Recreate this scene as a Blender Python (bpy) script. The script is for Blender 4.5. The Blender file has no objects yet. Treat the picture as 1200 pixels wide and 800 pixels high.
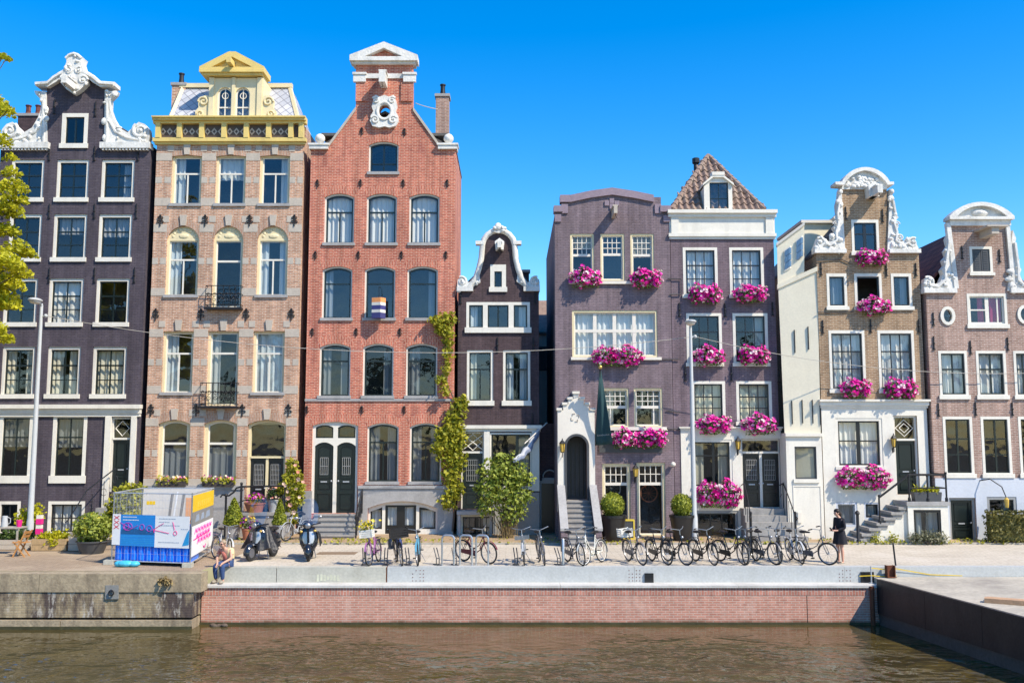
import bpy, bmesh, math, random
from mathutils import Vector, Matrix
from mathutils.geometry import delaunay_2d_cdt

SC = bpy.context.scene
COL = SC.collection
R = random.Random(7)
PI = math.pi

# ---------------------------------------------------------------- camera model
CH, FPX = 3.8, 1100.0
TH = math.atan(115 / FPX)
CT, ST = math.cos(TH), math.sin(TH)


def ray(px, py):
 u, v = (px - 600) / FPX, (400 - py) / FPX
 return Vector((u, CT - v * ST, ST + v * CT))


def P(px, py, Y):
 d = ray(px, py)
 return Vector((0, 0, CH)) + d * (Y / d.y)


def G(px, py, z=0.0):
 d = ray(px, py)
 return Vector((0, 0, CH)) + d * ((z - CH) / d.z)


# ---------------------------------------------------------------- materials
def nodes(name):
 m = bpy.data.materials.new(name)
 m.use_nodes = True
 nt = m.node_tree
 for n in list(nt.nodes):
  nt.nodes.remove(n)
 out = nt.nodes.new('ShaderNodeOutputMaterial')

 def N(t, ins=None, **kw):
  n = nt.nodes.new(t)
  for k, v in kw.items():
   setattr(n, k, v)
  for k, v in (ins or {}).items():
   s = n.inputs[k]
   if isinstance(v, bpy.types.NodeSocket):
    nt.links.new(v, s)
   else:
    s.default_value = v
  return n
 return m, N, out, nt


def c4(c):
 return (c[0], c[1], c[2], 1.0)


def ramp(N, fac, stops):
 r = N('ShaderNodeValToRGB', {'Fac': fac})
 e = r.color_ramp.elements
 while len(e) < len(stops):
  e.new(0.5)
 for i, (p, c) in enumerate(stops):
  e[i].position = p
  e[i].color = c4(c) if len(c) == 3 else c
 return r.outputs['Color']


def surf(name, base, rough=0.7, var=0.18, scale=1.3, fine=14.0, bump=0.15, metal=0.0, dirt=None, spec=0.4, coat=0.0):
 """A painted, rendered, stone or metal surface: two scales of tonal variation, a little relief and optional stains."""
 m, N, out, nt = nodes(name)
 tc = N('ShaderNodeTexCoord').outputs['Object']
 n1 = N('ShaderNodeTexNoise', {'Vector': tc, 'Scale': scale, 'Detail': 5.0, 'Roughness': 0.6}).outputs['Fac']
 n2 = N('ShaderNodeTexNoise', {'Vector': tc, 'Scale': fine, 'Detail': 3.0}).outputs['Fac']
 mx = N('ShaderNodeMath', {0: n1, 1: n2}, operation='ADD').outputs[0]
 val = N('ShaderNodeMapRange', {'Value': mx, 'From Min': 0.6, 'From Max': 1.4, 'To Min': 1 - var, 'To Max': 1 + var}).outputs[0]
 hs = N('ShaderNodeHueSaturation', {'Color': c4(base), 'Value': val}).outputs['Color']
 if dirt:
  col, amt, dsc = dirt
  mp = N('ShaderNodeMapping', {'Vector': tc, 'Scale': (dsc, dsc, dsc * 0.3)}).outputs[0]
  dn = N('ShaderNodeTexNoise', {'Vector': mp, 'Scale': 1.0, 'Detail': 6.0, 'Roughness': 0.65}).outputs['Fac']
  df = N('ShaderNodeMapRange', {'Value': dn, 'From Min': 0.5, 'From Max': 0.75, 'To Min': 0.0, 'To Max': amt}).outputs[0]
  hs = rgbmix(N, nt, df, hs, col)
 bs = N('ShaderNodeBsdfPrincipled', {'Base Color': hs, 'Roughness': rough, 'Metallic': metal, 'Specular IOR Level': spec, 'Coat Weight': coat})
 if bump:
  b = N('ShaderNodeBump', {'Height': mx, 'Strength': bump, 'Distance': 0.02})
  nt.links.new(b.outputs[0], bs.inputs['Normal'])
 nt.links.new(bs.outputs[0], out.inputs[0])
 return m


def rgbmix(N, nt, fac, a, b, blend='MIX'):
 n = N('ShaderNodeMix', data_type='RGBA', blend_type=blend)
 for idx, v in ((0, fac), (6, a), (7, b)):
  if isinstance(v, bpy.types.NodeSocket):
   nt.links.new(v, n.inputs[idx])
  else:
   n.inputs[idx].default_value = c4(v) if isinstance(v, (tuple, list)) and len(v) == 3 else v
 return n.outputs[2]


def brick(name, c1, c2, mortar, bw=0.22, bh=0.068, ms=0.011, rough=0.85, var=0.22, stain=None, turn=False, bump=0.5, blotch=0.8, wet=None, streak=1.0):
 m, N, out, nt = nodes(name)
 tc = N('ShaderNodeTexCoord').outputs['Object']
 sp = N('ShaderNodeSeparateXYZ', {0: tc})
 u = N('ShaderNodeMath', {0: sp.outputs[0], 1: sp.outputs[1]}, operation='ADD').outputs[0]
 if turn:
  uv = N('ShaderNodeCombineXYZ', {0: sp.outputs[2], 1: u}).outputs[0]
 else:
  uv = N('ShaderNodeCombineXYZ', {0: u, 1: sp.outputs[2]}).outputs[0]
 b = N('ShaderNodeTexBrick', {'Vector': uv, 'Color1': c4(c1), 'Color2': c4(c2), 'Mortar': c4(mortar), 'Scale': 1.0,
         'Mortar Size': ms, 'Mortar Smooth': 0.2, 'Bias': 0.0, 'Brick Width': bw, 'Row Height': bh})
 n1 = N('ShaderNodeTexNoise', {'Vector': tc, 'Scale': blotch, 'Detail': 6.0, 'Roughness': 0.65}).outputs['Fac']
 n2 = N('ShaderNodeTexNoise', {'Vector': tc, 'Scale': 7.0, 'Detail': 4.0}).outputs['Fac']
 s = N('ShaderNodeMath', {0: n1, 1: n2}, operation='ADD').outputs[0]
 val = N('ShaderNodeMapRange', {'Value': s, 'From Min': 0.6, 'From Max': 1.4, 'To Min': 1 - var, 'To Max': 1 + var}).outputs[0]
 hs = N('ShaderNodeHueSaturation', {'Color': b.outputs['Color'], 'Value': val}).outputs['Color']
 if stain:
  col, amt, lo = stain
  mp = N('ShaderNodeMapping', {'Vector': tc, 'Scale': (1.6, 1.6, 0.55)}).outputs[0]
  dn = N('ShaderNodeTexNoise', {'Vector': mp, 'Scale': 1.0, 'Detail': 8.0, 'Roughness': 0.7}).outputs['Fac']
  df = N('ShaderNodeMapRange', {'Value': dn, 'From Min': lo, 'From Max': lo + 0.14, 'To Min': 0.0, 'To Max': amt}).outputs[0]
  hs = rgbmix(N, nt, df, hs, col)
 mp2 = N('ShaderNodeMapping', {'Vector': tc, 'Scale': (3.2, 3.2, 0.22)}).outputs[0]
 sn = N('ShaderNodeTexNoise', {'Vector': mp2, 'Scale': 1.0, 'Detail': 5.0, 'Roughness': 0.6}).outputs['Fac']
 sv = N('ShaderNodeMapRange', {'Value': sn, 'From Min': 0.36, 'From Max': 0.66, 'To Min': 1 + .18 * streak, 'To Max': 1 - .26 * streak}).outputs[0]
 hs = N('ShaderNodeHueSaturation', {'Color': hs, 'Value': sv}).outputs['Color']
 if wet is not None:
  zn = N('ShaderNodeMath', {0: n1, 1: 0.45}, operation='MULTIPLY').outputs[0]
  zz = N('ShaderNodeMath', {0: sp.outputs[2], 1: zn}, operation='SUBTRACT').outputs[0]
  wf = N('ShaderNodeMapRange', {'Value': zz, 'From Min': wet - 0.16, 'From Max': wet, 'To Min': 0.9, 'To Max': 0.0}).outputs[0]
  hs = rgbmix(N, nt, wf, hs, (0.045, 0.042, 0.016))
 bs = N('ShaderNodeBsdfPrincipled', {'Base Color': hs, 'Roughness': rough, 'Specular IOR Level': 0.3})
 hh = N('ShaderNodeMath', {0: b.outputs['Fac'], 1: -1.0}, operation='MULTIPLY').outputs[0]
 hh = N('ShaderNodeMath', {0: hh, 1: n2}, operation='ADD').outputs[0]
 bp = N('ShaderNodeBump', {'Height': hh, 'Strength': bump, 'Distance': 0.008})
 nt.links.new(bp.outputs[0], bs.inputs['Normal'])
 nt.links.new(bs.outputs[0], out.inputs[0])
 return m


def leafmat(name, dark, light, trans=0.35, rough=0.55):
 m, N, out, nt = nodes(name)
 rnd = N('ShaderNodeNewGeometry').outputs['Random Per Island']
 tc = N('ShaderNodeTexCoord').outputs['Object']
 n1 = N('ShaderNodeTexNoise', {'Vector': tc, 'Scale': 2.2, 'Detail': 2.0}).outputs['Fac']
 f = N('ShaderNodeMath', {0: rnd, 1: n1}, operation='ADD').outputs[0]
 f = N('ShaderNodeMapRange', {'Value': f, 'From Min': 0.4, 'From Max': 1.5, 'To Min': 0.0, 'To Max': 1.0}).outputs[0]
 mid = tuple((a + b) / 2 for a, b in zip(dark, light))
 col = ramp(N, f, [(0.0, dark), (0.5, mid), (1.0, light)])
 d = N('ShaderNodeBsdfPrincipled', {'Base Color': col, 'Roughness': rough, 'Specular IOR Level': 0.35})
 t = N('ShaderNodeBsdfTranslucent', {'Color': col})
 mx = N('ShaderNodeMixShader', {0: trans, 1: d.outputs[0], 2: t.outputs[0]})
 nt.links.new(mx.outputs[0], out.inputs[0])
 return m


def petalmat(name, stops):
 m, N, out, nt = nodes(name)
 rnd = N('ShaderNodeNewGeometry').outputs['Random Per Island']
 col = ramp(N, rnd, stops)
 nt.nodes[-1].color_ramp.interpolation = 'CONSTANT'
 d = N('ShaderNodeBsdfPrincipled', {'Base Color': col, 'Roughness': 0.6, 'Specular IOR Level': 0.2})
 t = N('ShaderNodeBsdfTranslucent', {'Color': col})
 mx = N('ShaderNodeMixShader', {0: 0.3, 1: d.outputs[0], 2: t.outputs[0]})
 nt.links.new(mx.outputs[0], out.inputs[0])
 return m


def glassmat(name, tint=(0.80, 0.86, 0.86), f0=0.09, wob=0.03):
 m, N, out, nt = nodes(name)
 tc = N('ShaderNodeTexCoord').outputs['Object']
 n1 = N('ShaderNodeTexNoise', {'Vector': tc, 'Scale': 1.8, 'Detail': 1.0}).outputs['Fac']
 b = N('ShaderNodeBump', {'Height': n1, 'Strength': wob, 'Distance': 0.3}).outputs[0]
 fr = N('ShaderNodeLayerWeight', {'Blend': 0.5, 'Normal': b}).outputs['Facing']
 fr = N('ShaderNodeMath', {0: fr, 1: 4.0}, operation='POWER').outputs[0]
 fac = N('ShaderNodeMapRange', {'Value': fr, 'From Min': 0.0, 'From Max': 1.0, 'To Min': f0, 'To Max': 0.9}).outputs[0]
 g = N('ShaderNodeBsdfGlossy', {'Color': (0.95, 0.97, 1, 1), 'Roughness': 0.02, 'Normal': b})
 t = N('ShaderNodeBsdfTransparent', {'Color': c4(tint)})
 mx = N('ShaderNodeMixShader', {0: fac, 1: t.outputs[0], 2: g.outputs[0]})
 nt.links.new(mx.outputs[0], out.inputs[0])
 return m


# ---------------------------------------------------------------- mesh building
def inside(p, poly):
 x, y = p
 r = False
 n = len(poly)
 j = n - 1
 for i in range(n):
  xi, yi = poly[i]
  xj, yj = poly[j]
  if (yi > y) != (yj > y) and x < (xj - xi) * (y - yi) / (yj - yi) + xi:
   r = not r
  j = i
 return r


class MB:
 def __init__(s):
  s.v, s.f, s.m = [], [], []

 def face(s, idx, m=0):
  s.f.append(tuple(idx))
  s.m.append(m)

 def poly(s, pts, m=0):
  b = len(s.v)
  s.v += [tuple(p) for p in pts]
  s.face(range(b, b + len(pts)), m)

 def box(s, x0, x1, y0, y1, z0, z1, m=0):
  b = len(s.v)
  s.v += [(x0, y0, z0), (x1, y0, z0), (x1, y1, z0), (x0, y1, z0), (x0, y0, z1), (x1, y0, z1), (x1, y1, z1), (x0, y1, z1)]
  for q in ((0, 3, 2, 1), (4, 5, 6, 7), (0, 1, 5, 4), (1, 2, 6, 5), (2, 3, 7, 6), (3, 0, 4, 7)):
   s.face([b + i for i in q], m)

 def obox(s, c, ax, ay, az, m=0):
  """box from centre and three half-axis vectors"""
  b = len(s.v)
  c, ax, ay, az = map(Vector, (c, ax, ay, az))
  for sz in (-1, 1):
   for sx, sy in ((-1, -1), (1, -1), (1, 1), (-1, 1)):
    s.v.append(tuple(c + ax * sx + ay * sy + az * sz))
  for q in ((0, 3, 2, 1), (4, 5, 6, 7), (0, 1, 5, 4), (1, 2, 6, 5), (2, 3, 7, 6), (3, 0, 4, 7)):
   s.face([b + i for i in q], m)

 def slab(s, outline, holes, y0, y1, m=0, back=True):
  """polygon in x,z with holes, from y0 (front) to y1"""
  loops = [outline] + list(holes)
  vs, es = [], []
  for lp in loops:
   b = len(vs)
   vs += [Vector((p[0], p[1])) for p in lp]
   es += [(b + i, b + (i + 1) % len(lp)) for i in range(len(lp))]
  r = delaunay_2d_cdt(vs, es, [], 0, 1e-6)
  ov, of = r[0], r[2]
  b = len(s.v)
  s.v += [(p.x, y0, p.y) for p in ov]
  b2 = len(s.v)
  if back:
   s.v += [(p.x, y1, p.y) for p in ov]
  for t in of:
   cx = sum(ov[i].x for i in t) / 3
   cz = sum(ov[i].y for i in t) / 3
   if not inside((cx, cz), outline) or any(inside((cx, cz), h) for h in holes):
    continue
   s.face([b + i for i in t], m)
   if back:
    s.face([b2 + i for i in reversed(t)], m)
  for k, lp in enumerate(loops):
   b3 = len(s.v)
   n = len(lp)
   s.v += [(p[0], y0, p[1]) for p in lp] + [(p[0], y1, p[1]) for p in lp]
   area = sum(lp[i][0] * lp[(i + 1) % n][1] - lp[(i + 1) % n][0] * lp[i][1] for i in range(n))
   flip = (area > 0) != (k > 0)
   for i in range(n):
    j = (i + 1) % n
    q = [b3 + i, b3 + n + i, b3 + n + j, b3 + j]
    s.face(q if flip else q[::-1], m)
  return s

 def tube(s, pts, r, n=6, m=0, closed=False, caps=True):
  pts = [Vector(p) for p in pts]
  k = len(pts)
  rs = r if isinstance(r, (list, tuple)) else [r] * k
  up = None
  rings = []
  for i, p in enumerate(pts):
   if closed:
    t = pts[(i + 1) % k] - pts[i - 1]
   else:
    t = pts[min(i + 1, k - 1)] - pts[max(i - 1, 0)]
   if t.length < 1e-9:
    t = Vector((0, 0, 1))
   t.normalize()
   if up is None:
    up = Vector((0, 0, 1)) if abs(t.z) < 0.9 else Vector((1, 0, 0))
   a = up - t * up.dot(t)
   if a.length < 1e-6:
    a = t.orthogonal()
   a.normalize()
   up = a
   c = t.cross(a)
   b = len(s.v)
   for j in range(n):
    an = 2 * PI * j / n
    s.v.append(tuple(p + (a * math.cos(an) + c * math.sin(an)) * rs[i]))
   rings.append(b)
  for i in range(k if closed else k - 1):
   a, b = rings[i], rings[(i + 1) % k]
   for j in range(n):
    s.face((a + j, a + (j + 1) % n, b + (j + 1) % n, b + j), m)
  if caps and not closed:
   s.face([rings[0] + j for j in reversed(range(n))], m)
   s.face([rings[-1] + j for j in range(n)], m)

 def lathe(s, prof, c, n=14, m=0, caps=True):
  c = Vector(c)
  rings = []
  for r, z in prof:
   b = len(s.v)
   s.v += [(c.x + r * math.cos(2 * PI * j / n), c.y + r * math.sin(2 * PI * j / n), c.z + z) for j in range(n)]
   rings.append(b)
  for a, b in zip(rings, rings[1:]):
   for j in range(n):
    s.face((a + j, a + (j + 1) % n, b + (j + 1) % n, b + j), m)
  if caps:
   s.face([rings[0] + j for j in reversed(range(n))], m)
   s.face([rings[-1] + j for j in range(n)], m)

 def ball(s, c, r, n=10, m=0, k=7):
  rx, ry, rz = r if isinstance(r, (tuple, list)) else (r, r, r)
  c = Vector(c)
  b = len(s.v)
  s.v.append((c.x, c.y, c.z - rz))
  for i in range(1, k):
   a = PI * i / k
   for j in range(n):
    t = 2 * PI * j / n
    s.v.append((c.x + rx * math.sin(a) * math.cos(t), c.y + ry * math.sin(a) * math.sin(t), c.z - rz * math.cos(a)))
  s.v.append((c.x, c.y, c.z + rz))
  e = len(s.v) - 1
  for j in range(n):
   s.face((b, b + 1 + (j + 1) % n, b + 1 + j), m)
   s.face((e, e - n + j, e - n + (j + 1) % n), m)
  for i in range(k - 2):
   for j in range(n):
    q = b + 1 + i * n
    s.face((q + j, q + (j + 1) % n, q + n + (j + 1) % n, q + n + j), m)

 def build(s, name, mats, parent=None, smooth=False, loc=None, keep=False):
  org = Vector(loc) if loc is not None else (Vector(parent['_o']) if parent is not None else Vector((0, 0, 0)))
  me = bpy.data.meshes.new(name)
  me.from_pydata([(v[0] - org.x, v[1] - org.y, v[2] - org.z) for v in s.v], [], s.f)
  mats = mats if isinstance(mats, (list, tuple)) else [mats]
  for mt in mats:
   me.materials.append(mt)
  if len(mats) > 1:
   me.polygons.foreach_set('material_index', s.m)
  if not keep:
   bm = bmesh.new()
   bm.from_mesh(me)
   bmesh.ops.remove_doubles(bm, verts=bm.verts, dist=1e-5)
   bmesh.ops.recalc_face_normals(bm, faces=bm.faces)
   bm.to_mesh(me)
   bm.free()
  if smooth:
   me.polygons.foreach_set('use_smooth', [True] * len(me.polygons))
   if smooth != 'all':
    try:
     me.set_sharp_from_angle(angle=math.radians(40))
    except Exception:
     pass
  o = bpy.data.objects.new(name, me)
  COL.objects.link(o)
  o['_o'] = tuple(org)
  if parent is not None:
   o.parent = parent
  else:
   o.location = org
  return o


def islands(s, name, mats, parent):
 """build every separate piece of a builder as a part of its own"""
 up = list(range(len(s.v)))

 def find(i):
  while up[i] != i:
   up[i] = up[up[i]]
   i = up[i]
  return i
 for f in s.f:
  for k in f[1:]:
   up[find(k)] = find(f[0])
 key = {}
 for i, v in enumerate(s.v):
  q = (round(v[0], 4), round(v[1], 4), round(v[2], 4))
  if q in key:
   up[find(i)] = find(key[q])
  else:
   key[q] = i
 grp = {}
 for f, m in zip(s.f, s.m):
  grp.setdefault(find(f[0]), []).append(f)
 out = []
 for fs in grp.values():
  b = MB()
  mp = {}
  for f in fs:
   for i in f:
    if i not in mp:
     mp[i] = len(b.v)
     b.v.append(s.v[i])
   b.face([mp[i] for i in f])
  out.append(b.build(name, mats, parent))
 return out


def tag(o, label, cat, group=None, kind=None):
 if label:
  o['label'] = label
 if cat:
  o['category'] = cat
 if group:
  o['group'] = group
 if kind:
  o['kind'] = kind
 return o


def thing(name, label, cat, loc=(0, 0, 0), group=None):
 o = bpy.data.objects.new(name, None)
 o.empty_display_size = 0.2
 COL.objects.link(o)
 o.location = loc
 o['_o'] = tuple(loc)
 return tag(o, label, cat, group)


def struct(name, mb, mat, **kw):
 o = mb.build(name, mat, loc=(0, 0, 0), **kw)
 o['kind'] = 'structure'
 return o


def dup(o, parent=None, loc=None, rz=None, label=None, scale=None):
 c = o.copy()
 COL.objects.link(c)
 if parent is not None:
  c.parent = parent
 if loc is not None:
  c.location = loc
 if rz is not None:
  c.rotation_euler = (c.rotation_euler[0], c.rotation_euler[1], rz)
 if scale is not None:
  c.scale = scale
 if label:
  c['label'] = label
 for ch in [x for x in KIDS.get(o.name, [])]:
  dup(ch, c)
 if o.name in KIDS:
  KIDS[c.name] = [x for x in COL.objects if x.parent == c]
 return c


KIDS = {}


def index_kids(root):
 """remember the children of a finished thing so that dup() can copy them"""
 by = {}
 for x in COL.objects:
  if x.parent:
   by.setdefault(x.parent.name, []).append(x)

 def rec(o):
  KIDS[o.name] = by.get(o.name, [])
  for c in KIDS[o.name]:
   rec(c)
 rec(root)


def arch_poly(x0, x1, z0, z1, rise=0.0, n=10):
 if rise <= 1e-4:
  return [(x0, z0), (x1, z0), (x1, z1), (x0, z1)]
 w = (x1 - x0) / 2
 cx = (x0 + x1) / 2
 rr = (w * w + rise * rise) / (2 * rise)
 cz = z1 - rr
 a0 = math.asin(min(1, w / rr))
 if rise > w:
  a0 = PI - a0
 pts = [(x0, z0), (x1, z0)]
 for i in range(n + 1):
  a = a0 - 2 * a0 * i / n
  pts.append((cx + rr * math.sin(a), cz + rr * math.cos(a)))
 return pts


def oval(cx, cz, rx, rz, n=16):
 return [(cx + rx * math.cos(2 * PI * i / n), cz + rz * math.sin(2 * PI * i / n)) for i in range(n)]


def spiral(cx, y, cz, r, turns=1.6, sgn=1, start=0.0, n=26):
 return [(cx + sgn * r * (1 - 0.85 * i / n) * math.cos(start + turns * 2 * PI * i / n), y,
    cz + r * (1 - 0.85 * i / n) * math.sin(start + turns * 2 * PI * i / n)) for i in range(n + 1)]


def leaf_quads(mb, pts, size, rnd, m=0, up=0.35, elong=1.5, out=None):
 """many single leaves: each a folded pair of triangles with its own tilt"""
 for p in pts:
  p = Vector(p)
  d = Vector((rnd.gauss(0, 1), rnd.gauss(0, 1), rnd.gauss(0, 1) + up))
  if out is not None:
   d += (p - out).normalized() * 0.8
  if d.length < 1e-3:
   d = Vector((0, 0, 1))
  d.normalize()
  a = d.orthogonal().normalized()
  a = Matrix.Rotation(rnd.uniform(0, 2 * PI), 3, d) @ a
  b = d.cross(a)
  sz = size * rnd.uniform(0.6, 1.35)
  k = len(mb.v)
  l = sz * elong * 0.5
  w = sz * 0.5
  mb.v += [tuple(p - a * l), tuple(p + b * w - a * l * 0.1 + d * w * 0.25), tuple(p + a * l), tuple(p - b * w - a * l * 0.1 + d * w * 0.25)]
  mb.face((k, k + 1, k + 2, k + 3), m)


def in_ball(rnd, c, r, shell=0.4):
 while True:
  v = Vector((rnd.uniform(-1, 1), rnd.uniform(-1, 1), rnd.uniform(-1, 1)))
  if shell < v.length <= 1:
   rr = r if isinstance(r, (tuple, list)) else (r, r, r)
   return Vector(c) + Vector((v.x * rr[0], v.y * rr[1], v.z * rr[2]))


def blossoms(mb, pts, size, rnd, out, m=0):
 """five-lobed trumpet flowers facing outwards"""
 for p in pts:
  p = Vector(p)
  d = (p - out).normalized() + Vector((rnd.gauss(0, 0.35), rnd.gauss(0, 0.35) - 0.3, rnd.gauss(0, 0.35) + 0.15))
  d.normalize()
  a = d.orthogonal().normalized()
  a = Matrix.Rotation(rnd.uniform(0, 6.28), 3, d) @ a
  b = d.cross(a)
  r = size * rnd.uniform(0.75, 1.25)
  k = len(mb.v)
  mb.v.append(tuple(p - d * r * 0.45))
  for i in range(10):
   an = 2 * PI * i / 10
   q = r * (1.0 if i % 2 == 0 else 0.78)
   mb.v.append(tuple(p + (a * math.cos(an) + b * math.sin(an)) * q + d * r * (0.0 if i % 2 else 0.12)))
  for i in range(10):
   mb.face((k, k + 1 + i, k + 1 + (i + 1) % 10), m)
SKY = (1.0, 0.25, 2.5, 1.50, 0.15, 0.504)
SUN = 4.4
EXPO = 0.63

# ---------------------------------------------------------------- palette
M = {}
M['brick_dark'] = brick('painted_dark_brick', (0.074, 0.060, 0.076), (0.094, 0.077, 0.092), (0.056, 0.046, 0.056), stain=((0.12, 0.10, 0.11), 0.4, 0.55))
M['brick_tan'] = brick('tan_brick', (0.34, 0.155, 0.090), (0.56, 0.30, 0.185), (0.54, 0.43, 0.33), ms=.014, stain=((0.22, 0.14, 0.10), 0.4, 0.56))
M['brick_red'] = brick('red_brick', (0.34, 0.066, 0.040), (0.54, 0.145, 0.082), (0.56, 0.335, 0.24), ms=.013, stain=((0.24, 0.065, 0.06), 0.5, 0.53))
M['brick_red_arch'] = brick('red_brick_upright', (0.34, 0.066, 0.040), (0.54, 0.145, 0.082), (0.56, 0.335, 0.24), ms=.013, turn=True)
M['brick_tan_arch'] = brick('tan_brick_upright', (0.36, 0.19, 0.12), (0.46, 0.26, 0.17), (0.48, 0.40, 0.32), turn=True)
M['brick_brown'] = brick('dark_brown_brick', (0.066, 0.042, 0.046), (0.090, 0.058, 0.062), (0.052, 0.038, 0.040), stain=((0.13, 0.10, 0.10), 0.3, 0.57))
M['brick_purple'] = brick('painted_mauve_brick', (0.180, 0.135, 0.150), (0.220, 0.166, 0.182), (0.135, 0.104, 0.114), stain=((0.27, 0.21, 0.23), 0.4, 0.56))
M['brick_purple2'] = brick('painted_plum_brick', (0.166, 0.120, 0.138), (0.202, 0.148, 0.165), (0.120, 0.092, 0.104), stain=((0.25, 0.19, 0.21), 0.35, 0.57))
M['brick_ochre'] = brick('ochre_brown_brick', (0.22, 0.13, 0.068), (0.35, 0.22, 0.12), (0.40, 0.31, 0.22), ms=.014, stain=((0.15, 0.095, 0.055), 0.4, 0.55))
M['brick_pinkish'] = brick('pinkish_brown_brick', (0.25, 0.145, 0.105), (0.37, 0.23, 0.18), (0.42, 0.33, 0.28), ms=.014, stain=((0.18, 0.12, 0.10), 0.4, 0.55))
M['trim_mauve'] = surf('mauve_coping', (0.25, 0.19, 0.225), 0.7, 0.2)
M['white'] = surf('white_paint', (0.71, 0.67, 0.58), 0.5, 0.08, bump=0.06, dirt=((0.42, 0.39, 0.34), 0.5, 1.2))
M['white_old'] = surf('weathered_white_stone', (0.68, 0.66, 0.61), 0.75, 0.16, scale=3, bump=0.5, dirt=((0.27, 0.25, 0.215), 0.7, 2.2))
M['offwhite'] = surf('offwhite_render', (0.70, 0.65, 0.56), 0.8, 0.07, bump=0.1, dirt=((0.52, 0.48, 0.42), 0.3, 0.7))
M['cream_render'] = surf('cream_render', (0.84, 0.75, 0.56), 0.85, 0.08, bump=0.1, dirt=((0.60, 0.47, 0.30), 0.45, 0.4))
M['cream'] = surf('cream_paint', (0.72, 0.61, 0.37), 0.5, 0.08, bump=0.05, dirt=((0.5, 0.44, 0.28), 0.3, 1.5))
M['yellow'] = surf('yellow_paint', (0.68, 0.51, 0.165), 0.55, 0.12, bump=0.08, dirt=((0.34, 0.27, 0.12), 0.55, 1.8))
M['stone'] = surf('pale_sandstone', (0.46, 0.40, 0.33), 0.8, 0.16, scale=2.5, dirt=((0.28, 0.25, 0.21), 0.4, 1.2))
M['stone_grey'] = surf('grey_stone', (0.33, 0.32, 0.31), 0.75, 0.2, scale=2, dirt=((0.17, 0.165, 0.155), 0.55, 1.0))
M['stone_step'] = surf('worn_step_stone', (0.30, 0.285, 0.265), 0.8, 0.2, scale=3, dirt=((0.14, 0.13, 0.12), 0.5, 1.5))
M['plinth_blue'] = surf('pale_blue_grey_render', (0.52, 0.55, 0.60), 0.75, 0.08, dirt=((0.36, 0.37, 0.40), 0.4, 0.7))
M['green_dark'] = surf('dark_green_gloss', (0.010, 0.016, 0.015), 0.28, 0.1, bump=0.02, spec=0.5)
M['black'] = surf('black_gloss', (0.012, 0.012, 0.013), 0.3, 0.1, bump=0.02, spec=0.5)
M['iron'] = surf('black_iron', (0.014, 0.014, 0.016), 0.5, 0.3, bump=0.1)
M['grey_dark'] = surf('dark_grey_paint', (0.06, 0.062, 0.066), 0.5, 0.15)
M['grey_frame'] = surf('mid_grey_paint', (0.30, 0.30, 0.29), 0.5, 0.12)
M['interior'] = surf('dim_room_wall', (0.10, 0.095, 0.09), 0.9, 0.3)  # dark backing: shade of the rooms is put into the base colour
M['glass'] = glassmat('window_glass', (0.92, 0.94, 0.94), 0.07, 0.018)
M['glass_sky'] = glassmat('bluish_window_glass', (0.78, 0.84, 0.87), 0.08, 0.016)
M['glass_dark'] = glassmat('dark_window_glass', (0.68, 0.71, 0.71), 0.06, 0.022)
M['curtain'] = surf('white_net_curtain', (0.66, 0.65, 0.61), 0.9, 0.05, bump=0.0)
M['curtain_cream'] = surf('cream_curtain', (0.62, 0.57, 0.44), 0.9, 0.06, bump=0.0)
M['curtain_grey'] = surf('grey_net_curtain', (0.30, 0.31, 0.32), 0.9, 0.06, bump=0.0)
M['curtain_magenta'] = surf('magenta_curtain', (0.42, 0.03, 0.12), 0.9, 0.06, bump=0.0)
M['tile_red'] = brick('red_roof_tile', (0.16, 0.052, 0.04), (0.22, 0.075, 0.055), (0.08, 0.03, 0.03), bw=0.24, bh=0.26, ms=0.02)
M['tile_brown'] = surf('brown_clay_tile', (0.24, 0.165, 0.13), 0.8, 0.35, scale=4, dirt=((0.34, 0.29, 0.22), 0.5, 2.5))
M['roof_dark'] = surf('dark_roofing', (0.09, 0.085, 0.085), 0.8, 0.2)
M['terracotta'] = surf('terracotta', (0.42, 0.16, 0.085), 0.8, 0.15)
M['zinc'] = surf('zinc_pot', (0.42, 0.43, 0.44), 0.45, 0.15, metal=0.3)
M['lamp_glass'] = surf('amber_lantern_glass', (0.62, 0.40, 0.07), 0.2, 0.1, bump=0, spec=0.6)
M['soil'] = surf('potting_soil', (0.03, 0.022, 0.015), 0.95, 0.3)
M['leaf_box'] = leafmat('petunia_leaves', (0.045, 0.09, 0.018), (0.16, 0.24, 0.05))
M['petal_pink'] = petalmat('petunia_petals', [(0.0, (0.78, 0.012, 0.34)), (0.40, (0.88, 0.04, 0.48)), (0.62, (0.85, 0.14, 0.52)), (0.80, (0.88, 0.45, 0.68)), (0.90, (0.88, 0.80, 0.78))])
M['petal_mixed'] = petalmat('mixed_petals', [(0.0, (0.75, 0.70, 0.55)), (0.3, (0.70, 0.20, 0.48)), (0.5, (0.80, 0.55, 0.10)), (0.7, (0.55, 0.05, 0.25))])
M['petal_rose'] = petalmat('rose_petals', [(0.0, (0.78, 0.42, 0.32)), (0.4, (0.82, 0.58, 0.46)), (0.8, (0.80, 0.30, 0.22))])
M['petal_yellow'] = petalmat('yellow_petals', [(0.0, (0.80, 0.62, 0.05)), (0.6, (0.82, 0.72, 0.15))])
M['leaf_lime'] = leafmat('lime_leaves', (0.32, 0.33, 0.012), (0.66, 0.61, 0.03), 0.45)
M['leaf_climber'] = leafmat('yellow_green_leaves', (0.19, 0.22, 0.015), (0.54, 0.50, 0.05), 0.4)
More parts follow.
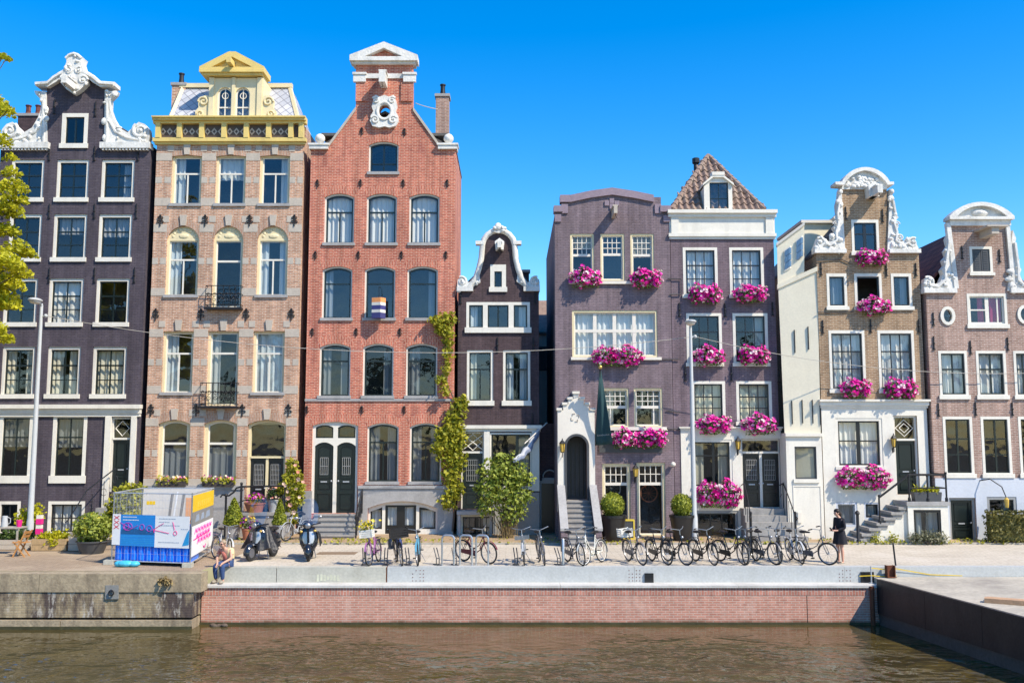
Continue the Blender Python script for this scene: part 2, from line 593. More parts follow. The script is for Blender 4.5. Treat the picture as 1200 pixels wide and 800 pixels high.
M['leaf_bush'] = leafmat('bush_leaves', (0.12, 0.18, 0.02), (0.42, 0.46, 0.08), 0.35)
M['leaf_conifer'] = leafmat('conifer_sprays', (0.10, 0.14, 0.015), (0.32, 0.34, 0.03), 0.25)
M['leaf_dark'] = leafmat('dark_leaves', (0.02, 0.045, 0.012), (0.11, 0.17, 0.03), 0.25)
M['leaf_dry'] = leafmat('dry_stalks', (0.20, 0.14, 0.06), (0.42, 0.32, 0.15), 0.2)
M['bark'] = surf('bark', (0.10, 0.075, 0.055), 0.9, 0.4, scale=6, bump=0.6)


def cornice(mb, x0, x1, D, steps, m=0):
 """stack of mouldings: (z0, z1, how far it stands out)"""
 for z0, z1, pr in steps:
  mb.box(x0 - min(pr * .5, .1), x1 + min(pr * .5, .1), D - pr, D + 0.06, z0, z1, m)


def stair(mb, x0, x1, y_top, run, n, ztop, spread=0.0, first=0.0):
 """solid steps with thin overhanging treads; y_top is the edge of the landing, going down towards the water"""
 for i in range(n):
  z = ztop * (n - i) / n
  e = spread * i
  yb = y_top - run * i + (first if i == 0 else 0)
  mb.box(x0 - e + .02, x1 + e - .02, y_top - run * (i + 1), yb - .001, 0, z - .055)
  mb.box(x0 - e, x1 + e, y_top - run * (i + 1) - .035, yb - .036 - (0 if i else -.036), z - .0549, z)


def arc_pts(cx, cz, r, a0, a1, n=10):
 return [(cx + r * math.cos(math.radians(a0 + (a1 - a0) * i / n)), cz + r * math.sin(math.radians(a0 + (a1 - a0) * i / n))) for i in range(n + 1)]


# bar patterns, as fractions of the glazed opening: (direction, where, from, to, width in metres)
def grid(nx, ny, z0=0.0, z1=1.0, w=0.035):
 b = [('v', i / nx, z0, z1, w) for i in range(1, nx)]
 b += [('h', z0 + (z1 - z0) * i / ny, 0, 1, w) for i in range(1, ny)]
 return b


TEE = [('h', 0.66, 0, 1, 0.07), ('v', 0.5, 0, 0.66, 0.055)]
TEE_LOW = [('h', 0.62, 0, 1, 0.07), ('v', 0.5, 0, 0.62, 0.06)]
SASH6 = [('v', 0.5, 0, 1, 0.05), ('h', 0.66, 0, 1, 0.065), ('h', 0.32, 0, 1, 0.04)]
CROSS = [('v', 0.5, 0, 1, 0.06), ('h', 0.62, 0, 1, 0.06)]
HBAR = [('h', 0.70, 0, 1, 0.07)]
LEADED = grid(4, 3, 0.60, 1.0, 0.03) + [('h', 0.58, 0, 1, 0.10)]


def curtain_mb(mb, x0, x1, z0, z1, y, rnd, m=0):
 n = max(8, int((x1 - x0) / 0.016))
 b = len(mb.v)
 ph = rnd.uniform(0, 6)
 fr = rnd.uniform(24, 34)
 for k, z in enumerate((z0, (z0 + z1) / 2, z1)):
  for i in range(n + 1):
   x = x0 + (x1 - x0) * i / n
   dy = 0.030 * math.sin(fr * x + ph + .5 * math.sin(5 * x)) + 0.008 * math.sin(fr * 2.1 * x + 1.7 * ph + k)
   mb.v.append((x, y + dy * (1.25 - 0.3 * k), z))
 for k in range(2):
  for i in range(n):
   q = b + k * (n + 1) + i
   mb.face((q, q + 1, q + n + 2, q + n + 1), m)


class House:
 def __init__(s, name, label, D, top, wall, depth=9.0, eave=None, ridge=None, seed=1, roof='roof_dark', base=0.0, hollow=1.2):
  s.D = D
  s.rnd = random.Random(seed)
  pts = [(P(x, y, D).x, P(x, y, D).z) for x, y in top]
  s.x0, s.x1 = pts[0][0], pts[-1][0]
  s.top = pts
  s.outline = [(s.x0, base), (s.x1, base)] + pts[::-1]
  s.holes = []
  s.wallm = wall
  s.depth = depth
  s.eave = eave if eave is not None else min(pts[0][1], pts[-1][1])
  s.ridge = ridge
  s.roofm = roof
  s.hollow = hollow
  s.root = thing(name, label, 'house', ((s.x0 + s.x1) / 2, D, 0))

 def pz(s, px, py):
  q = P(px, py, s.D)
  return q.x, q.z

 def rect(s, px0, py0, px1, py1):
  my, mx = (py0 + py1) / 2, (px0 + px1) / 2
  return P(px0, my, s.D).x, P(px1, my, s.D).x, P(mx, py1, s.D).z, P(mx, py0, s.D).z

 def poly(s, pts, dy=0.0):
  return [(P(x, y, s.D + dy).x, P(x, y, s.D + dy).z) for x, y in pts]

 def part(s, name, mb, mat, parent=None, smooth=False):
  return mb.build(name, mat, parent or s.root, smooth)

 def parts(s, name, mb, mat):
  return islands(mb, name, mat, s.root)

 def win(s, r, frame='white', fw=0.10, sash='green_dark', sw=0.055, bars=(), arch=0.0, rec=-0.012, sill='white', sill_h=0.12,
   curtain=None, cmat='curtain', glass='glass', fb=None, hole=True, px=True, ft=None, sill_out=0.07, pane=True):
  x0, x1, z0, z1 = s.rect(*r) if px else r
  D = s.D
  op = arch_poly(x0, x1, z0, z1, arch)
  if hole:
   s.holes.append(op)
  fb = fw if fb is None else fb
  ft = fw if ft is None else ft
  ix0, ix1, iz0, iz1 = x0 + fw, x1 - fw, z0 + fb, z1 - ft
  inn = arch_poly(ix0, ix1, iz0, iz1, arch * 0.9 if arch else 0)
  y = D + rec
  mb = MB().slab(op, [inn], y, y + 0.16)
  w = s.part('window', mb, M[frame])
  # sash, set back in the frame
  sx0, sx1, sz0, sz1 = ix0 + sw, ix1 - sw, iz0 + sw, iz1 - sw
  mb = MB().slab(arch_poly(ix0, ix1, iz0, iz1, arch * 0.9 if arch else 0), [arch_poly(sx0, sx1, sz0, sz1, arch * 0.8 if arch else 0)], y + 0.07, y + 0.12)
  W, H = sx1 - sx0, sz1 - sz0
  for kind, a, b0, b1, bw in bars:
   if kind == 'v':
    xx = sx0 + a * W
    mb.box(xx - bw / 2, xx + bw / 2, y + 0.074, y + 0.116, sz0 + b0 * H - 0.01, sz0 + b1 * H + (0.0 if arch else 0.01))
   else:
    zz = sz0 + a * H
    mb.box(sx0 + b0 * W - 0.01, sx0 + b1 * W + 0.01, y + 0.067, y + 0.123, zz - bw / 2, zz + bw / 2)
  s.part('sash', mb, M[sash], w)
  mb = MB()
  if not pane:
   mb.poly([(sx0, y + .10, sz0 + .62 * H), (sx1, y + .10, sz0 + .62 * H), (sx1, y + .55, sz0 + .75 * H), (sx0, y + .55, sz0 + .75 * H)])
  else:
   mb.poly([(p[0], y + 0.095, p[1]) for p in arch_poly(sx0 - 0.02, sx1 + 0.02, sz0 - 0.02, sz1 + 0.02, arch * 0.8 if arch else 0)])
  s.part('pane', mb, M[glass], w)
  if sill:
   mb = MB()
   mb.box(x0 - 0.05, x1 + 0.05, D - sill_out, y + 0.02 if rec > 0 else D - 0.014, z0 - sill_h * 0.55, z0 + sill_h * 0.45)
   s.part('sill', mb, M[sill], w)
  if curtain:
   rn = s.rnd
   mb = MB()
   yc = y + 0.24
   e = 0.05
   if curtain == 'rand':
    curtain = rn.choice(['full', 'sides', 'left', 'right', 'sides', 'half'])
   if curtain == 'full':
    curtain_mb(mb, sx0 - e, sx1 + e, sz0 - e, sz1 + e, yc, rn)
   elif curtain == 'sides':
    q = rn.uniform(0.26, 0.38)
    curtain_mb(mb, sx0 - e, sx0 + q * W, sz0 - e, sz1 + e, yc, rn)
    curtain_mb(mb, sx1 - q * W, sx1 + e, sz0 - e, sz1 + e, yc, rn)
   elif curtain == 'left':
    curtain_mb(mb, sx0 - e, sx0 + rn.uniform(0.25, 0.45) * W, sz0 - e, sz1 + e, yc, rn)
   elif curtain == 'right':
    curtain_mb(mb, sx1 - rn.uniform(0.25, 0.45) * W, sx1 + e, sz0 - e, sz1 + e, yc, rn)
   elif curtain == 'half':
    curtain_mb(mb, sx0 - e, sx1 + e, sz0 - e, sz0 + rn.uniform(0.4, 0.6) * H, yc, rn)
   elif curtain == 'blind':
    curtain_mb(mb, sx0 - e, sx1 + e, sz0 + rn.uniform(0.5, 0.75) * H, sz1 + e, yc, rn)
   s.part('curtain', mb, M[cmat], w, smooth='all')
  return w

 def door(s, r, mat='green_dark', frame='white', fw=0.09, leaves=1, transom=0.0, arch=0.0, rec=0.06, panel_glass=False, tbars=(), hole=True, px=True, handle='zinc'):
  x0, x1, z0, z1 = s.rect(*r) if px else r
  D = s.D
  op = arch_poly(x0, x1, z0, z1, arch)
  if hole:
   s.holes.append(op)
  y = D + rec
  zt = z1 - fw - transom if transom else z1 - fw
  inn = [arch_poly(x0 + fw, x1 - fw, z0 - 0.001, zt - (0.07 if transom else 0), 0 if transom else arch * .9)]
  if transom:
   inn.append(arch_poly(x0 + fw, x1 - fw, zt, z1 - fw, arch * .9))
  op2 = [(p[0], p[1]) for p in op]
  fm = MB()
  # frame: jambs, head and transom bar
  fm.box(x0, x0 + fw, y, y + 0.16, z0, z1 - arch)
  fm.box(x1 - fw, x1, y, y + 0.16, z0, z1 - arch)
  if arch:
   fm.slab([(x0, z1 - arch)] + [(x1, z1 - arch)] + op[2:], [], y + 0.12, y + 0.16)
   fm.slab(arch_poly(x0, x1, z1 - arch - 0.1, z1, arch), [arch_poly(x0 + fw, x1 - fw, z1 - arch - 0.099, z1 - fw, arch * .9)], y + 0.003, y + 0.12)
  else:
   fm.box(x0 + fw, x1 - fw, y, y + 0.16, z1 - fw, z1)
  dt = zt
  if transom:
   fm.box(x0 + fw, x1 - fw, y - 0.02, y + 0.16, zt - 0.08, zt)
   dt = zt - 0.08
  s.part('door_frame', fm, M[frame])
  n = leaves
  wd = (x1 - x0 - 2 * fw) / n
  for i in range(n):
   a, b = x0 + fw + i * wd + 0.01, x0 + fw + (i + 1) * wd - 0.01
   mb = MB()
   ps = []
   mgn = 0.11
   H = dt - z0
   for f0, f1 in ((0.06, 0.26), (0.31, 0.40), (0.45, 0.94)):
    ps.append([(a + mgn, z0 + f0 * H), (b - mgn, z0 + f0 * H), (b - mgn, z0 + f1 * H), (a + mgn, z0 + f1 * H)])
   mb.slab([(a, z0), (b, z0), (b, dt), (a, dt)], ps, y + 0.07, y + 0.11)
   mb.box(a, b, y + 0.112, y + 0.13, z0, dt)
   for p in ps:
    mb.box(p[0][0] + 0.04, p[1][0] - 0.04, y + 0.085, y + 0.114, p[0][1] + 0.04, p[2][1] - 0.04)
   dr = s.part('door', mb, M[mat])
   hb = MB()
   hx = (b - 0.06) if i == 0 else (a + 0.06)
   hb.ball((hx, y + 0.03, z0 + 0.44 * H), 0.035, 8, k=6)
   hb.tube([(hx, y + 0.03, z0 + 0.44 * H), (hx, y + 0.075, z0 + 0.44 * H)], 0.015)
   s.part('handle', hb, M[handle], dr)
   lb = MB()
   lb.box((a + b) / 2 - 0.12, (a + b) / 2 + 0.12, y + 0.06, y + 0.075, z0 + 0.42 * H - 0.025, z0 + 0.42 * H + 0.025)
   s.part('letter_slot', lb, M[handle], dr)
   if panel_glass:
    gb = MB()
    gx0, gx1, gz0, gz1 = a + mgn + .03, b - mgn - .03, z0 + .5 * H, z0 + .88 * H
    for k in range(7):
     xx = gx0 + (gx1 - gx0) * k / 6
     gb.tube([(xx, y + 0.06, gz0), (xx, y + 0.06, gz1)], 0.009, 5)
    for k in range(5):
     zz = gz0 + (gz1 - gz0) * k / 4
     gb.tube([(gx0, y + 0.06, zz), (gx1, y + 0.06, zz)], 0.009, 5)
    s.part('grille', gb, M['grey_frame'], dr)
  if leaves == 2:
   cm = MB()
   xc = (x0 + x1) / 2
   cm.box(xc - 0.05, xc + 0.05, y + 0.02, y + 0.14, z0, dt)
   s.part('mullion', cm, M[frame])
  if transom:
   mb = MB()
   mb.poly([(p[0], y + 0.09, p[1]) for p in arch_poly(x0 + fw, x1 - fw, zt, z1 - fw * .7, arch * .9)])
   tw = s.part('transom_window', mb, M['glass_dark'])
   if tbars:
    bm_ = MB()
    X0, X1, Z0, Z1 = x0 + fw, x1 - fw, zt, z1 - fw
    for seg in tbars:
     bm_.tube([(X0 + u * (X1 - X0), y + 0.07, Z0 + v * (Z1 - Z0)) for u, v in seg], 0.02, 5)
    s.part('glazing_bars', bm_, M[frame], tw)

 def anchors(s, spots, h=0.5, fancy=False, mat='iron'):
  for x, y in spots:
   X, Z = s.pz(x, y)
   mb = MB()
   yy = s.D - 0.03
   if fancy:
    mb.tube([(X, yy, Z - h / 2), (X, yy, Z + h / 2)], 0.06 * h, 6)
    for q, r in ((0.26, 0.15), (-0.12, 0.18)):
     r *= h
     mb.tube(spiral(X - r, yy, Z + q * h, r, 1.0, 1, 0, 12), 0.04 * h, 5)
     mb.tube(spiral(X + r, yy, Z + q * h, r, 1.0, -1, 0, 12), 0.04 * h, 5)
    mb.ball((X, yy, Z + h / 2), 0.05, 6, k=5)
   else:
    mb.tube([(X, yy, Z - h / 2), (X, yy, Z + h / 2)], 0.026, 6)
    mb.tube([(X - 0.05, yy, Z - h * .5), (X, yy - .01, Z - h * .38), (X + 0.05, yy, Z - h * .5)], 0.02, 5)
    mb.ball((X, yy - 0.02, Z), 0.045, 6, k=5)
   s.part('wall_anchor', mb, M[mat])

 def hoist(s, px, py, length=0.9, w=0.16, h=0.24, mat='white_old', hood=False):
  X, Z = s.pz(px, py)
  D = s.D
  mb = MB()
  mb.box(X - w / 2, X + w / 2, D - length, D + 0.1, Z - h / 2, Z + h / 2)
  mb.box(X - w / 2 - 0.03, X + w / 2 + 0.03, D - length + 0.1, D + 0.05, Z + h / 2 + 0.002, Z + h / 2 + 0.06)
  if hood:
   mb.slab([(X - w, Z - h * .5), (X + w, Z - h * .5), (X + w * 1.2, Z + h * .9), (X, Z + h * 1.5), (X - w * 1.2, Z + h * .9)], [], D - length * .45, D + 0.02)
  b = s.part('hoist_beam', mb, M[mat])
  hk = MB()
  yy = D - length + 0.08
  hk.tube([(X, yy, Z - h / 2), (X, yy, Z - h / 2 - 0.10), (X + 0.04, yy, Z - h / 2 - 0.15), (X, yy, Z - h / 2 - 0.2), (X - 0.05, yy, Z - h / 2 - 0.16)], 0.014, 5)
  s.part('hook', hk, M['iron'], b)
  return b

 def arches(s, rects, rise, hgt=0.32, mat='brick_red_arch'):
  mb = MB()
  for r in rects:
   x0, x1, z0, z1 = s.rect(*r)
   low = arch_poly(x0, x1, z0, z1, rise)[2:]
   up = arch_poly(x0 - 0.12, x1 + 0.12, z0, z1 + hgt, rise)[2:]
   mb.slab(low + up[::-1], [], s.D - 0.006, s.D + 0.05)
  s.parts('brick_arch', mb, M[mat])

 def finish(s, chimney=None, back_gable=True, side_left=True, side_right=True):
  D, L = s.D, s.depth
  t = 0.32
  mb = MB().slab(s.outline, s.holes, D, D + t)
  ze = s.eave - 0.05
  mb.box(s.x0, s.x0 + t, D + t, D + L, 0, ze)
  mb.box(s.x1 - t, s.x1, D + t, D + L, 0, ze)
  cx = (s.x0 + s.x1) / 2
  ridge = s.ridge
  if ridge:
   mb.slab([(s.x0, 0), (s.x1, 0), (s.x1, ze), (cx, ridge - 0.12), (s.x0, ze)], [], D + L, D + L + t)
  else:
   mb.box(s.x0, s.x1, D + L, D + L + t, 0, ze)
  s.wall = s.part('wall', mb, M[s.wallm])
  rb = MB()
  if ridge:
   o = 0.12
   for a, b in (((s.x0 - 0.02, ze), (cx, ridge)), ((cx, ridge), (s.x1 + 0.02, ze))):
    rb.slab([a, b, (b[0], b[1] + o), (a[0], a[1] + o)], [], D + t + 0.01, D + L + t + 0.1)
  else:
   rb.box(s.x0 + 0.02, s.x1 - 0.02, D + t, D + L, ze - 0.15, ze + 0.02)
  s.roof = s.part('roof', rb, M[s.roofm])
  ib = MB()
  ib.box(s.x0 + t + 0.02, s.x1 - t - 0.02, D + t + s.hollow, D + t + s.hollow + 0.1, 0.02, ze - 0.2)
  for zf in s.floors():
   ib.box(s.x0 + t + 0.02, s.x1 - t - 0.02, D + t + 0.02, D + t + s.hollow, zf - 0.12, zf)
  s.part('interior', ib, M['interior'])  # dark sheet and slabs imitate unlit rooms behind the panes

 def floors(s):
  """storey slabs: at the gaps between the rows of openings"""
  spans = sorted((min(p[1] for p in h), max(p[1] for p in h)) for h in s.holes)
  merged = []
  for a, b in spans:
   if merged and a < merged[-1][1] - 0.05:
    merged[-1][1] = max(b, merged[-1][1])
   else:
    merged.append([a, b])
  return [(merged[i][1] + merged[i + 1][0]) / 2 for i in range(len(merged) - 1)]

 def chimney(s, px0, py0, px1, py1, dy=2.0, mat='brick_brown', pots=1, potm='terracotta', cap='stone_grey', label=None):
  Y = s.D + dy
  a, b = P(px0, (py0 + py1) / 2, Y).x, P(px1, (py0 + py1) / 2, Y).x
  z0, z1 = P(px0, py1, Y).z, P(px0, py0, Y).z
  mb = MB()
  mb.box(a, b, Y, Y + (b - a) * 1.1, z0 - 1.5, z1 - 0.12)
  c = s.part('chimney', mb, M[mat])
  mb = MB()
  mb.box(a - .05, b + .05, Y - .05, Y + (b - a) * 1.1 + .05, z1 - 0.12, z1)
  s.part('chimney_cap', mb, M[cap], c)
  for i in range(pots):
   mb = MB()
   x = a + (b - a) * (i + 0.5) / pots
   mb.lathe([(0.13, 0), (0.10, 0.3), (0.10, 0.45), (0.13, 0.47), (0.13, 0.52)], (x, Y + (b - a) * .5, z1 + 0.001), 10)
   s.part('chimney_pot', mb, M[potm], c, True)


def scroll_piece(h, name, pts, mat, vol=(), thick=0.26, out=0.06, blobs=0, rail=None, rail_r=0.06, seed=3):
 """carved gable piece: a thick slab with raised volutes, edge moulding and carved knobs"""
 D = h.D
 o = h.poly(pts)
 mb = MB().slab(o, [], D - out, D + thick)
 for px, py, r, sg, st in vol:
  X, Z = h.pz(px, py)
  mb.tube(spiral(X, D - out - 0.01, Z, r, 1.5, sg, st), [0.07 * (1 - 0.5 * i / 26) * r / 0.3 for i in range(27)], 7)
  mb.ball((X, D - out, Z), (r * 0.28, 0.09, r * 0.28), 8)
 rn = random.Random(seed)
 if rail:
  q = [(p[0], D - out - 0.01, p[1]) for p in h.poly(rail)]
  mb.tube(q, rail_r, 6)
 k = 0
 xs = [p[0] for p in o]
 zs = [p[1] for p in o]
 while k < blobs:
  x, z = rn.uniform(min(xs), max(xs)), rn.uniform(min(zs), max(zs))
  if inside((x, z), o):
   r = rn.uniform(0.05, 0.12)
   mb.ball((x, D - out, z), (r * rn.uniform(.7, 1.5), 0.08, r * rn.uniform(.7, 1.5)), 8, k=6)
   k += 1
 return h.part(name, mb, M[mat], smooth=True)

# ================================================================ HOUSE 1: dark brick neck gable
def mir(pts, c):
 return [(2 * c - x, y) for x, y in pts][::-1]


h = House('canal_house', 'tall dark purple-black brick house with white scrolled neck gable', 38.0,
   [(1, 172), (53.5, 172), (55, 104), (66, 98), (75, 91), (89, 88), (103, 91), (112, 98), (122, 104), (124, 172), (176.5, 172)],
   'brick_dark', ridge=P(90, 120, 38).z, seed=11)
S1 = dict(frame='white', fw=0.11, ft=0.12, fb=0.05, sash='green_dark', bars=SASH6, sill='white', sill_h=0.18, rec=.05)
h.win((72.3, 133, 103, 171), frame='white', fw=0.16, ft=0.16, fb=0.06, sash='green_dark', bars=[('v', .5, 0, 1, .07)], sill_h=0.2, glass='glass_dark')
rows = [(187, 234, (12.4, 51), (66, 103.4), (118.4, 157)), (251, 304, (10, 48), (62, 101), (115, 154)),
  (326, 380, (4, 43), (56.5, 97), (112, 151)), (406, 464, (1.5, 40), (55, 93.5), (108, 147.5)), ]
cur = [[None, None, 'right'], [None, 'blind', 'blind'], [None, 'full', None], ['sides', 'sides', 'full']]
cmt = ['curtain_grey', 'curtain_grey', 'curtain', 'curtain_cream']
for i, (ya, yb, *xs) in enumerate(rows):
 for j, (xa, xb) in enumerate(xs):
  h.win((xa, ya, xb, yb), curtain=cur[i][j], cmat=cmt[i], glass='glass' if i else 'glass_sky', **S1)
for xa, xb in ((-2, 37.5), (61, 101)):
 h.win((xa, 487, xb, 561), frame='white', fw=0.14, ft=0.08, fb=0.05, sash='green_dark', bars=[('v', .5, 0, 1, .05), ('h', .68, 0, 1, .06)], sill_h=0.3, curtain='blind', cmat='curtain_grey', glass='glass_dark')
h.win((56, 587, 99, 624), frame='white', fw=0.12, fb=0.03, sash='black', bars=grid(3, 2, w=.045), sill=None, curtain='full')
h.win((-3, 587, 23.5, 624), frame='white', fw=0.12, fb=0.03, sash='black', bars=grid(2, 2, w=.045), sill=None, glass='glass_dark')
# entrance at the right end
dx = h.rect(129, 489, 152.5, 574)
h.door((129, 489, 152.5, 576), frame='white', fw=0.06, transom=0.75, mat='green_dark',
  tbars=[[(.1, .5), (.5, .9), (.9, .5), (.5, .1), (.1, .5)]])
mb = MB()
for xa, xb in ((122, 129), (152.5, 158.5)):
 x0, x1, z0, z1 = h.rect(xa, 488, xb, 606)
 mb.box(x0, x1 - .002, h.D - 0.10, h.D + 0.02, 0.0, z1)
h.parts('pilaster', mb, M['white'])
x0, x1, z0, z1 = h.rect(0, 474, 163.5, 488)
mb = MB()
cornice(mb, h.x0 + .1, x1, h.D, [(z0, z0 + .13, .08), (z0 + .13, z0 + .32, .13), (z0 + .32, z1, .24)])
h.part('cornice', mb, M['white'])
h.anchors([(x, y) for y in (180, 247.5, 322.5) for x in (3.5, 58, 111, 162 - (y - 180) * .03)] + [(64, 125), (112, 128)], 0.62)
# white gable dress
cl = [(120, 174), (122.5, 172), (123.5, 108), (137.5, 107), (136, 111), (130, 117), (129.5, 128), (133, 138), (140, 150), (150, 156), (156, 150), (163, 143.5), (170, 146), (175, 152), (176, 160), (174.5, 165), (177, 168), (177, 174.5)]
scroll_piece(h, 'gable_scroll', cl, 'white_old', vol=[(165.5, 153.5, 0.33, 1, 2.2), (131, 112, 0.13, 1, 0)], blobs=16, rail=[(126, 170), (126.5, 118), (128, 140), (136, 155), (150, 162), (172, 166)], seed=5)
scroll_piece(h, 'gable_scroll', mir(cl, 89.2), 'white_old', vol=[(13, 153.5, 0.33, -1, 2.2), (47.5, 112, 0.13, -1, 0)], blobs=16, rail=mir([(126, 170), (126.5, 118), (128, 140), (136, 155), (150, 162), (172, 166)], 89.2), seed=6)
x0, x1, z0, z1 = h.rect(119, 168, 177.5, 175)
mb = MB()
mb.box(x0, x1, h.D - .2, h.D + .2, z0, z1)
x0b, x1b, _, _ = h.rect(1, 168, 59, 175)
mb.box(x0b, x1b, h.D - .2, h.D + .2, z0, z1)
for xa, xb in ((x0, x1), (x0b, x1b)):
 k = xa + .1
 while k < xb - .12:
  mb.box(k, k + .07, h.D - .17, h.D, z0 - .08, z0 - .002)
  k += .14
h.parts('scroll_ledge', mb, M['white_old'])
capo = [(44.5, 103), (44.5, 98.5), (58, 97.5), (65, 94), (70, 88), (78, 83.5), (89.5, 81), (101, 83.5), (109, 88), (114, 94), (121, 97.5), (137, 98.5), (137, 103), (120, 104), (110, 98), (104, 92.5), (89.5, 89), (75, 92.5), (69, 98), (59, 104)]
scroll_piece(h, 'gable_cap', capo, 'white_old', thick=0.35, out=0.22, rail=[(45, 101), (59, 100), (67, 93), (77, 87.5), (89.5, 85), (102, 87.5), (112, 93), (120, 100), (136, 101)], rail_r=0.09)
sh = [(75, 100), (76, 90), (80, 82), (82, 75), (80, 70), (85, 66), (90, 64.5), (95, 66), (100, 70), (98, 75), (100, 82), (104, 90), (106, 100), (98, 108), (90, 113), (82, 108)]
scroll_piece(h, 'gable_crest', sh, 'white_old', thick=0.25, out=0.30, vol=[(80, 97, .2, -1, 0), (101, 97, .2, 1, 0), (84, 86, .16, -1, 1), (96, 86, .16, 1, 1)], blobs=14, seed=9,
    rail=[(81, 72), (85, 68), (90, 66.5), (95, 68), (99, 72)])
h.hoist(90, 105, 1.15, 0.2, 0.3)
h.finish()
h.chimney(20, 133, 43, 180, 2.5, pots=2, potm='tile_red')
H1 = h

# ================================================================ HOUSE 2: tan brick with yellow cornice
h = House('canal_house', 'tan brick house with pale stone bands and a yellow cornice and dormer', 38.0,
   [(184, 168), (356, 168)], 'brick_tan', depth=9, eave=P(270, 145, 38).z, seed=12)
S2 = dict(frame='cream', fw=0.09, ft=0.06, fb=0.05, sash='white', sw=0.05, bars=TEE, sill='stone_grey', sill_h=0.12, rec=0.10)
r1 = [(200.6, 182, 236, 240), (252.5, 182, 287.7, 240), (304, 182, 339.5, 240)]
r2 = [(194.5, 265, 232.5, 347), (249, 265, 284, 361), (301, 265, 337, 347)]
r3 = [(190, 388, 226, 461), (242.5, 388, 279, 475), (296, 388, 333, 461)]
r4 = [(184.4, 492, 222, 570), (238, 492, 277, 570)]
for r, c in zip(r1, ('left', 'blind', 'right')):
 h.win(r, curtain=c, glass='glass_sky', **S2)
for i, r in enumerate(r2):
 x0, x1, z0, z1 = h.rect(*r)
 zs = h.rect(r[0], 280, r[2], 290)[3]
 ap = arch_poly(x0, x1, z0, z1, z1 - zs)
 h.holes.append(ap)
 tp = MB().slab(arch_poly(x0 + .001, x1 - .001, zs, z1 - .002, (z1 - zs) * .99), [], h.D + .10, h.D + .2)
 rn = random.Random(i)
 for k in range(9):
  a = PI * (k + .5) / 9
  tp.ball(((x0 + x1) / 2 + .42 * (x1 - x0) * math.cos(a) * .8, h.D + .1, zs + .08 + (z1 - zs) * .62 * math.sin(a)), (.07, .03, .07), 6, k=5)
 tp.ball(((x0 + x1) / 2, h.D + .1, zs + .14), (.22, .04, .10), 8)
 h.part('tympanum', tp, M['cream'])
 d = dict(S2)
 if i == 1:
  d.update(sill=None, bars=[('h', .70, 0, 1, .08), ('v', .5, .7, 1, .0)][:1])
 h.win((x0, x1, z0, zs), px=False, hole=False, curtain=('left', None, 'sides')[i], glass=('glass_sky', 'glass_dark', 'glass_sky')[i], **d)
for i, r in enumerate(r3):
 d = dict(S2)
 if i == 1:
  d.update(sill=None, bars=[('h', .72, 0, 1, .08)])
 h.win(r, curtain=('left', 'left', 'full')[i], glass=('glass_sky', 'glass_dark', 'glass_sky')[i], **d)
for i, r in enumerate(r4):
 d = dict(S2)
 d.update(bars=[('h', .66, 0, 1, .09)], fw=0.14)
 h.win(r, arch=0.16, glass='glass_dark', curtain='half', cmat='curtain_grey', **d)
h.door((289, 492, 334, 600), mat='black', frame='cream', fw=0.10, leaves=2, transom=1.35, arch=0.18, rec=0.16, panel_glass=True)
h.arches(r4 + [(289, 492, 333, 600)], 0.16, 0.34, 'brick_tan_arch')
h.arches(r2, 0.52, 0.3, 'brick_tan_arch')
h.arches(r1, 0.05, 0.3, 'brick_tan_arch')
# stone quoins, bands and keystones
mb = MB()
D = h.D
allr = [r1, r2, r3, r4 + [(289, 492, 334, 600)]]
for row in allr:
 za = [h.rect(*r) for r in row]
 ztop = za[0][3]
 zbot = za[0][2]
 edges = [h.x0] + [v for q in za for v in (q[0], q[1])] + [h.x1]
 for f in (0.06, 0.5, 0.97):
  z = zbot + f * (ztop - zbot)
  for a, b in zip(edges[::2], edges[1::2]):
   w = min(0.30, (b - a) * .42)
   if f == 0.5:
    mb.box(a + .001, a + w, D - .010, D + .02, z - .13, z + .13)
    mb.box(b - w, b - .001, D - .010, D + .02, z - .13, z + .13)
   else:
    mb.box(a + .001, b - .001, D - .012, D + .02, z - .16, z + .16)
 for q in za:
  c = (q[0] + q[1]) / 2
  mb.slab([(c - .10, q[3] + .02), (c + .10, q[3] + .02), (c + .15, q[3] + .46), (c - .15, q[3] + .46)], [], D - .07, D + .02)
  for sx in (-1, 1):
   xx = c + sx * (q[1] - q[0]) * .55
   mb.box(xx - .13, xx + .13, D - .016, D + .02, q[3] + .165, q[3] + .42)
h.parts('stone_trim', mb, M['stone'])
mb = MB()
zp = h.rect(170, 569, 280, 575)[3]
mb.box(h.x0 - .02, h.rect(170, 569, 286.5, 575)[1], D - .07, D + .02, 0, zp)
mb.box(h.x0 - .02, h.rect(170, 569, 286.5, 575)[1], D - .12, D + .02, zp - .14, zp + .02)
xx = h.rect(334.5, 569, 349, 575)
mb.box(xx[0], h.x1, D - .07, D + .02, 0, zp)
h.part('plinth', mb, M['stone_grey'])
h.anchors([(188, 259), (240.5, 259), (292.5, 259), (345, 259), (182.5, 369), (235.5, 369), (288.6, 369), (341.5, 369), (177, 481), (230, 481), (284, 481), (338, 481)], 0.45, True)
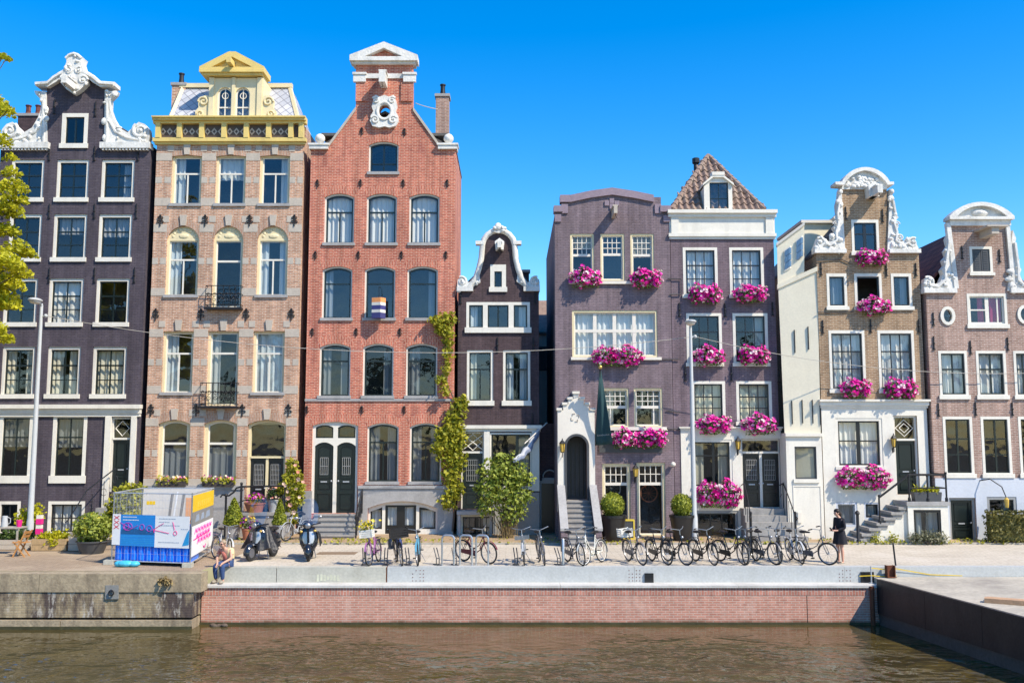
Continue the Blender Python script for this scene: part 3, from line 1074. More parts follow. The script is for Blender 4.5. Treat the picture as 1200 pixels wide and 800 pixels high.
# yellow entablature
x0, x1 = h.x0 - .02, h.x1 + .02
za, zb, zc, zd = (h.pz(270, y)[1] for y in (170, 163, 146.5, 139.5))
mb = MB()
cornice(mb, x0, x1, D, [(za, za + .1, .10), (za + .1, zb, .20), (zc, zc + .1, .22), (zc + .1, zd - .06, .34), (zd - .06, zd, .42)])
for px in (187, 212, 238, 264, 290, 316, 342, 354):
 X = h.pz(px, 155)[0]
 mb.box(X - .10, X + .10, D - .22, D + .02, zb + .001, zc - .001)
h.part('cornice', mb, M['yellow'])
mb = MB()
mb.box(x0 + .02, x1 - .02, D - .04, D + .1, zb, zc)
h.part('frieze', mb, surf('frieze_brown', (0.10, 0.075, 0.06), .8))
mb = MB()
for i in range(6):
 X = h.pz(199.5 + i * 26, 155)[0]
 zm = (zb + zc) / 2
 for k in (-.28, 0, .28):
  mb.slab([(X + k - .13, zm), (X + k, zm - .16), (X + k + .13, zm), (X + k, zm + .16)], [[(X + k - .06, zm), (X + k, zm - .08), (X + k + .06, zm), (X + k, zm + .08)]], D - .055, D)
h.parts('frieze_tile', mb, M['stone'])
h.finish()
# mansard
zl = zd
yb = D + 1.3
zt = P(270, 103, yb).z
xl, xr = h.pz(198, 140)[0], h.pz(349, 140)[0]
xtl, xtr = P(214, 104, yb).x, P(340, 104, yb).x
L = 3.4
mb = MB()
A = [(xl, D + .05, zl), (xr, D + .05, zl), (xr, D + L, zl), (xl, D + L, zl)]
B = [(xtl, yb, zt), (xtr, yb, zt), (xtr, D + L - 1, zt), (xtl, D + L - 1, zt)]
for i in range(4):
 j = (i + 1) % 4
 mb.poly([A[i], A[j], B[j], B[i]])
mb.poly(B)
m, N, out, nt = nodes('diamond_slate')
tc = N('ShaderNodeTexCoord').outputs['Object']
sp = N('ShaderNodeSeparateXYZ', {0: tc})
uv = N('ShaderNodeCombineXYZ', {0: sp.outputs[0], 1: sp.outputs[2]}).outputs[0]
mp = N('ShaderNodeMapping', {'Vector': uv, 'Rotation': (0, 0, PI / 4)}).outputs[0]
b = N('ShaderNodeTexBrick', {'Vector': mp, 'Color1': (0.36, 0.37, 0.40, 1), 'Color2': (0.50, 0.50, 0.52, 1), 'Mortar': (0.17, 0.17, 0.19, 1), 'Scale': 1.0, 'Mortar Size': 0.014, 'Brick Width': 0.28, 'Row Height': 0.28}, offset=0.0)
bs = N('ShaderNodeBsdfPrincipled', {'Base Color': b.outputs[0], 'Roughness': 0.45})
nt.links.new(bs.outputs[0], out.inputs[0])
h.part('mansard_roof', mb, m)
mb = MB()
for a, b_ in ((A[0], B[0]), (A[1], B[1])):
 mb.tube([a, b_], 0.10, 4)
mb.box(xtl - .1, xtr + .1, yb - .12, yb + .1, zt - .02, zt + .16)
h.part('mansard_edging', mb, M['cream'])
# dormer
x0, x1, z0, z1 = h.rect(245, 92, 308.5, 140)
yd = D - .05
w1 = h.rect(255, 103, 272, 138)
w2 = h.rect(276, 103, 293, 138)
o = 0.0
h_holes = [arch_poly(*w1, rise=(w1[1] - w1[0]) / 2 - .01), arch_poly(*w2, rise=(w2[1] - w2[0]) / 2 - .01)]
mb = MB().slab([(x0, z0), (x1, z0), (x1, z1), (x0, z1)], h_holes, yd, yd + .25)
mb.box(x0, x0 + .15, yd + .25, yd + 2.0, z0, z1)
mb.box(x1 - .15, x1, yd + .25, yd + 2.0, z0, z1)
for xx in (x0 + .02, (w1[1] + w2[0]) / 2 - .07, x1 - .24):
 mb.box(xx, xx + .2 if xx != (w1[1] + w2[0]) / 2 - .07 else xx + .14, yd - .06, yd - .003, z0, z1)
dm = h.part('dormer', mb, M['cream'])
for w_, hp in zip((w1, w2), h_holes):
 rs = (w_[1] - w_[0]) / 2 - .01
 fr = MB().slab(hp, [arch_poly(w_[0] + .06, w_[1] - .06, w_[2] + .06, w_[3] - .06, rs - .06)], yd + .08, yd + .14)
 c = (w_[0] + w_[1]) / 2
 fr.box(c - .02, c + .02, yd + .083, yd + .135, w_[2], w_[3] - .06)
 fr.box(w_[0], w_[1], yd + .079, yd + .137, w_[2] + .42, w_[2] + .47)
 fr.tube([(c + .13 * math.cos(t * .5236), yd + .1, w_[3] - .34 + .13 * math.sin(t * .5236)) for t in range(12)], .02, 5, closed=True)
 h.part('dormer_window', fr, M['white'], dm)
 gp = MB()
 gp.poly([(p[0], yd + .11, p[1]) for p in arch_poly(w_[0] + .04, w_[1] - .04, w_[2] + .04, w_[3] - .04, rs - .04)])
 h.part('pane', gp, M['glass_sky'], dm)
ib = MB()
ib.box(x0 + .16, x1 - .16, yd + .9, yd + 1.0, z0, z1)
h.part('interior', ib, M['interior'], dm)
px0, px1, pz0, pz1 = h.rect(237, 64.5, 312, 91)
pzb = h.rect(237, 85, 312, 91)[3]
cx = (px0 + px1) / 2
mb = MB()
mb.box(px0 + .1, px1 - .1, yd - .22, yd + .8, pz0, pzb - .12)
mb.box(px0, px1, yd - .32, yd + .8, pzb - .119, pzb)
mb.slab([(px0, pzb + .001), (px1, pzb + .001), (px1, pzb + .12), (cx + .14, pz1), (cx - .14, pz1), (px0, pzb + .12)], [[(px0 + .5, pzb + .10), (px1 - .5, pzb + .10), (cx, pz1 - .22)]], yd - .30, yd + .8)
mb.slab([(px0 + .45, pzb + .05), (px1 - .45, pzb + .05), (cx, pz1 - .18)], [], yd - .12, yd + .75)
mb.box(cx - .09, cx + .09, yd - .75, yd - .1, pzb + .12, pzb + .34)
h.part('pediment', mb, M['yellow'], dm)
for sg, xe in ((1, x1), (-1, x0)):
 mb = MB()
 pts = [(xe, z0), (xe + sg * .55, z0), (xe + sg * .55, z0 + .35), (xe + sg * .42, z0 + .5), (xe + sg * .45, z0 + .8), (xe + sg * .2, z0 + 1.02), (xe, z0 + 1.0)]
 mb.slab(pts if sg > 0 else pts[::-1], [], yd + .02, yd + .24)
 mb.tube(spiral(xe + sg * .22, yd, z0 + .75, .22, 1.4, sg, 0), .045, 6)
 mb.tube(spiral(xe + sg * .33, yd, z0 + .22, .15, 1.2, sg, 0), .035, 6)
 h.part('dormer_scroll', mb, M['cream'], dm)
h.chimney(201, 97, 217, 137, 1.2, mat='brick_tan', pots=1, potm='iron')
# french balconies
for r, yb0, yb1 in ((r2[1], 336, 361), (r3[1], 449, 476)):
 x0, x1, z0, z1 = h.rect(r[0] - 5.5, yb0, r[2] + 0.5, yb1)
 mb = MB()
 y = D - .28
 for zz in (z0 + .1, z0 + .62 * (z1 - z0), z1):
  mb.tube([(x0, y, zz), (x1, y, zz)], .018, 5)
  for xe in (x0, x1):
   mb.tube([(xe, y, zz), (xe, D, zz)], .016, 5)
 n = 6
 for k in range(n + 1):
  xx = x0 + (x1 - x0) * k / n
  mb.tube([(xx, y, z0), (xx, y, z1)], .014, 5)
  if k < n:
   w = (x1 - x0) / n
   for q in (.25, .5):
    mb.tube(spiral(xx + w / 2, y, z0 + .1 + q * (z1 - z0), w * .42, 1.3, 1 if k % 2 else -1, q * 6), .012, 4)
 mb.box(x0 - .03, x1 + .03, D - .33, D + .12, z0 - .08, z0)
 h.part('balcony_rail', mb, M['iron'])
# stoop of the tan house
mb = MB()
xa, xb = P(283, 600, D - .9).x, P(339, 600, D - .9).x
zl = P(310, 600, D - .9).z
mb.box(xa, xb, D - 1.0, D - .075, 0, zl - .12)
mb.box(xa - .05, xb + .05, D - 1.06, D - .073, zl - .12, zl)
n = 5
for i in range(n):
 mb.box(xa - .3 * (i + 1), xa - .3 * i - .001, D - 1.0, D - .125, 0, (zl - .02) * (n - i) / (n + 1))
h.part('stoop', mb, M['stone_step'])
mb = MB()
yr = D - .98
pa = P(265, 580, yr)
pbb = P(283, 570, yr)
pe = P(334, 569, yr)
mb.tube([(pa.x, yr, 0), (pa.x, yr, pa.z)], .045, 7)
mb.ball((pa.x, yr, pa.z), .07, 8)
mb.tube([(pbb.x, yr, zl), (pbb.x, yr, pbb.z + .1)], .045, 7)
mb.ball((pbb.x, yr, pbb.z + .12), .06, 8)
mb.tube([(pa.x - .22, yr, pa.z - .08), (pa.x - .15, yr, pa.z + .02), (pa.x + .1, yr, pa.z - .02), (pa.x + .3, yr, pa.z + .12), (pbb.x - .2, yr, pbb.z - .05), (pbb.x, yr, pbb.z), (pe.x, yr, pe.z)], .035, 6)
mb.tube([(pe.x, yr, zl), (pe.x, yr, pe.z)], .03, 6)
mb.tube([(pa.x + .1, yr, .3), (pa.x + .35, yr, pa.z - .35), (pa.x + .7, yr, pa.z - .2), (pe.x, yr, pe.z - .5)], .022, 6)
h.part('stoop_railing', mb, M['iron'])
H2 = h

# ================================================================ HOUSE 3: red brick neck gable
h = House('canal_house', 'tall red brick house with pointed gable and white oval cartouche', 38.0,
   [(364.5, 174), (384.5, 174), (417, 130), (417, 88), (417, 76), (484, 76), (484, 88), (484, 130), (514, 172), (514.5, 174), (534, 174)], 'brick_red', depth=4,
   ridge=P(450, 130, 38).z, seed=13)
S3 = dict(frame='white', fw=0.06, ft=0.06, fb=0.04, sash='green_dark', sw=0.07, sill='stone_grey', sill_h=0.12, rec=0.07)
x3 = [((380, 415), (429.5, 465), (479.5, 515)), ((377.3, 412.5), (427, 463), (477, 513)), ((374, 410.5), (425, 461), (475.6, 512.4))]
ys = [(227, 286), (312, 374), (402.5, 465)]
rr = []
for i in range(3):
 for j in range(3):
  r = (x3[i][j][0], ys[i][0], x3[i][j][1], ys[i][1])
  rr.append(r)
  h.win(r, arch=0.16, bars=TEE if i == 0 else HBAR if i == 2 else [('h', .70, 0, 1, .06)],
    curtain=(['full', 'full', 'full'], ['left', None, 'right'], ['sides', 'right', 'left'])[i][j],
    cmat='curtain' if i == 0 else 'curtain_grey', glass='glass' if i == 0 else 'glass_sky' if i == 1 else 'glass_dark', **S3)
r = (432, 166, 467, 203)
rr.append(r)
h.win(r, arch=0.13, bars=[('v', .5, 0, 1, .06), ('h', .28, 0, 1, .05)], glass='glass_sky', curtain=None, **S3)
for r in ((430, 495.5, 467, 565.5), (480, 495.5, 517, 565.5)):
 rr.append(r)
 h.win(r, arch=0.16, bars=[('h', .70, 0, 1, .06), ('v', .5, 0, .7, .05)], glass='glass_dark', curtain='sides', cmat='curtain_grey', **S3)
rd = (365, 494, 419, 601)
x0, x1, z0, z1 = h.rect(*rd)
h.holes.append(arch_poly(x0, x1, z0, z1, .16))
y = h.D + .08
c = (x0 + x1) / 2
zt = h.rect(365, 518, 419, 601)[3]
lv = [arch_poly(x0 + .10, c - .07, z0 - .001, zt, .16, 8), arch_poly(c + .07, x1 - .10, z0 - .001, zt, .16, 8)]
fl = [arch_poly(x0 + .12, c - .09, zt + .17, z1 - .13, .10, 8), arch_poly(c + .09, x1 - .12, zt + .17, z1 - .13, .10, 8)]
op = arch_poly(x0, x1, z0 - .002, z1, .16)
h.part('door_frame', MB().slab(op, lv + fl, y, y + .16), M['white'])
for k, o_ in enumerate(lv):
 a, b = o_[0][0], o_[1][0]
 Hh = zt - z0
 ps = [arch_poly(a + .12, b - .12, z0 + .10, z0 + .27 * Hh), arch_poly(a + .12, b - .12, z0 + .32 * Hh, z0 + .42 * Hh), arch_poly(a + .12, b - .12, z0 + .47 * Hh, zt - .14, .12, 8)]
 mb = MB().slab([(p[0], max(p[1], z0)) for p in o_], ps, y + .07, y + .11)
 mb.box(a + .03, b - .03, y + .112, y + .13, z0, zt - .18)
 mb.slab(arch_poly(a + .03, b - .03, zt - .179, zt - .01, .14), [], y + .112, y + .13)
 for p in ps:
  xs = [q[0] for q in p]
  zs = [q[1] for q in p]
  mb.box(min(xs) + .05, max(xs) - .05, y + .085, y + .114, min(zs) + .05, max(zs) - (.16 if p is ps[2] else .05))
 dr = h.part('door', mb, M['green_dark'])
 mb = MB()
 gx0, gx1, gz0, gz1 = a + .22, b - .22, z0 + .54 * Hh, z0 + .78 * Hh
 for q in range(5):
  xx = gx0 + (gx1 - gx0) * q / 4
  mb.tube([(xx, y + .06, gz0), (xx, y + .06, gz1)], .010, 5)
 for zz in (gz0, (gz0 + gz1) / 2, gz1):
  mb.tube([(gx0, y + .06, zz), (gx1, y + .06, zz)], .010, 5)
 h.part('grille', mb, M['grey_frame'], dr)
 mb = MB()
 mb.ball(((b - .07) if k == 0 else (a + .07), y + .03, z0 + .45 * Hh), .04, 8, k=6)
 mb.box((a + b) / 2 - .13, (a + b) / 2 + .13, y + .06, y + .075, z0 + .44 * Hh - .025, z0 + .44 * Hh + .025)
 h.part('handle', mb, M['zinc'], dr)
for o_ in fl:
 fw_ = h.part('fanlight', MB().slab(o_, [[(p[0] + (.05 if p[0] < sum(q[0] for q in o_) / len(o_) else -.05), p[1] + (.05 if p[1] < zt + .3 else -.05)) for p in o_]], y + .05, y + .11), M['green_dark'])
 mb = MB()
 mb.poly([(p[0], y + .085, p[1]) for p in o_])
 h.part('pane', mb, M['glass_dark'], fw_)
h.arches(rr + [rd], 0.16, 0.34)
x0, x1, z0, z1 = h.rect(431, 587, 512.5, 633)
# basement shop front with segmental head
op = arch_poly(x0, x1, max(z0, .02), z1, .28, 14)
h.holes.append(op)
m1, m2 = h.pz(449, 610)[0], h.pz(489, 610)[0]
y = h.D + .12
inn = [arch_poly(m1 + .06, m2 - .06, .06, z1 - .16, 0)]
mb = MB()
mb.slab(op, [[(x0 + .08, .25), (m1 - .06, .25), (m1 - .06, z1 - .24), (x0 + .5, z1 - .27), (x0 + .08, z1 - .42)], inn[0], [(m2 + .06, .25), (x1 - .08, .25), (x1 - .08, z1 - .42), (x1 - .5, z1 - .27), (m2 + .06, z1 - .24)]], y, y + .14)
bw = h.part('basement_front', mb, M['white'])
mb = MB()
for a, b in ((x0 + .08, m1 - .06), (m2 + .06, x1 - .08)):
 mb.slab([(a, .25), (b, .25), (b, z1 - .28), (a, z1 - .28)], [[(a + .06, .32), (b - .06, .32), (b - .06, z1 - .36), (a + .06, z1 - .36)]], y + .05, y + .10)
a, b, c = m1 + .06, m2 - .06, (m1 + m2) / 2
mb.slab([(a, .06), (b, .06), (b, z1 - .16), (a, z1 - .16)], [[(a + .1, .4), (c - .16, .4), (c - .16, z1 - .24), (a + .1, z1 - .24)], [(c + .16, .4), (b - .1, .4), (b - .1, z1 - .24), (c + .16, z1 - .24)]], y + .05, y + .10)
h.part('basement_door', mb, M['black'], bw)
mb = MB()
mb.poly([(x0 + .1, y + .075, .27), (x1 - .1, y + .075, .27), (x1 - .1, y + .075, z1 - .3), (x0 + .1, y + .075, z1 - .3)])
h.part('pane', mb, M['glass'], bw)
mb = MB()
curtain_mb(mb, x0 + .1, m1 - .1, .3, z1 - .3, y + .22, h.rnd)
curtain_mb(mb, m2 + .1, x1 - .1, .3, z1 - .3, y + .22, h.rnd)
curtain_mb(mb, a + .05, c - .14, .3, z1 - .2, y + .22, h.rnd)
curtain_mb(mb, c + .14, b - .05, .3, z1 - .2, y + .22, h.rnd)
h.part('curtain', mb, M['curtain'], bw, smooth='all')
# plinth
D = h.D
zp = h.pz(470, 569)[1]
xs0 = h.pz(419.5, 600)[0]
mb = MB().slab([(xs0, 0.0), (x0 - .006, 0.0), (x0 - .006, z1 - .28)] + [(p[0], p[1] + .006) for p in op[2:][::-1]] + [(x1 + .006, z1 - .28), (x1 + .006, 0), (h.x1 - .002, 0), (h.x1 - .002, zp - .1), (xs0, zp - .1)], [], D - .06, D + .02)
mb.box(xs0, h.x1 + .02, D - .12, D + .02, zp - .1, zp + .02)
xl = h.pz(365, 600)[0]
mb.box(h.x0, xl, D - .06, D + .02, 0, zp - .2)
h.part('plinth', mb, M['stone_grey'])
mb = MB()
zz = h.pz(450, 468.5)[1]
mb.box(h.x0 - .01, h.x1 + .01, D - .05, D + .02, zz - .05, zz + .05)
h.part('string_course', mb, M['stone_grey'])
# gable dress
mb = MB()
for a, b in ((363, 385), (513.5, 536)):
 x0, x1, z0, z1 = h.rect(a, 169, b, 175.5)
 mb.box(x0, x1, D - .14, D + .45, z0, z1 - .08)
 mb.box(x0 - .04, x1 + .04, D - .18, D + .49, z1 - .08, z1)
h.parts('shoulder_cap', mb, M['white_old'])
for cx_ in (374.3, 525.4):
 X, Z = h.pz(cx_, 161.5)
 mb = MB()
 mb.lathe([(.13, -.30), (.09, -.24), (.07, -.2)], (X, D + .15, Z), 12)
 mb.ball((X, D + .15, Z), .21, 14, k=9)
 h.part('ball_finial', mb, M['white_old'], smooth=True)
mb = MB()
for (ax, ay), (bx, by) in (((384.5, 174), (417, 130)), ((484, 130), (514, 172))):
 p, q = h.pz(ax, ay), h.pz(bx, by)
 mb.slab([p, q, (q[0], q[1] + .16), (p[0], p[1] + .16)], [], D - .06, D + .4)
h.parts('gable_coping', mb, M['stone'])
x0, x1, z0, z1 = h.rect(411, 52, 490, 76)
zb = h.pz(450, 70)[1]
zq = h.pz(450, 75.5)[1]
cx = (x0 + x1) / 2
mb = MB()
mb.box(x0 + .1, x1 - .1, D - .16, D + .4, zq - .04, zq + .06)
mb.box(x0, x1, D - .28, D + .4, zq + .06, zb)
mb.slab([(x0, zb + .001), (x1, zb + .001), (x1, zb + .10), (cx, z1), (x0, zb + .10)], [[(x0 + .62, zb + .03), (x1 - .62, zb + .03), (cx, z1 - .27)]], D - .27, D + .4)
h.part('pediment', mb, M['white_old'])
mb = MB().slab([(x0 + .4, zb), (x1 - .4, zb), (cx, z1 - .15)], [], D - .02, D + .3)
h.part('pediment_field', mb, M['brick_red'])
zc0, zc1 = h.pz(450, 97)[1], h.pz(450, 87)[1]
mb = MB()
xn0, xn1 = h.rect(414.5, 87, 487.5, 97)[:2]
mb.box(xn0 + .1, xn1 - .1, D - .06, D + .02, zc1 - .2, zc1)
for a in (xn0, xn1 - .52):
 mb.box(a, a + .52, D - .12, D + .02, zc0, zc1 - .06)
 mb.box(a - .03, a + .55, D - .16, D + .02, zc1 - .06, zc1 + .03)
h.part('white_band', mb, M['white_old'])
mb = MB()
pz_ = h.rect(417, 97.5, 431, 130)
mb.box(pz_[0] + .001, pz_[1], D - .07, D + .02, pz_[2] + .4, zc0 - .002)
pz_ = h.rect(470, 97.5, 484, 130)
mb.box(pz_[0], pz_[1] - .001, D - .07, D + .02, pz_[2] + .4, zc0 - .002)
h.parts('brick_pilaster', mb, M['brick_red'])
h.hoist(450.5, 97, 0.75, 0.26, 0.5, 'white_old')
cart = [(437, 149), (434, 143), (435, 137), (438, 132), (436, 126), (438, 119), (440, 113), (446, 115), (451, 113), (456, 115), (462, 113), (464.5, 119), (466, 126), (464, 132), (467, 137), (467.5, 143), (464, 149), (457, 151), (451, 149.5), (445, 151)]
X, Z = h.pz(451, 131.5)
ov = oval(X, Z, .23, .29)
h.holes.append(ov)
mb = MB().slab(h.poly(cart), [ov], D - .16, D - .002)
mb.tube([(p[0], D - .16, p[1]) for p in oval(X, Z, .30, .37, 20)], .055, 6, closed=True)
for px, py, r_, sg in ((440, 142, .18, -1), (461, 142, .18, 1), (441, 119, .15, -1), (460, 119, .15, 1)):
 q = h.pz(px, py)
 mb.tube(spiral(q[0], D - .17, q[1], r_, 1.4, sg, .5), .05, 6)
h.part('oval_cartouche', mb, M['white_old'], smooth=True)
h.anchors([(424, 155), (474, 156), (372, 216), (422.5, 216), (472.5, 216), (524, 216), (369.5, 300), (420, 300), (470.5, 300), (522.5, 300), (366, 390), (417.5, 390), (468.6, 390), (359.5, 481), (424, 481), (473.7, 481)], 0.30, True)
h.finish()
h.chimney(510.6, 110, 525.6, 170, 2.2, mat='brick_pinkish', pots=1, potm='iron')
# steps and rails
mb = MB()
xa, xb = P(366, 612, D - .6).x, P(420, 612, D - .6).x
z_d = h.rect(*rd)[2]
n = 5
stair(mb, xa, xb, D - .12, .28, n, z_d - .02, first=.055)
h.part('front_steps', mb, M['stone_step'])
mb = MB()
for xr in (xb + .06,):
 y0, y1 = D - .12, D - .12 - .28 * n
 mb.tube([(xr, y0, z_d + .95), (xr, y1, .95), (xr, y1 - .15, .85), (xr, y1 - .12, .75)], .028, 6)
 mb.tube([(xr, y0, z_d), (xr, y0, z_d + .95)], .026, 6)
 mb.tube([(xr, y1, 0), (xr, y1, .95)], .03, 6)
 for k in range(1, 6):
  f = k / 6
  yy = y0 + (y1 - y0) * f
  mb.tube([(xr, yy, z_d * (1 - f)), (xr, yy, z_d * (1 - f) + .95)], .014, 5)
  mb.tube([(xr, yy + .1 * math.sin(t * .8), z_d * (1 - f) + .45 + .13 * math.cos(t * .8)) for t in range(9)], .012, 4)
h.part('step_railing', mb, M['iron'])
H3 = h

# ================================================================ HOUSE 4: small dark bell gable
c4x = 584.2
neck = [(557.5, 326), (561.5, 314), (564, 303), (565, 292), (565.5, 286), (567.5, 280), (571.5, 275), (577, 271.5), (584.2, 270)]
left4 = [(537, 341), (550, 340), (553, 333)] + neck
top4 = left4 + [(2 * c4x - x, y) for x, y in left4[:-1]][::-1]
h = House('canal_house', 'narrow low dark brown brick house with small white-edged bell gable', 38.0, top4, 'brick_brown', depth=8, ridge=P(584, 296, 38).z, seed=14)
D = h.D
S4 = dict(frame='white', fw=0.10, rec=.03, sash='green_dark', sill='white', sill_h=0.2)
h.win((574.5, 310, 593, 339), frame='white', fw=0.17, fb=0.05, ft=.28, sash='green_dark', sill_h=.2, glass='glass_dark')
x0, x1, z0, z1 = h.rect(546.5, 354, 621, 386)
ma, mb_ = h.rect(566, 354, 571.5, 386)[:2], h.rect(596, 354, 602, 386)[:2]
op = arch_poly(x0, x1, z0, z1)
h.holes.append(op)
# triple light
w = h.part('window', MB().slab(op, [arch_poly(x0 + .11, ma[0], z0 + .06, z1 - .12), arch_poly(ma[1], mb_[0], z0 + .06, z1 - .12), arch_poly(mb_[1], x1 - .11, z0 + .06, z1 - .12)], D - .012, D + .15), M['white'])
sm = MB()
for a, b in ((x0 + .11, ma[0]), (ma[1], mb_[0]), (mb_[1], x1 - .11)):
 sm.slab(arch_poly(a, b, z0 + .06, z1 - .12), [arch_poly(a + .06, b - .06, z0 + .12, z1 - .18)], D + .06, D + .11)
xm = (ma[1] + mb_[0]) / 2
sm.box(xm - .04, xm + .04, D + .063, D + .108, z0 + .1, z1 - .16)
h.part('sash', sm, M['green_dark'], w)
gm = MB()
gm.poly([(x0 + .1, D + .085, z0 + .05), (x1 - .1, D + .085, z0 + .05), (x1 - .1, D + .085, z1 - .1), (x0 + .1, D + .085, z1 - .1)])
h.part('pane', gm, M['glass_sky'], w)
sm = MB()
sm.box(x0 - .06, x1 + .06, D - .08, D - .014, z0 - .14, z0 + .08)
h.part('sill', sm, M['white'], w)
cm = MB()
curtain_mb(cm, x0 + .15, x0 + .45, z0, z1, D + .24, h.rnd)
curtain_mb(cm, x1 - .45, x1 - .15, z0, z1, D + .24, h.rnd)
h.part('curtain', cm, M['curtain'], w, smooth='all')
for r, c in (((547, 410, 578, 472), 'left'), ((589.5, 410, 621.5, 472), 'sides')):
 h.win(r, bars=[('v', .5, 0, .66, .05), ('h', .66, 0, 1, .06)], curtain=c, cmat='curtain_cream' if c == 'left' else 'curtain', glass='glass_sky', **S4)
# ground floor
h.door((540.5, 506, 567, 596), frame='white', fw=.05, transom=.72, mat='green_dark', panel_glass=True, tbars=[[(.05, .5), (.5, .95), (.95, .5), (.5, .05), (.05, .5)], [(.02, .1), (.98, .9)], [(.02, .9), (.98, .1)]])
h.win((574, 507, 623, 571), frame='white', fw=.06, sash='green_dark', bars=[('v', .68, 0, 1, .12), ('h', .62, 0, 1, .06)], curtain='right', cmat='curtain_cream', glass='glass_dark', sill_h=.14)
mb = MB()
x0, x1, z0, z1 = h.rect(543, 498, 632.5, 505.5)
cornice(mb, h.x0 + .1, h.x1 + .02, D, [(z0, z0 + .12, .06), (z0 + .12, z1, .16)])
for a, b in ((567.2, 573.8), (623.2, 632)):
 q = h.rect(a, 506, b, 590)
 mb.box(q[0], q[1], D - .09, D + .02, h.pz(600, 575)[1], z0 - .001)
h.part('cornice', mb, M['white'])
mb = MB()
zq = h.pz(600, 576)[1]
xw = h.rect(540, 600, 580, 632)
mb.slab([(h.x0 + .002, 0), (xw[0], 0), (xw[0], xw[3]), (xw[1], xw[3]), (xw[1], 0), (h.x1 - .002, 0), (h.x1 - .002, zq - .02), (h.rect(567.5, 570, 580, 590)[0], zq - .02), (h.rect(567.5, 570, 580, 590)[0], h.pz(550, 597)[1]), (h.x0 + .002, h.pz(550, 597)[1])], [], D - .06, D + .02)
h.part('plinth', mb, M['grey_frame'])
w = h.win((540, 603, 580, 633), frame='white', fw=.07, sash='black', bars=grid(5, 2, w=.04) + [('v', .45, 0, 1, .16)], sill=None, curtain='right')
mb = MB()
q = h.rect(535, 597, 580, 601)
mb.box(q[0] + .05, q[1], D - .75, D - .062, q[2], q[3])
for a in (q[0] + .1, q[1] - .2):
 mb.box(a, a + .1, D - .7, D - .6, 0, q[2] - .001)
h.part('stoop', mb, M['stone_grey'])
# white bell edging, volutes, crest
mb = MB()
edge = [(550, 337), (553, 333)] + neck
edge = edge + [(2 * c4x - x, y) for x, y in edge[:-1]][::-1]
q = h.poly(edge)
mb.tube([(p[0], D - .03, p[1]) for p in q], .115, 6)
mb.tube([(p[0], D - .1, p[1]) for p in q], .05, 6)
h.part('bell_edging', mb, M['white_old'], smooth=True)
lv = [(536, 341), (536, 334), (536.5, 328), (541, 324), (546, 325), (549, 331), (555, 330), (562, 322), (563, 330), (554.5, 336), (554.5, 341)]
scroll_piece(h, 'gable_scroll', lv, 'white_old', vol=[(541.5, 329.5, .19, -1, 1)], blobs=4, thick=.2)
scroll_piece(h, 'gable_scroll', mir(lv, c4x), 'white_old', vol=[(626.9, 329.5, .19, 1, 1)], blobs=4, thick=.2)
mb = MB()
for a in (535.5, 613.5):
 q = h.rect(a, 336, a + 19, 341.5)
 mb.box(q[0], q[1], D - .14, D + .25, q[2], q[3])
h.parts('scroll_ledge', mb, M['white_old'])
cr = [(576, 272), (578, 268), (581, 266), (584.2, 263.5), (587.4, 266), (590.4, 268), (592.4, 272), (584.2, 274)]
scroll_piece(h, 'gable_crest', cr, 'white_old', blobs=6, thick=.2, out=.16)
h.anchors([(540, 347), (627, 347), (583, 404), (625, 404), (624, 493)], .6)
mb = MB()
for a, b in ((557.5, 567), (601.4, 611)):
 q = h.rect(a, 283, b, 287)
 mb.box(q[0], q[1], D - .16, D + .2, q[2], q[3])
h.parts('neck_moulding', mb, M['white_old'])
h.hoist(585.5, 291, .8, .16, .24, 'white_old', hood=True)
h.finish()
h.chimney(613, 316, 620, 335, 1.5, mat='brick_brown', pots=0)
H4 = h

# ================================================================ HOUSE 5: mauve painted brick hotel with stepped parapet
h = House('canal_house', 'wide mauve painted brick house with raised parapet and white crow-stepped porch', 37.0,
   [(650, 253), (650, 243), (658, 243), (658, 231), (669, 231), (692, 226), (717, 222.5), (741, 226), (764, 231), (774.5, 231), (774.5, 243), (784.6, 244), (784.6, 253)],
   'brick_purple', depth=9, eave=P(700, 250, 37).z, seed=15)
D = h.D
S5 = dict(frame='cream', fw=.07, fb=.05, sash='offwhite', sw=.05, sill=None, rec=.03)
for r, bars, gl in (((668.3, 274, 696.3, 331), LEADED, 'glass_dark'), ((703.7, 274, 732, 329), LEADED, 'glass_sky'), ((739, 274, 766.6, 331), LEADED, 'glass_dark')):
 h.win(r, bars=bars, curtain='blind' if gl != 'glass_sky' else None, cmat='curtain_cream', glass=gl, **S5)
mb = MB()
q = h.rect(668, 329.8, 768, 333)
mb.box(q[0] - .05, q[1] + .05, D - .1, D - .003, q[2], q[3])
q = h.rect(669, 418.5, 775, 421.8)
mb.box(q[0], q[1], D - .1, D - .003, q[2], q[3])
q = h.rect(705, 500, 781, 504)
mb.box(q[0], q[1], D - .1, D - .003, q[2], q[3])
h.parts('sill', mb, M['offwhite'])
h.win((670.5, 363.5, 770.5, 419), frame='cream', fw=.08, sash='offwhite', sw=.05, bars=[('v', .25, 0, 1, .14), ('v', .5, 0, 1, .14), ('v', .75, 0, 1, .14), ('h', .58, 0, 1, .12)], curtain='full', glass='glass', sill=None, rec=.03)
for r in ((705.5, 454.5, 737, 500), (743, 454.5, 776.5, 500)):
 h.win(r, bars=grid(4, 3, .55, 1, .03) + [('h', .52, 0, 1, .11), ('v', .27 if r[0] < 730 else .75, 0, .52, .05)], curtain='left' if r[0] < 730 else 'right', glass='glass_dark', **S5)
S5g = dict(frame='cream', fw=.09, sash='offwhite', sw=.04, sill=None, rec=.05, fb=.06)
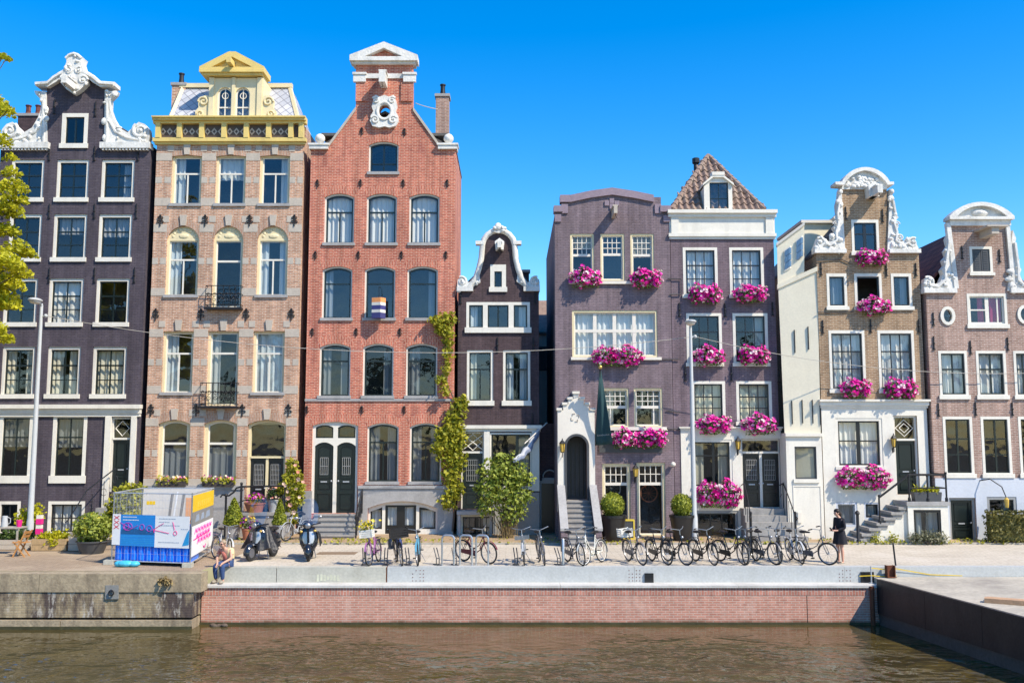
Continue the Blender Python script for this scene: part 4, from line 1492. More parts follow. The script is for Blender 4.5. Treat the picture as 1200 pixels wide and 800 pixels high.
h.win((706, 543, 739, 626), bars=grid(4, 2, .76, 1, .03) + [('h', .735, 0, 1, .11)], glass='glass_dark', **S5g)
h.win((746.5, 542, 780, 628), bars=grid(4, 2, .76, 1, .03) + [('h', .735, 0, 1, .11)], glass='glass_dark', **S5g)
# things on show inside: a hung wheel and a bicycle frame behind the left pane, a wheel behind the right pane
for nm, px, py, r_ in (('wheel_on_display', 718.5, 573, .34), ('wheel_on_display', 714, 600, .34), ('wheel_on_display', 762.5, 578.5, .33)):
 X, Z = h.pz(px, py)
 mb = MB()
 mb.tube([(X + r_ * math.cos(t * PI / 12), D + .5, Z + r_ * math.sin(t * PI / 12)) for t in range(24)], .028, 6, closed=True, m=0)
 for t in range(12):
  mb.tube([(X, D + .5, Z), (X + r_ * math.cos(t * PI / 6), D + .5, Z + r_ * math.sin(t * PI / 6))], .006, 4)
 h.part('display_wheel', mb, M['terracotta'] if py != 573 else M['zinc'])
# coping of the parapet
mb = MB()
tp = h.top
for a, b in zip(tp, tp[1:]):
 if abs(a[0] - b[0]) < .02:
  lo, hi = min(a[1], b[1]), max(a[1], b[1])
  s_ = 1 if a[0] < h.root.location.x else -1
  mb.box(min(a[0], a[0] + s_ * .26), max(a[0], a[0] + s_ * .26), D - .06, D + .36, lo - .25, hi - .3)
for a, b in ((1, 2), (9, 10), (10, 11)):
 if abs(tp[a][1] - tp[b][1]) < .3:
  mb.box(tp[a][0] - .04, tp[b][0] + .05, D - .11, D + .4, tp[a][1] - .2, tp[a][1] + .05)
ar = [(tp[i][0] + (-.06 if i == 3 else .06 if i == 8 else 0), tp[i][1]) for i in range(3, 9)]
mb.slab([(x, z - .22) for x, z in ar] + [(x, z + .07) for x, z in ar[::-1]], [], D - .10, D + .4)
h.part('parapet_coping', mb, M['trim_mauve'])
mb = MB()
X, Z = h.pz(717, 239)
for dx, dz in ((0, .12), (0, -.1), (-.2, .02), (.2, .02)):
 mb.box(X + dx - .09, X + dx + .09, D - .05, D + .02, Z + dz - .1, Z + dz + .1)
h.part('brick_cross', mb, M['trim_mauve'])
h.hoist(718.5, 252, .95, .14, .3, 'stone')
mb = MB()
for pts in (([(782, 327), (798, 327), (798, 345), (785, 345)]), ([(775, 421), (796, 421)]), ([(781, 481), (797, 483)]), ([(781, 502), (797, 503)])):
 mb.tube([(h.pz(*p)[0], D - .04, h.pz(*p)[1]) for p in pts], .022, 5)
h.parts('wall_cable', mb, M['grey_dark'])
# dark name board under the window boxes
q = h.rect(702, 520, 776, 530)
mb = MB()
mb.box(q[0], q[1], D - .06, D - .003, q[2], q[3])
h.part('name_board', mb, M['grey_dark'])
M['pane_blue'] = surf('blue_grey_pane', (.10, .17, .26), .12, .1, bump=0, spec=.8)
# --- porch
yp = D - .55
q = P(653.5, 500, yp), P(697, 500, yp)
zt = P(675, 460, yp).z
X0, X1 = q[0].x, q[1].x
cx = (X0 + X1) / 2
st = [(0, 480.5), (6.5, 474), (12.5, 467.5), (18.5, 461)]
prof = []
for k, (off, yy) in enumerate(st):
 x = P(653.5 + off, yy, yp).x
 z = P(675, yy, yp).z
 if prof:
  prof.append((x, prof[-1][1]))
 prof.append((x, z))
zf = P(675, 586, yp).z
ax0, ax1 = P(661.5, 540, yp).x, P(690.5, 540, yp).x
azt = P(676, 508, yp).z
hole = arch_poly(ax0, ax1, zf - .3, azt, (ax1 - ax0) / 2 - .01, 14)
mb = MB().slab([(X0, zf - .45), (X1, zf - .45)] + [(2 * cx - x, z) for x, z in prof] + prof[::-1], [hole], yp, yp + .545)
for x, z in [prof[i] for i in range(0, len(prof), 2)]:
 if z > zt - .1:
  mb.box(x - .04, 2 * cx - x + .04, yp - .05, yp + .54, z - .005, z + .09)
  continue
 mb.box(x - .04, x + .17, yp - .05, yp + .54, z - .005, z + .09)
 mb.box(2 * cx - x - .17, 2 * cx - x + .04, yp - .05, yp + .54, z - .005, z + .09)
pr = h.part('porch', mb, M['offwhite'])
mb = MB().slab(arch_poly(ax0, ax1, zf, azt, (ax1 - ax0) / 2 - .01, 14), [arch_poly(ax0 + .09, ax1 - .09, zf + .001, azt - .09, (ax1 - ax0) / 2 - .1, 14)], yp - .03, yp - .002)
h.part('arch_trim', mb, M['grey_dark'], pr)
mb = MB()
X, Z = P(674, 489, yp).x, P(674, 489, yp).z
for a in range(4):
 an = a * PI / 2
 mb.tube([(X + .07 * math.cos(an) - .1 * math.sin(an), yp - .015, Z + .07 * math.sin(an) + .1 * math.cos(an)), (X + .15 * math.cos(an) - .1 * math.sin(an), yp - .015, Z + .15 * math.sin(an) + .1 * math.cos(an)), (X + .15 * math.cos(an), yp - .015, Z + .15 * math.sin(an))], .016, 4)
h.part('relief_mark', mb, M['stone'], pr)
h.holes.append(arch_poly(ax0 + .05, ax1 - .05, zf, azt - .05, (ax1 - ax0) / 2 - .05, 10))
mb = MB()
mb.box(ax0 + .06, ax1 - .06, D + .55, D + .62, zf, azt - .1)
dr = h.part('door', mb, M['grey_dark'])
mb = MB()
for k in range(5):
 x = ax0 + .15 + k * (ax1 - ax0 - .3) / 4
 mb.box(x - .02, x + .02, D + .52, D + .548, zf + .1, azt - .35)
h.part('glazing_bars', mb, M['black'], dr)
# steps up to the porch and the sloping flank walls
n = 9
run = .27
mb = MB()
stair(mb, ax0 - .02, ax1 + .02, yp + .1, run, n, zf - .01)
mb.box(ax0 + .06, ax1 - .06, yp + .1, D + .5, zf - .15, zf - .002)
h.part('porch_steps', mb, M['stone_step'])
for xa, xb, nm in ((X0, ax0 - .022, 0), (ax1 + .022, X1 + .02, 1)):
 mb = MB()
 yA, yB = yp - .001, yp - run * n + .15
 zA, zB = zf + .5, .55
 for k in range(2):
  pass
 b = len(mb.v)
 for x in (xa, xb):
  mb.v += [(x, yA, 0), (x, yB, 0), (x, yB, zB), (x, yA, zA)]
 for f in ((0, 1, 2, 3), (7, 6, 5, 4), (0, 4, 5, 1), (1, 5, 6, 2), (2, 6, 7, 3), (3, 7, 4, 0)):
  mb.face([b + i for i in f])
 fw_ = h.part('step_wall', mb, M['brick_purple'])
 mb = MB()
 b = len(mb.v)
 for x in (xa - .03, xb + .03):
  mb.v += [(x, yA, zA + .002), (x, yB - .04, zB + .002), (x, yB - .04, zB + .09), (x, yA, zA + .09)]
 for f in ((0, 1, 2, 3), (7, 6, 5, 4), (0, 4, 5, 1), (1, 5, 6, 2), (2, 6, 7, 3), (3, 7, 4, 0)):
  mb.face([b + i for i in f])
 h.part('step_coping', mb, M['stone_grey'], fw_)


def lantern(h, px, py, dy=0.16, label=None):
 X, Z = P(px, py, h.D - dy).x, P(px, py, h.D - dy).z
 Y = h.D - dy
 mb = MB()
 mb.tube([(X, h.D, Z - .32), (X, Y, Z - .36), (X, Y, Z - .2)], .018, 5)
 mb.tube([(X, h.D, Z - .40), (X, h.D - .02, Z - .2)], .04, 6)
 mb.lathe([(.10, .14), (.13, .15), (.05, .26), (.02, .28), (.02, .34)], (X, Y, Z), 6)
 mb.lathe([(.05, -.2), (.08, -.17)], (X, Y, Z), 6)
 for k in range(6):
  a = k * PI / 3
  mb.tube([(X + .07 * math.cos(a), Y + .07 * math.sin(a), Z - .18), (X + .11 * math.cos(a), Y + .11 * math.sin(a), Z + .15)], .008, 4)
 l = h.part('wall_lantern', mb, M['iron'])
 mb = MB()
 mb.lathe([(.065, -.17), (.10, .14)], (X, Y, Z), 6)
 h.part('lantern_glass', mb, M['lamp_glass'], l)


lantern(h, 659, 524, .72)
lantern(h, 745, 553)


def cctv(h, px, py):
 X, Z = h.pz(px, py)
 mb = MB()
 mb.tube([(X + .12, h.D, Z - .05), (X, h.D - .14, Z)], .02, 5)
 mb.ball((X, h.D - .16, Z - .02), (.10, .10, .09), 10)
 h.part('security_camera', mb, M['white'])


cctv(h, 788, 543)
h.finish()
H5 = h

# ================================================================ HOUSE 6: plum brick with tiled pyramid roof
h = House('canal_house', 'plum brick house with white cornice, tiled pointed roof and dormer', 37.02,
   [(785.6, 279), (906.5, 279)], 'brick_purple2', depth=9, eave=P(846, 262, 36.8).z, seed=16)
D = h.D
S6 = dict(frame='white', fw=.11, sash='black', sill='white', sill_h=.14)
g34 = grid(3, 1) + [('h', .66, 0, 1, .05), ('h', .33, 0, 1, .035)]
for r, c in (((800.5, 290, 841, 347), 'full'), ((855, 290, 895, 347), 'full')):
 h.win(r, bars=g34, curtain=c, glass='glass', **S6)
for r, c in (((804.5, 367, 846, 427), None), ((859, 367, 900, 427), 'right')):
 h.win(r, bars=g34, curtain=c, glass='glass_dark', **S6)
for r, c in (((810.5, 446.5, 850, 496), 'full'), ((863, 446.5, 904.5, 496), 'full')):
 h.win(r, bars=g34, curtain=c, cmat='curtain_cream', glass='glass', **S6)
h.win((811, 515, 858, 572), frame='white', fw=.09, sash='black', bars=[('v', .55, 0, 1, .10), ('h', .70, 0, 1, .05)], curtain='sides', cmat='curtain_cream', glass='glass_dark', sill_h=.1)
h.door((869, 514, 916, 594), mat='black', frame='white', fw=.07, leaves=2, transom=.42, rec=.08, panel_glass=True)
h.win((815, 598, 865, 633.5), frame='grey_frame', fw=.10, sash='black', bars=[('v', .33, 0, 1, .05), ('v', .66, 0, 1, .05)], glass='glass_dark', sill=None, fb=.03)
# white ground floor
zt = h.pz(860, 500)[1]
op = [hh for hh in h.holes if min(p[1] for p in hh) < zt - .8]
x0 = h.pz(798.5, 560)[0]
wp = [(x0, 0), (h.x1 + .1, 0), (h.x1 + .1, zt - .13), (x0, zt - .13)]
wp = [(x0, .02), (h.x1 + .05, .02), (h.x1 + .05, zt - .13), (x0, zt - .13)]
sel = []
for hh in op:
 zb = max(min(p[1] for p in hh), .04)
 xs = [p[0] for p in hh]
 zs = [p[1] for p in hh]
 sel.append([(min(xs) - .004, zb), (max(xs) + .004, zb), (max(xs) + .004, max(zs) + .004), (min(xs) - .004, max(zs) + .004)])
mb = MB().slab(wp, sel, D - .03, D - .001)
cornice(mb, x0, h.x1 + .05, D, [(zt - .13, zt - .05, .07), (zt - .05, zt, .14)])
h.part('white_front', mb, M['white'])
lantern(h, 865, 521)
mb = MB()
x0, x1 = h.x0 - .02, h.x1 + .03
z = [h.pz(846, y)[1] for y in (280.5, 274, 255, 247)]
cornice(mb, x0, x1, D, [(z[0], z[0] + .10, .06), (z[0] + .10, z[1], .12), (z[1], z[2], .04), (z[2], z[2] + .14, .14), (z[2] + .14, z[3], .24)])
for a in (x0 + .05, x1 - .35):
 mb.box(a, a + .30, D - .10, D - .039, z[1] + .001, z[2] - .001)
h.part('cornice', mb, M['white'])
zc = z[3]
h.anchors([(796, 363), (849.5, 363), (905, 362), (803, 438), (857, 438), (912, 440)], .55)
h.finish()
# tiled pyramid roof: individual rows of pantiles on the front slope, plain slopes elsewhere
xa, xb = h.pz(787.5, 246)[0], h.pz(896, 246)[0]
ya = D + .10
yap = D + 2.2
ap = P(829.7, 185, yap)
back = (ap.x, D + 7.0, ap.z)
mb = MB()
Lf, Rf = Vector((xa, ya, zc)), Vector((xb, ya, zc))
Lb, Rb = Vector((xa, D + 8.5, zc)), Vector((xb, D + 8.5, zc))
mb.poly([Lf, Rf, ap])
mb.poly([Rf, Rb, back, ap])
mb.poly([Lb, Lf, ap, back])
mb.poly([Rb, Lb, back])
h.part('roof_slopes', mb, M['tile_brown'])


def pantiles(mb, A, B, C, tw=.26, th=.36, nrm=None):
 """rows of S-tiles over the triangle A-B (eave) and C (apex)"""
 A, B, C = Vector(A), Vector(B), Vector(C)
 e = (B - A)
 W = e.length
 e.normalize()
 up = (C - A) - e * (C - A).dot(e)
 H = up.length
 up.normalize()
 n = e.cross(up).normalized()
 if nrm is not None and n.dot(Vector(nrm)) < 0:
  n = -n
 ax = (C - A).dot(e)
 rows = int(H / th)
 for r in range(rows + 1):
  v = r * th
  f0 = v / H
  lo, hi = ax * f0, W + (ax - W) * f0
  k0, k1 = int(math.floor(lo / tw)), int(math.ceil(hi / tw))
  for k in range(k0, k1):
   u = k * tw
   if u + tw * .7 < lo or u + tw * .3 > hi:
    continue
   b = len(mb.v)
   jit = R.uniform(-.008, .008)
   for t, lift in ((0, .07), (1, .025)):
    for i in range(7):
     q = i / 6
     hgt = .055 * math.sin(q * 2 * PI - .6) + .05
     vv = min(v + t * (th * 1.06), H)
     p = A + e * min(max(u + q * tw, lo - .05), hi + .05) + up * vv + n * (hgt + lift + jit)
     mb.v.append(tuple(p))
   for i in range(6):
    mb.face((b + i, b + i + 1, b + 8 + i, b + 7 + i))
   # front lip
   c = len(mb.v)
   for i in range(7):
    p = Vector(mb.v[b + i]) - n * .035
    mb.v.append(tuple(p))
   for i in range(6):
    mb.face((c + i, c + i + 1, b + i + 1, b + i))


mb = MB()
pantiles(mb, Lf, Rf, ap, nrm=(0, -1, 1))
h.part('roof_tiles', mb, M['tile_brown'], smooth=True)
mb = MB()
for p in (Lf, Rf):
 n = 14
 for i in range(n):
  a = Vector(p).lerp(ap, i / n)
  b = Vector(p).lerp(ap, (i + 1.1) / n)
  mb.tube([a + Vector((0, -.02, .08)), b + Vector((0, -.02, .08))], [.13, .10], 7)
h.part('ridge_tiles', mb, M['tile_brown'], smooth=True)
# dormer
q = h.rect(825, 208, 858, 246.5)
yd = D - .02
w_ = h.rect(831.5, 214, 853.5, 244.5)
mb = MB().slab([(q[0], q[2]), (q[1], q[2]), (q[1], q[3] - .35), (q[0] + .55 * (q[1] - q[0]) + .2, q[3]), (q[0] + .45 * (q[1] - q[0]) - .2, q[3]), (q[0], q[3] - .35)], [arch_poly(*w_)], yd, yd + .15)
mb.box(q[0], q[0] + .08, yd + .15, yd + 1.6, q[2], q[3] - .4)
mb.box(q[1] - .08, q[1], yd + .15, yd + 1.6, q[2], q[3] - .4)
mb.slab([(q[0] - .05, q[3] - .35), (q[0] - .05, q[3] - .27), (q[0] + .3 * (q[1] - q[0]), q[3] + .06), (q[1] - .3 * (q[1] - q[0]), q[3] + .06), (q[1] + .05, q[3] - .27), (q[1] + .05, q[3] - .35), (q[1] - .32 * (q[1] - q[0]), q[3] - .02), (q[0] + .32 * (q[1] - q[0]), q[3] - .02)], [], yd - .1, yd + 1.5)
cxm = (q[0] + q[1]) / 2
mb.box(cxm - .25, cxm + .25, yd - .12, yd + .3, q[3] + .061, q[3] + .2)
dm = h.part('dormer', mb, M['white'])
mb = MB().slab(arch_poly(*w_), [arch_poly(w_[0] + .05, w_[1] - .05, w_[2] + .05, w_[3] - .05)], yd + .06, yd + .11)
mb.box((w_[0] + w_[1]) / 2 - .015, (w_[0] + w_[1]) / 2 + .015, yd + .062, yd + .108, w_[2], w_[3])
mb.box(w_[0], w_[1], yd + .061, yd + .109, w_[2] + .38 * (w_[3] - w_[2]), w_[2] + .38 * (w_[3] - w_[2]) + .03)
h.part('dormer_window', mb, M['green_dark'], dm)
mb = MB()
mb.poly([(p[0], yd + .085, p[1]) for p in arch_poly(w_[0] + .03, w_[1] - .03, w_[2] + .03, w_[3] - .03)])
h.part('pane', mb, M['glass_sky'], dm)
mb = MB()
p = P(815.8, 205, D + 2.0)
mb.tube([(p.x, D + 2.0, p.z - .6), (p.x, D + 2.0, P(815.8, 192, D + 2).z)], .10, 10)
zz = P(815.8, 186, D + 2).z
mb.lathe([(.11, -.24), (.16, -.2), (.16, 0), (.12, .02)], (p.x, D + 2.0, zz), 10)
h.part('flue_pipe', mb, M['iron'])
# front steps and hand rails
x0, x1 = P(873, 610, D - .7).x, P(921, 610, D - .7).x
z0 = h.rect(869, 514, 916, 594)[2]
mb = MB()
n = 5
mb.box(x0, x1, D - .55, D - .032, 0, z0 - .02)
for i in range(1, n):
 ex = .06 * i
 mb.box(x0 - ex * .4, x1 + ex * 2.2, D - .55 - .29 * i, D - .55 - .29 * (i - 1) - .001, 0, (z0 - .02) * (n - i) / n)
h.part('front_steps', mb, M['stone_step'])
for xr, sg in ((x0 + .05, -1), (x1 - .02, 1)):
 mb = MB()
 yA, yB = D - .06, D - .55 - .29 * 4
 mb.tube([(xr, yA, z0 + .85), (xr, D - .55, z0 + .95), (xr + sg * .03, D - 1.0, z0 + .55), (xr + sg * .08, yB, 1.0), (xr + sg * .12, yB - .12, .92), (xr + sg * .1, yB - .06, .82)], .022, 6)
 mb.tube([(xr + sg * .08, yB, 0), (xr + sg * .08, yB, 1.05)], .045, 7)
 mb.ball((xr + sg * .08, yB, 1.1), .06, 8)
 mb.tube([(xr, D - .5, z0), (xr, D - .5, z0 + .93)], .02, 6)
 for k in range(3):
  yy = D - .55 - .29 * (k + .8)
  zz = z0 * (1 - (k + 1) / 5)
  mb.tube([(xr + sg * .04, yy, zz), (xr + sg * .04, yy, zz + .8)], .013, 5)
 mb.tube([(xr + .3 * 0, yA, z0 + .4), (xr + sg * .15, D - .3, z0 + .7), (xr + sg * .3, D - .4, z0 + .2)], .012, 5)
 h.part('step_railing', mb, M['iron'])
H6 = h

# ================================================================ ANNEX between 6 and 7
root = thing('white_annex', 'low white rendered annex with one window between plum house and brown house', 'annex', (P(945, 570, 36.14).x, 36.14, 0))
Y = 36.14
xa, xb = P(922.5, 570, Y).x, P(964.6, 570, Y).x
zt = P(945, 511, Y).z
q = P(931.5, 540, Y).x, P(957, 540, Y).x, P(945, 561, Y).z, P(945, 523, Y).z
mb = MB().slab([(xa, 0), (xb, 0), (xb, zt), (xa, zt)], [arch_poly(*q)], Y, Y + .3)
mb.box(xa, xa + .3, Y + .3, Y + .85, 0, zt)
mb.box(xb - .3, xb, Y + .3, Y + .85, 0, zt)
mb.build('wall', M['white'], root)
mb = MB()
mb.box(xa - .03, xb + .0, Y - .10, Y + .5, zt, zt + .12)
mb.build('coping', M['offwhite'], root)
w = MB().slab(arch_poly(*q), [arch_poly(q[0] + .06, q[1] - .06, q[2] + .06, q[3] - .06)], Y + .05, Y + .15).build('window', M['grey_dark'], root)
mb = MB()
mb.poly([(q[0], Y + .10, q[2]), (q[1], Y + .10, q[2]), (q[1], Y + .10, q[3]), (q[0], Y + .10, q[3])])
mb.build('pane', M['glass_dark'], w)
mb = MB()
mb.box(q[0] - .08, q[1] + .08, Y - .06, Y - .002, q[2] - .14, q[2])
mb.build('sill', M['white'], w)
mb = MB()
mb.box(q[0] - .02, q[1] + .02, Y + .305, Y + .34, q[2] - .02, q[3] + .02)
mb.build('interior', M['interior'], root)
mb = MB()
d0, d1 = P(930, 600, Y).x, P(962, 600, Y).x
zd = P(945, 570, Y).z
mb.box(d0, d0 + .04, Y - .02, Y - .001, .05, zd)
mb.box(d1, d1 + .04, Y - .02, Y - .001, .05, zd)
mb.box(d0, d1 + .04, Y - .02, Y - .001, zd + .001, zd + .05)
pp = P(937, 606, Y)
mb.box(pp.x - .07, pp.x + .07, Y - .05, Y - .001, pp.z - .2, pp.z + .2)
mb.build('door', M['offwhite'], root)

# ================================================================ HOUSE 7: ochre brick with white ground floor
h7top = [(956.5, 297), (989, 297), (986, 222), (985, 212), (1003, 203), (1012, 201), (1022, 203), (1038.5, 212), (1039, 222), (1042, 297), (1076.5, 297)]
h = House('canal_house', 'ochre brown brick house with white carved neck gable and white ground floor', 36.2, h7top, 'brick_ochre', depth=9, ridge=P(1012, 232, 36.2).z, seed=17)
D = h.D
S7 = dict(frame='white', fw=.10, sash='black', sill='white', sill_h=.14, ft=.12)
h.win((998, 257.5, 1030, 297), bars=[('v', .5, 0, 1, .12), ('h', .62, 0, 1, .05)], glass='glass_sky', **S7)
h.win((969, 320.5, 992.5, 361), bars=[], curtain='full', cmat='curtain_grey', glass='glass_sky', **S7)
h.win((1001.5, 320.5, 1033.5, 361), bars=[], glass='glass_dark', pane=False, **S7)
h.win((1044.5, 320.5, 1068.5, 361), bars=[], curtain='right', cmat='curtain_grey', glass='glass_sky', **S7)
g34b = grid(3, 1) + [('h', .68, 0, 1, .05), ('h', .35, 0, 1, .035)]
h.win((972, 387, 1014, 458), bars=g34b, curtain='full', **S7)
h.win((1029.5, 387, 1072, 458), bars=g34b, curtain='full', **S7)
h.win((979.5, 490, 1034, 548), frame='white', fw=.10, sash='black', bars=[('v', .5, 0, 1, .14), ('h', .55, 0, 1, .05)], curtain='full', sill_h=.12)
h.door((1048.5, 487, 1076, 579), frame='white', fw=.07, transom=.80, mat='green_dark', tbars=[[(.05, .5), (.5, .9), (.95, .5), (.5, .1), (.05, .5)], [(.25, .5), (.5, .72), (.75, .5), (.5, .28), (.25, .5)]])
h.win((979.5, 588, 1004.5, 617), frame='plinth_blue', fw=.08, sash='grey_frame', bars=[], glass='glass_dark', curtain='full', cmat='curtain_grey', sill=None)
h.win((1012.5, 588.5, 1031, 608), frame='plinth_blue', fw=.06, sash='black', bars=[], glass='glass_dark', curtain='full', sill=None)
zt, zm, zb = h.pz(1025, 468)[1], h.pz(1025, 478)[1], h.pz(1025, 572)[1]
holes = []
for hh in h.holes:
 xs = [p[0] for p in hh]
 zs = [p[1] for p in hh]
 if max(zs) < zm:
  holes.append([(min(xs) - .004, min(zs) - .004), (max(xs) + .004, min(zs) - .004), (max(xs) + .004, max(zs) + .004), (min(xs) - .004, max(zs) + .004)])
mb = MB().slab([(h.x0 - .02, .02), (h.x1 + .02, .02), (h.x1 + .02, zm), (h.x0 - .02, zm)], holes, D - .03, D - .001)
cornice(mb, h.x0 - .02, h.x1 + .02, D, [(zm, zm + .1, .08), (zm + .1, zt - .08, .14), (zt - .08, zt, .22)])
h.part('white_front', mb, M['white'])
lantern(h, 1047.5, 518)
h.anchors([(962, 315), (1038.5, 316), (1073, 316), (964, 383), (1020, 382), (1076.5, 382), (991, 250), (1034, 253)], .52)
# white gable dress
sc = [(954, 296), (953.5, 291), (956, 285), (958, 279), (964, 278), (970, 283), (974, 283), (974, 277), (979, 271), (976, 266), (981, 261), (976, 255), (981, 250), (980, 240), (982.5, 230), (983, 223), (985.5, 222), (990, 296)]
rail = [(960, 290), (966, 285), (972, 288), (980, 282), (979, 272), (982, 262), (981, 250), (983.5, 236)]
scroll_piece(h, 'gable_scroll', sc, 'white_old', vol=[(960.5, 284.5, .2, -1, 1), (975, 279, .14, 1, 0), (979, 263, .12, -1, 0)], blobs=22, rail=rail, seed=21)
scroll_piece(h, 'gable_scroll', [(2 * 1014.6 - x + (296 - y) * -.02, y) for x, y in sc][::-1], 'white_old', vol=[(1069, 284.5, .2, 1, 1), (1054, 279, .14, -1, 0), (1050, 263, .12, 1, 0)], blobs=22, rail=[(2 * 1014.6 - x, y) for x, y in rail], seed=22)
mb = MB()
for a, b in ((953.5, 990.5), (1041, 1077.5)):
 q = h.rect(a, 292.5, b, 297)
 mb.box(q[0], q[1], D - .16, D + .25, q[2], q[3])
h.parts('scroll_ledge', mb, M['white_old'])
c0 = h.pz(1011.5, 222)
X0, X1 = h.pz(976.5, 215)[0], h.pz(1044.5, 215)[0]
cx = (X0 + X1) / 2
zt = h.pz(1011, 198)[1]
zb = h.pz(1011, 222.5)[1]
zs = h.pz(1011, 215)[1]
mb = MB()
xa, xb = h.pz(985.5, 215)[0], h.pz(1038.5, 215)[0]
fld = arch_poly(xa, xb, zb, zt - .08, zt - zs - .05, 12)
mb.slab(fld, [], D - .10, D + .3)
rn = random.Random(3)
for k in range(46):
 a = rn.uniform(0, PI)
 rr_ = rn.uniform(.05, 1)
 x = cx + .72 * rr_ * math.cos(a)
 z = zb + .1 + .45 * rr_ * math.sin(a)
 r_ = rn.uniform(.05, .10)
 if inside((x, z), fld):
  mb.ball((x, D - .11, z), (r_ * 1.2, .07, r_), 7, k=5)
h.part('pediment_field', mb, M['white_old'], smooth=True)
out = arch_poly(xa - .05, xb + .05, zs, zt, zt - zs, 14)[2:][::-1]
mb = MB()
pts = [(X0, zs)] + out + [(X1, zs)]
low = [(X1, zs - .11)] + [(p[0] + (.09 if p[0] < cx else -.09), p[1] - .13) for p in out[::-1]] + [(X0, zs - .11)]
mb.slab(pts[::-1] + low[::-1], [], D - .26, D + .35)
h.part('pediment', mb, M['white_old'])
h.hoist(1020, 229, 1.0, .2, .3, 'white_old', hood=True)
mb = MB()
for pts in ([(956, 306), (985, 304), (996, 309)], [(958, 366), (980, 366.5), (1000, 365)]):
 mb.tube([(h.pz(*p)[0], D - .04, h.pz(*p)[1]) for p in pts], .02, 5)
h.parts('wall_cable', mb, M['grey_dark'])
h.finish()
# side stair and landing
yA, yB = D - 1.25, D - .032
LX0, LX1 = P(1064, 600, yA).x, P(1111, 600, yA).x
zl = P(1088, 587.5, yA).z
q = P(1071, 610, yA).x, P(1103, 610, yA).x, .1, P(1088, 597, yA).z
mb = MB().slab([(LX0, 0), (LX1, 0), (LX1, zl - .14), (LX0, zl - .14)], [arch_poly(*q)], yA, yA + .2)
mb.box(LX0, LX0 + .15, yA + .2, yB, 0, zl - .141)
mb.box(LX1 - .15, LX1, yA + .2, yB, 0, zl - .141)
h.part('landing_base', mb, M['white'])
mb = MB()
mb.box(LX0 - .05, LX1 + .05, yA - .05, yB, zl - .139, zl)
h.part('landing', mb, M['stone_grey'])
w = h.part('window', MB().slab(arch_poly(*q), [arch_poly(q[0] + .08, q[1] - .08, q[2] + .08, q[3] - .1)], yA + .03, yA + .14), M['black'])
mb = MB()
mb.box((q[0] + q[1]) / 2 - .05, (q[0] + q[1]) / 2 + .05, yA + .06, yA + .1, q[2], q[3])
mb.poly([(q[0], yA + .09, q[2]), (q[1], yA + .09, q[2]), (q[1], yA + .09, q[3]), (q[0], yA + .09, q[3])])
h.part('pane', mb, M['glass_dark'], w)
mb = MB()
curtain_mb(mb, q[0], q[0] + .4, q[2] + .2, q[3], yA + .3, h.rnd)
curtain_mb(mb, q[1] - .4, q[1], q[2] + .2, q[3], yA + .3, h.rnd)
h.part('curtain', mb, M['curtain'], w, smooth='all')
n = 7
SX0 = P(1003, 631, yA).x
mb = MB()
tread = (LX0 - SX0) / n
for i in range(n):
 x = SX0 + tread * i
 zz = zl * (i + 1) / (n + 1)
 mb.box(x - .05, min(x + tread + .12, LX0 - .055), yA + .012, yB, zz - .10, zz)
 mb.box(x + .03, min(x + tread + .1, LX0 - .056), yA + .06, yB, zz - zl / (n + 1) - .02, zz - .101)
h.part('stair', mb, M['stone_step'])
mb = MB().slab([(SX0 + .3, 0.02), (LX0 - .001, 0.02), (LX0 - .001, zl - .35), (SX0 + .35, .08)], [], yA + .1, yA + .25)
h.part('stair_side', mb, M['white'])
mb = MB()
yr = yA + .06
pz_ = P(1030, 582, yr)
px_ = P(1064.5, 556, yr)
pe = P(1108, 556, yr)
z0s = zl * (pz_.x - SX0) / (LX0 - SX0)
for x, za, zb_ in ((pz_.x, z0s, z0s + 1.05), (px_.x, zl, px_.z), ((px_.x + pe.x) / 2, zl, px_.z), (pe.x, zl, px_.z + .1)):
 mb.lathe([(.06, 0), (.06, .12), (.035, .16), (.035, zb_ - za - .08), (.05, zb_ - za - .06), (.05, zb_ - za)], (x, yr, za), 8)
mb.tube([(pz_.x, yr, z0s + .95), (px_.x - .25, yr, px_.z - .2), (px_.x, yr, px_.z), (pe.x, yr, px_.z)], .04, 6)
mb.tube([(px_.x, yr, (zl + px_.z) / 2), (pe.x, yr, (zl + px_.z) / 2)], .025, 6)
mb.tube([(pe.x, yr, px_.z), (pe.x, yB, px_.z)], .04, 6)
mb.tube([(pe.x, yr, (zl + px_.z) / 2), (pe.x, yB, (zl + px_.z) / 2)], .025, 6)
h.part('stair_railing', mb, M['iron'])
H7 = h
# cream rear wing that closes the slot towards the plum house, and its box dormer
def slant(px, py, extra=0.0):
 Y = D + .04 + (957 - px) / 45 * .38 + extra
 return P(px, py, Y)


def slant_slab(mb, pts, th=.3, extra=0.0):
 n = len(pts)
 b = len(mb.v)
 f = [slant(x, y, extra) for x, y in pts]
 f = [Vector((p.x, p.y, max(p.z, .02))) for p in f]
 mb.v += [tuple(p) for p in f] + [(p.x + .08, p.y + th, p.z) for p in f]
 mb.face([b + i for i in range(n)])
 mb.face([b + n + i for i in reversed(range(n))])
 for i in range(n):
  j = (i + 1) % n
  mb.face((b + i, b + n + i, b + n + j, b + j))


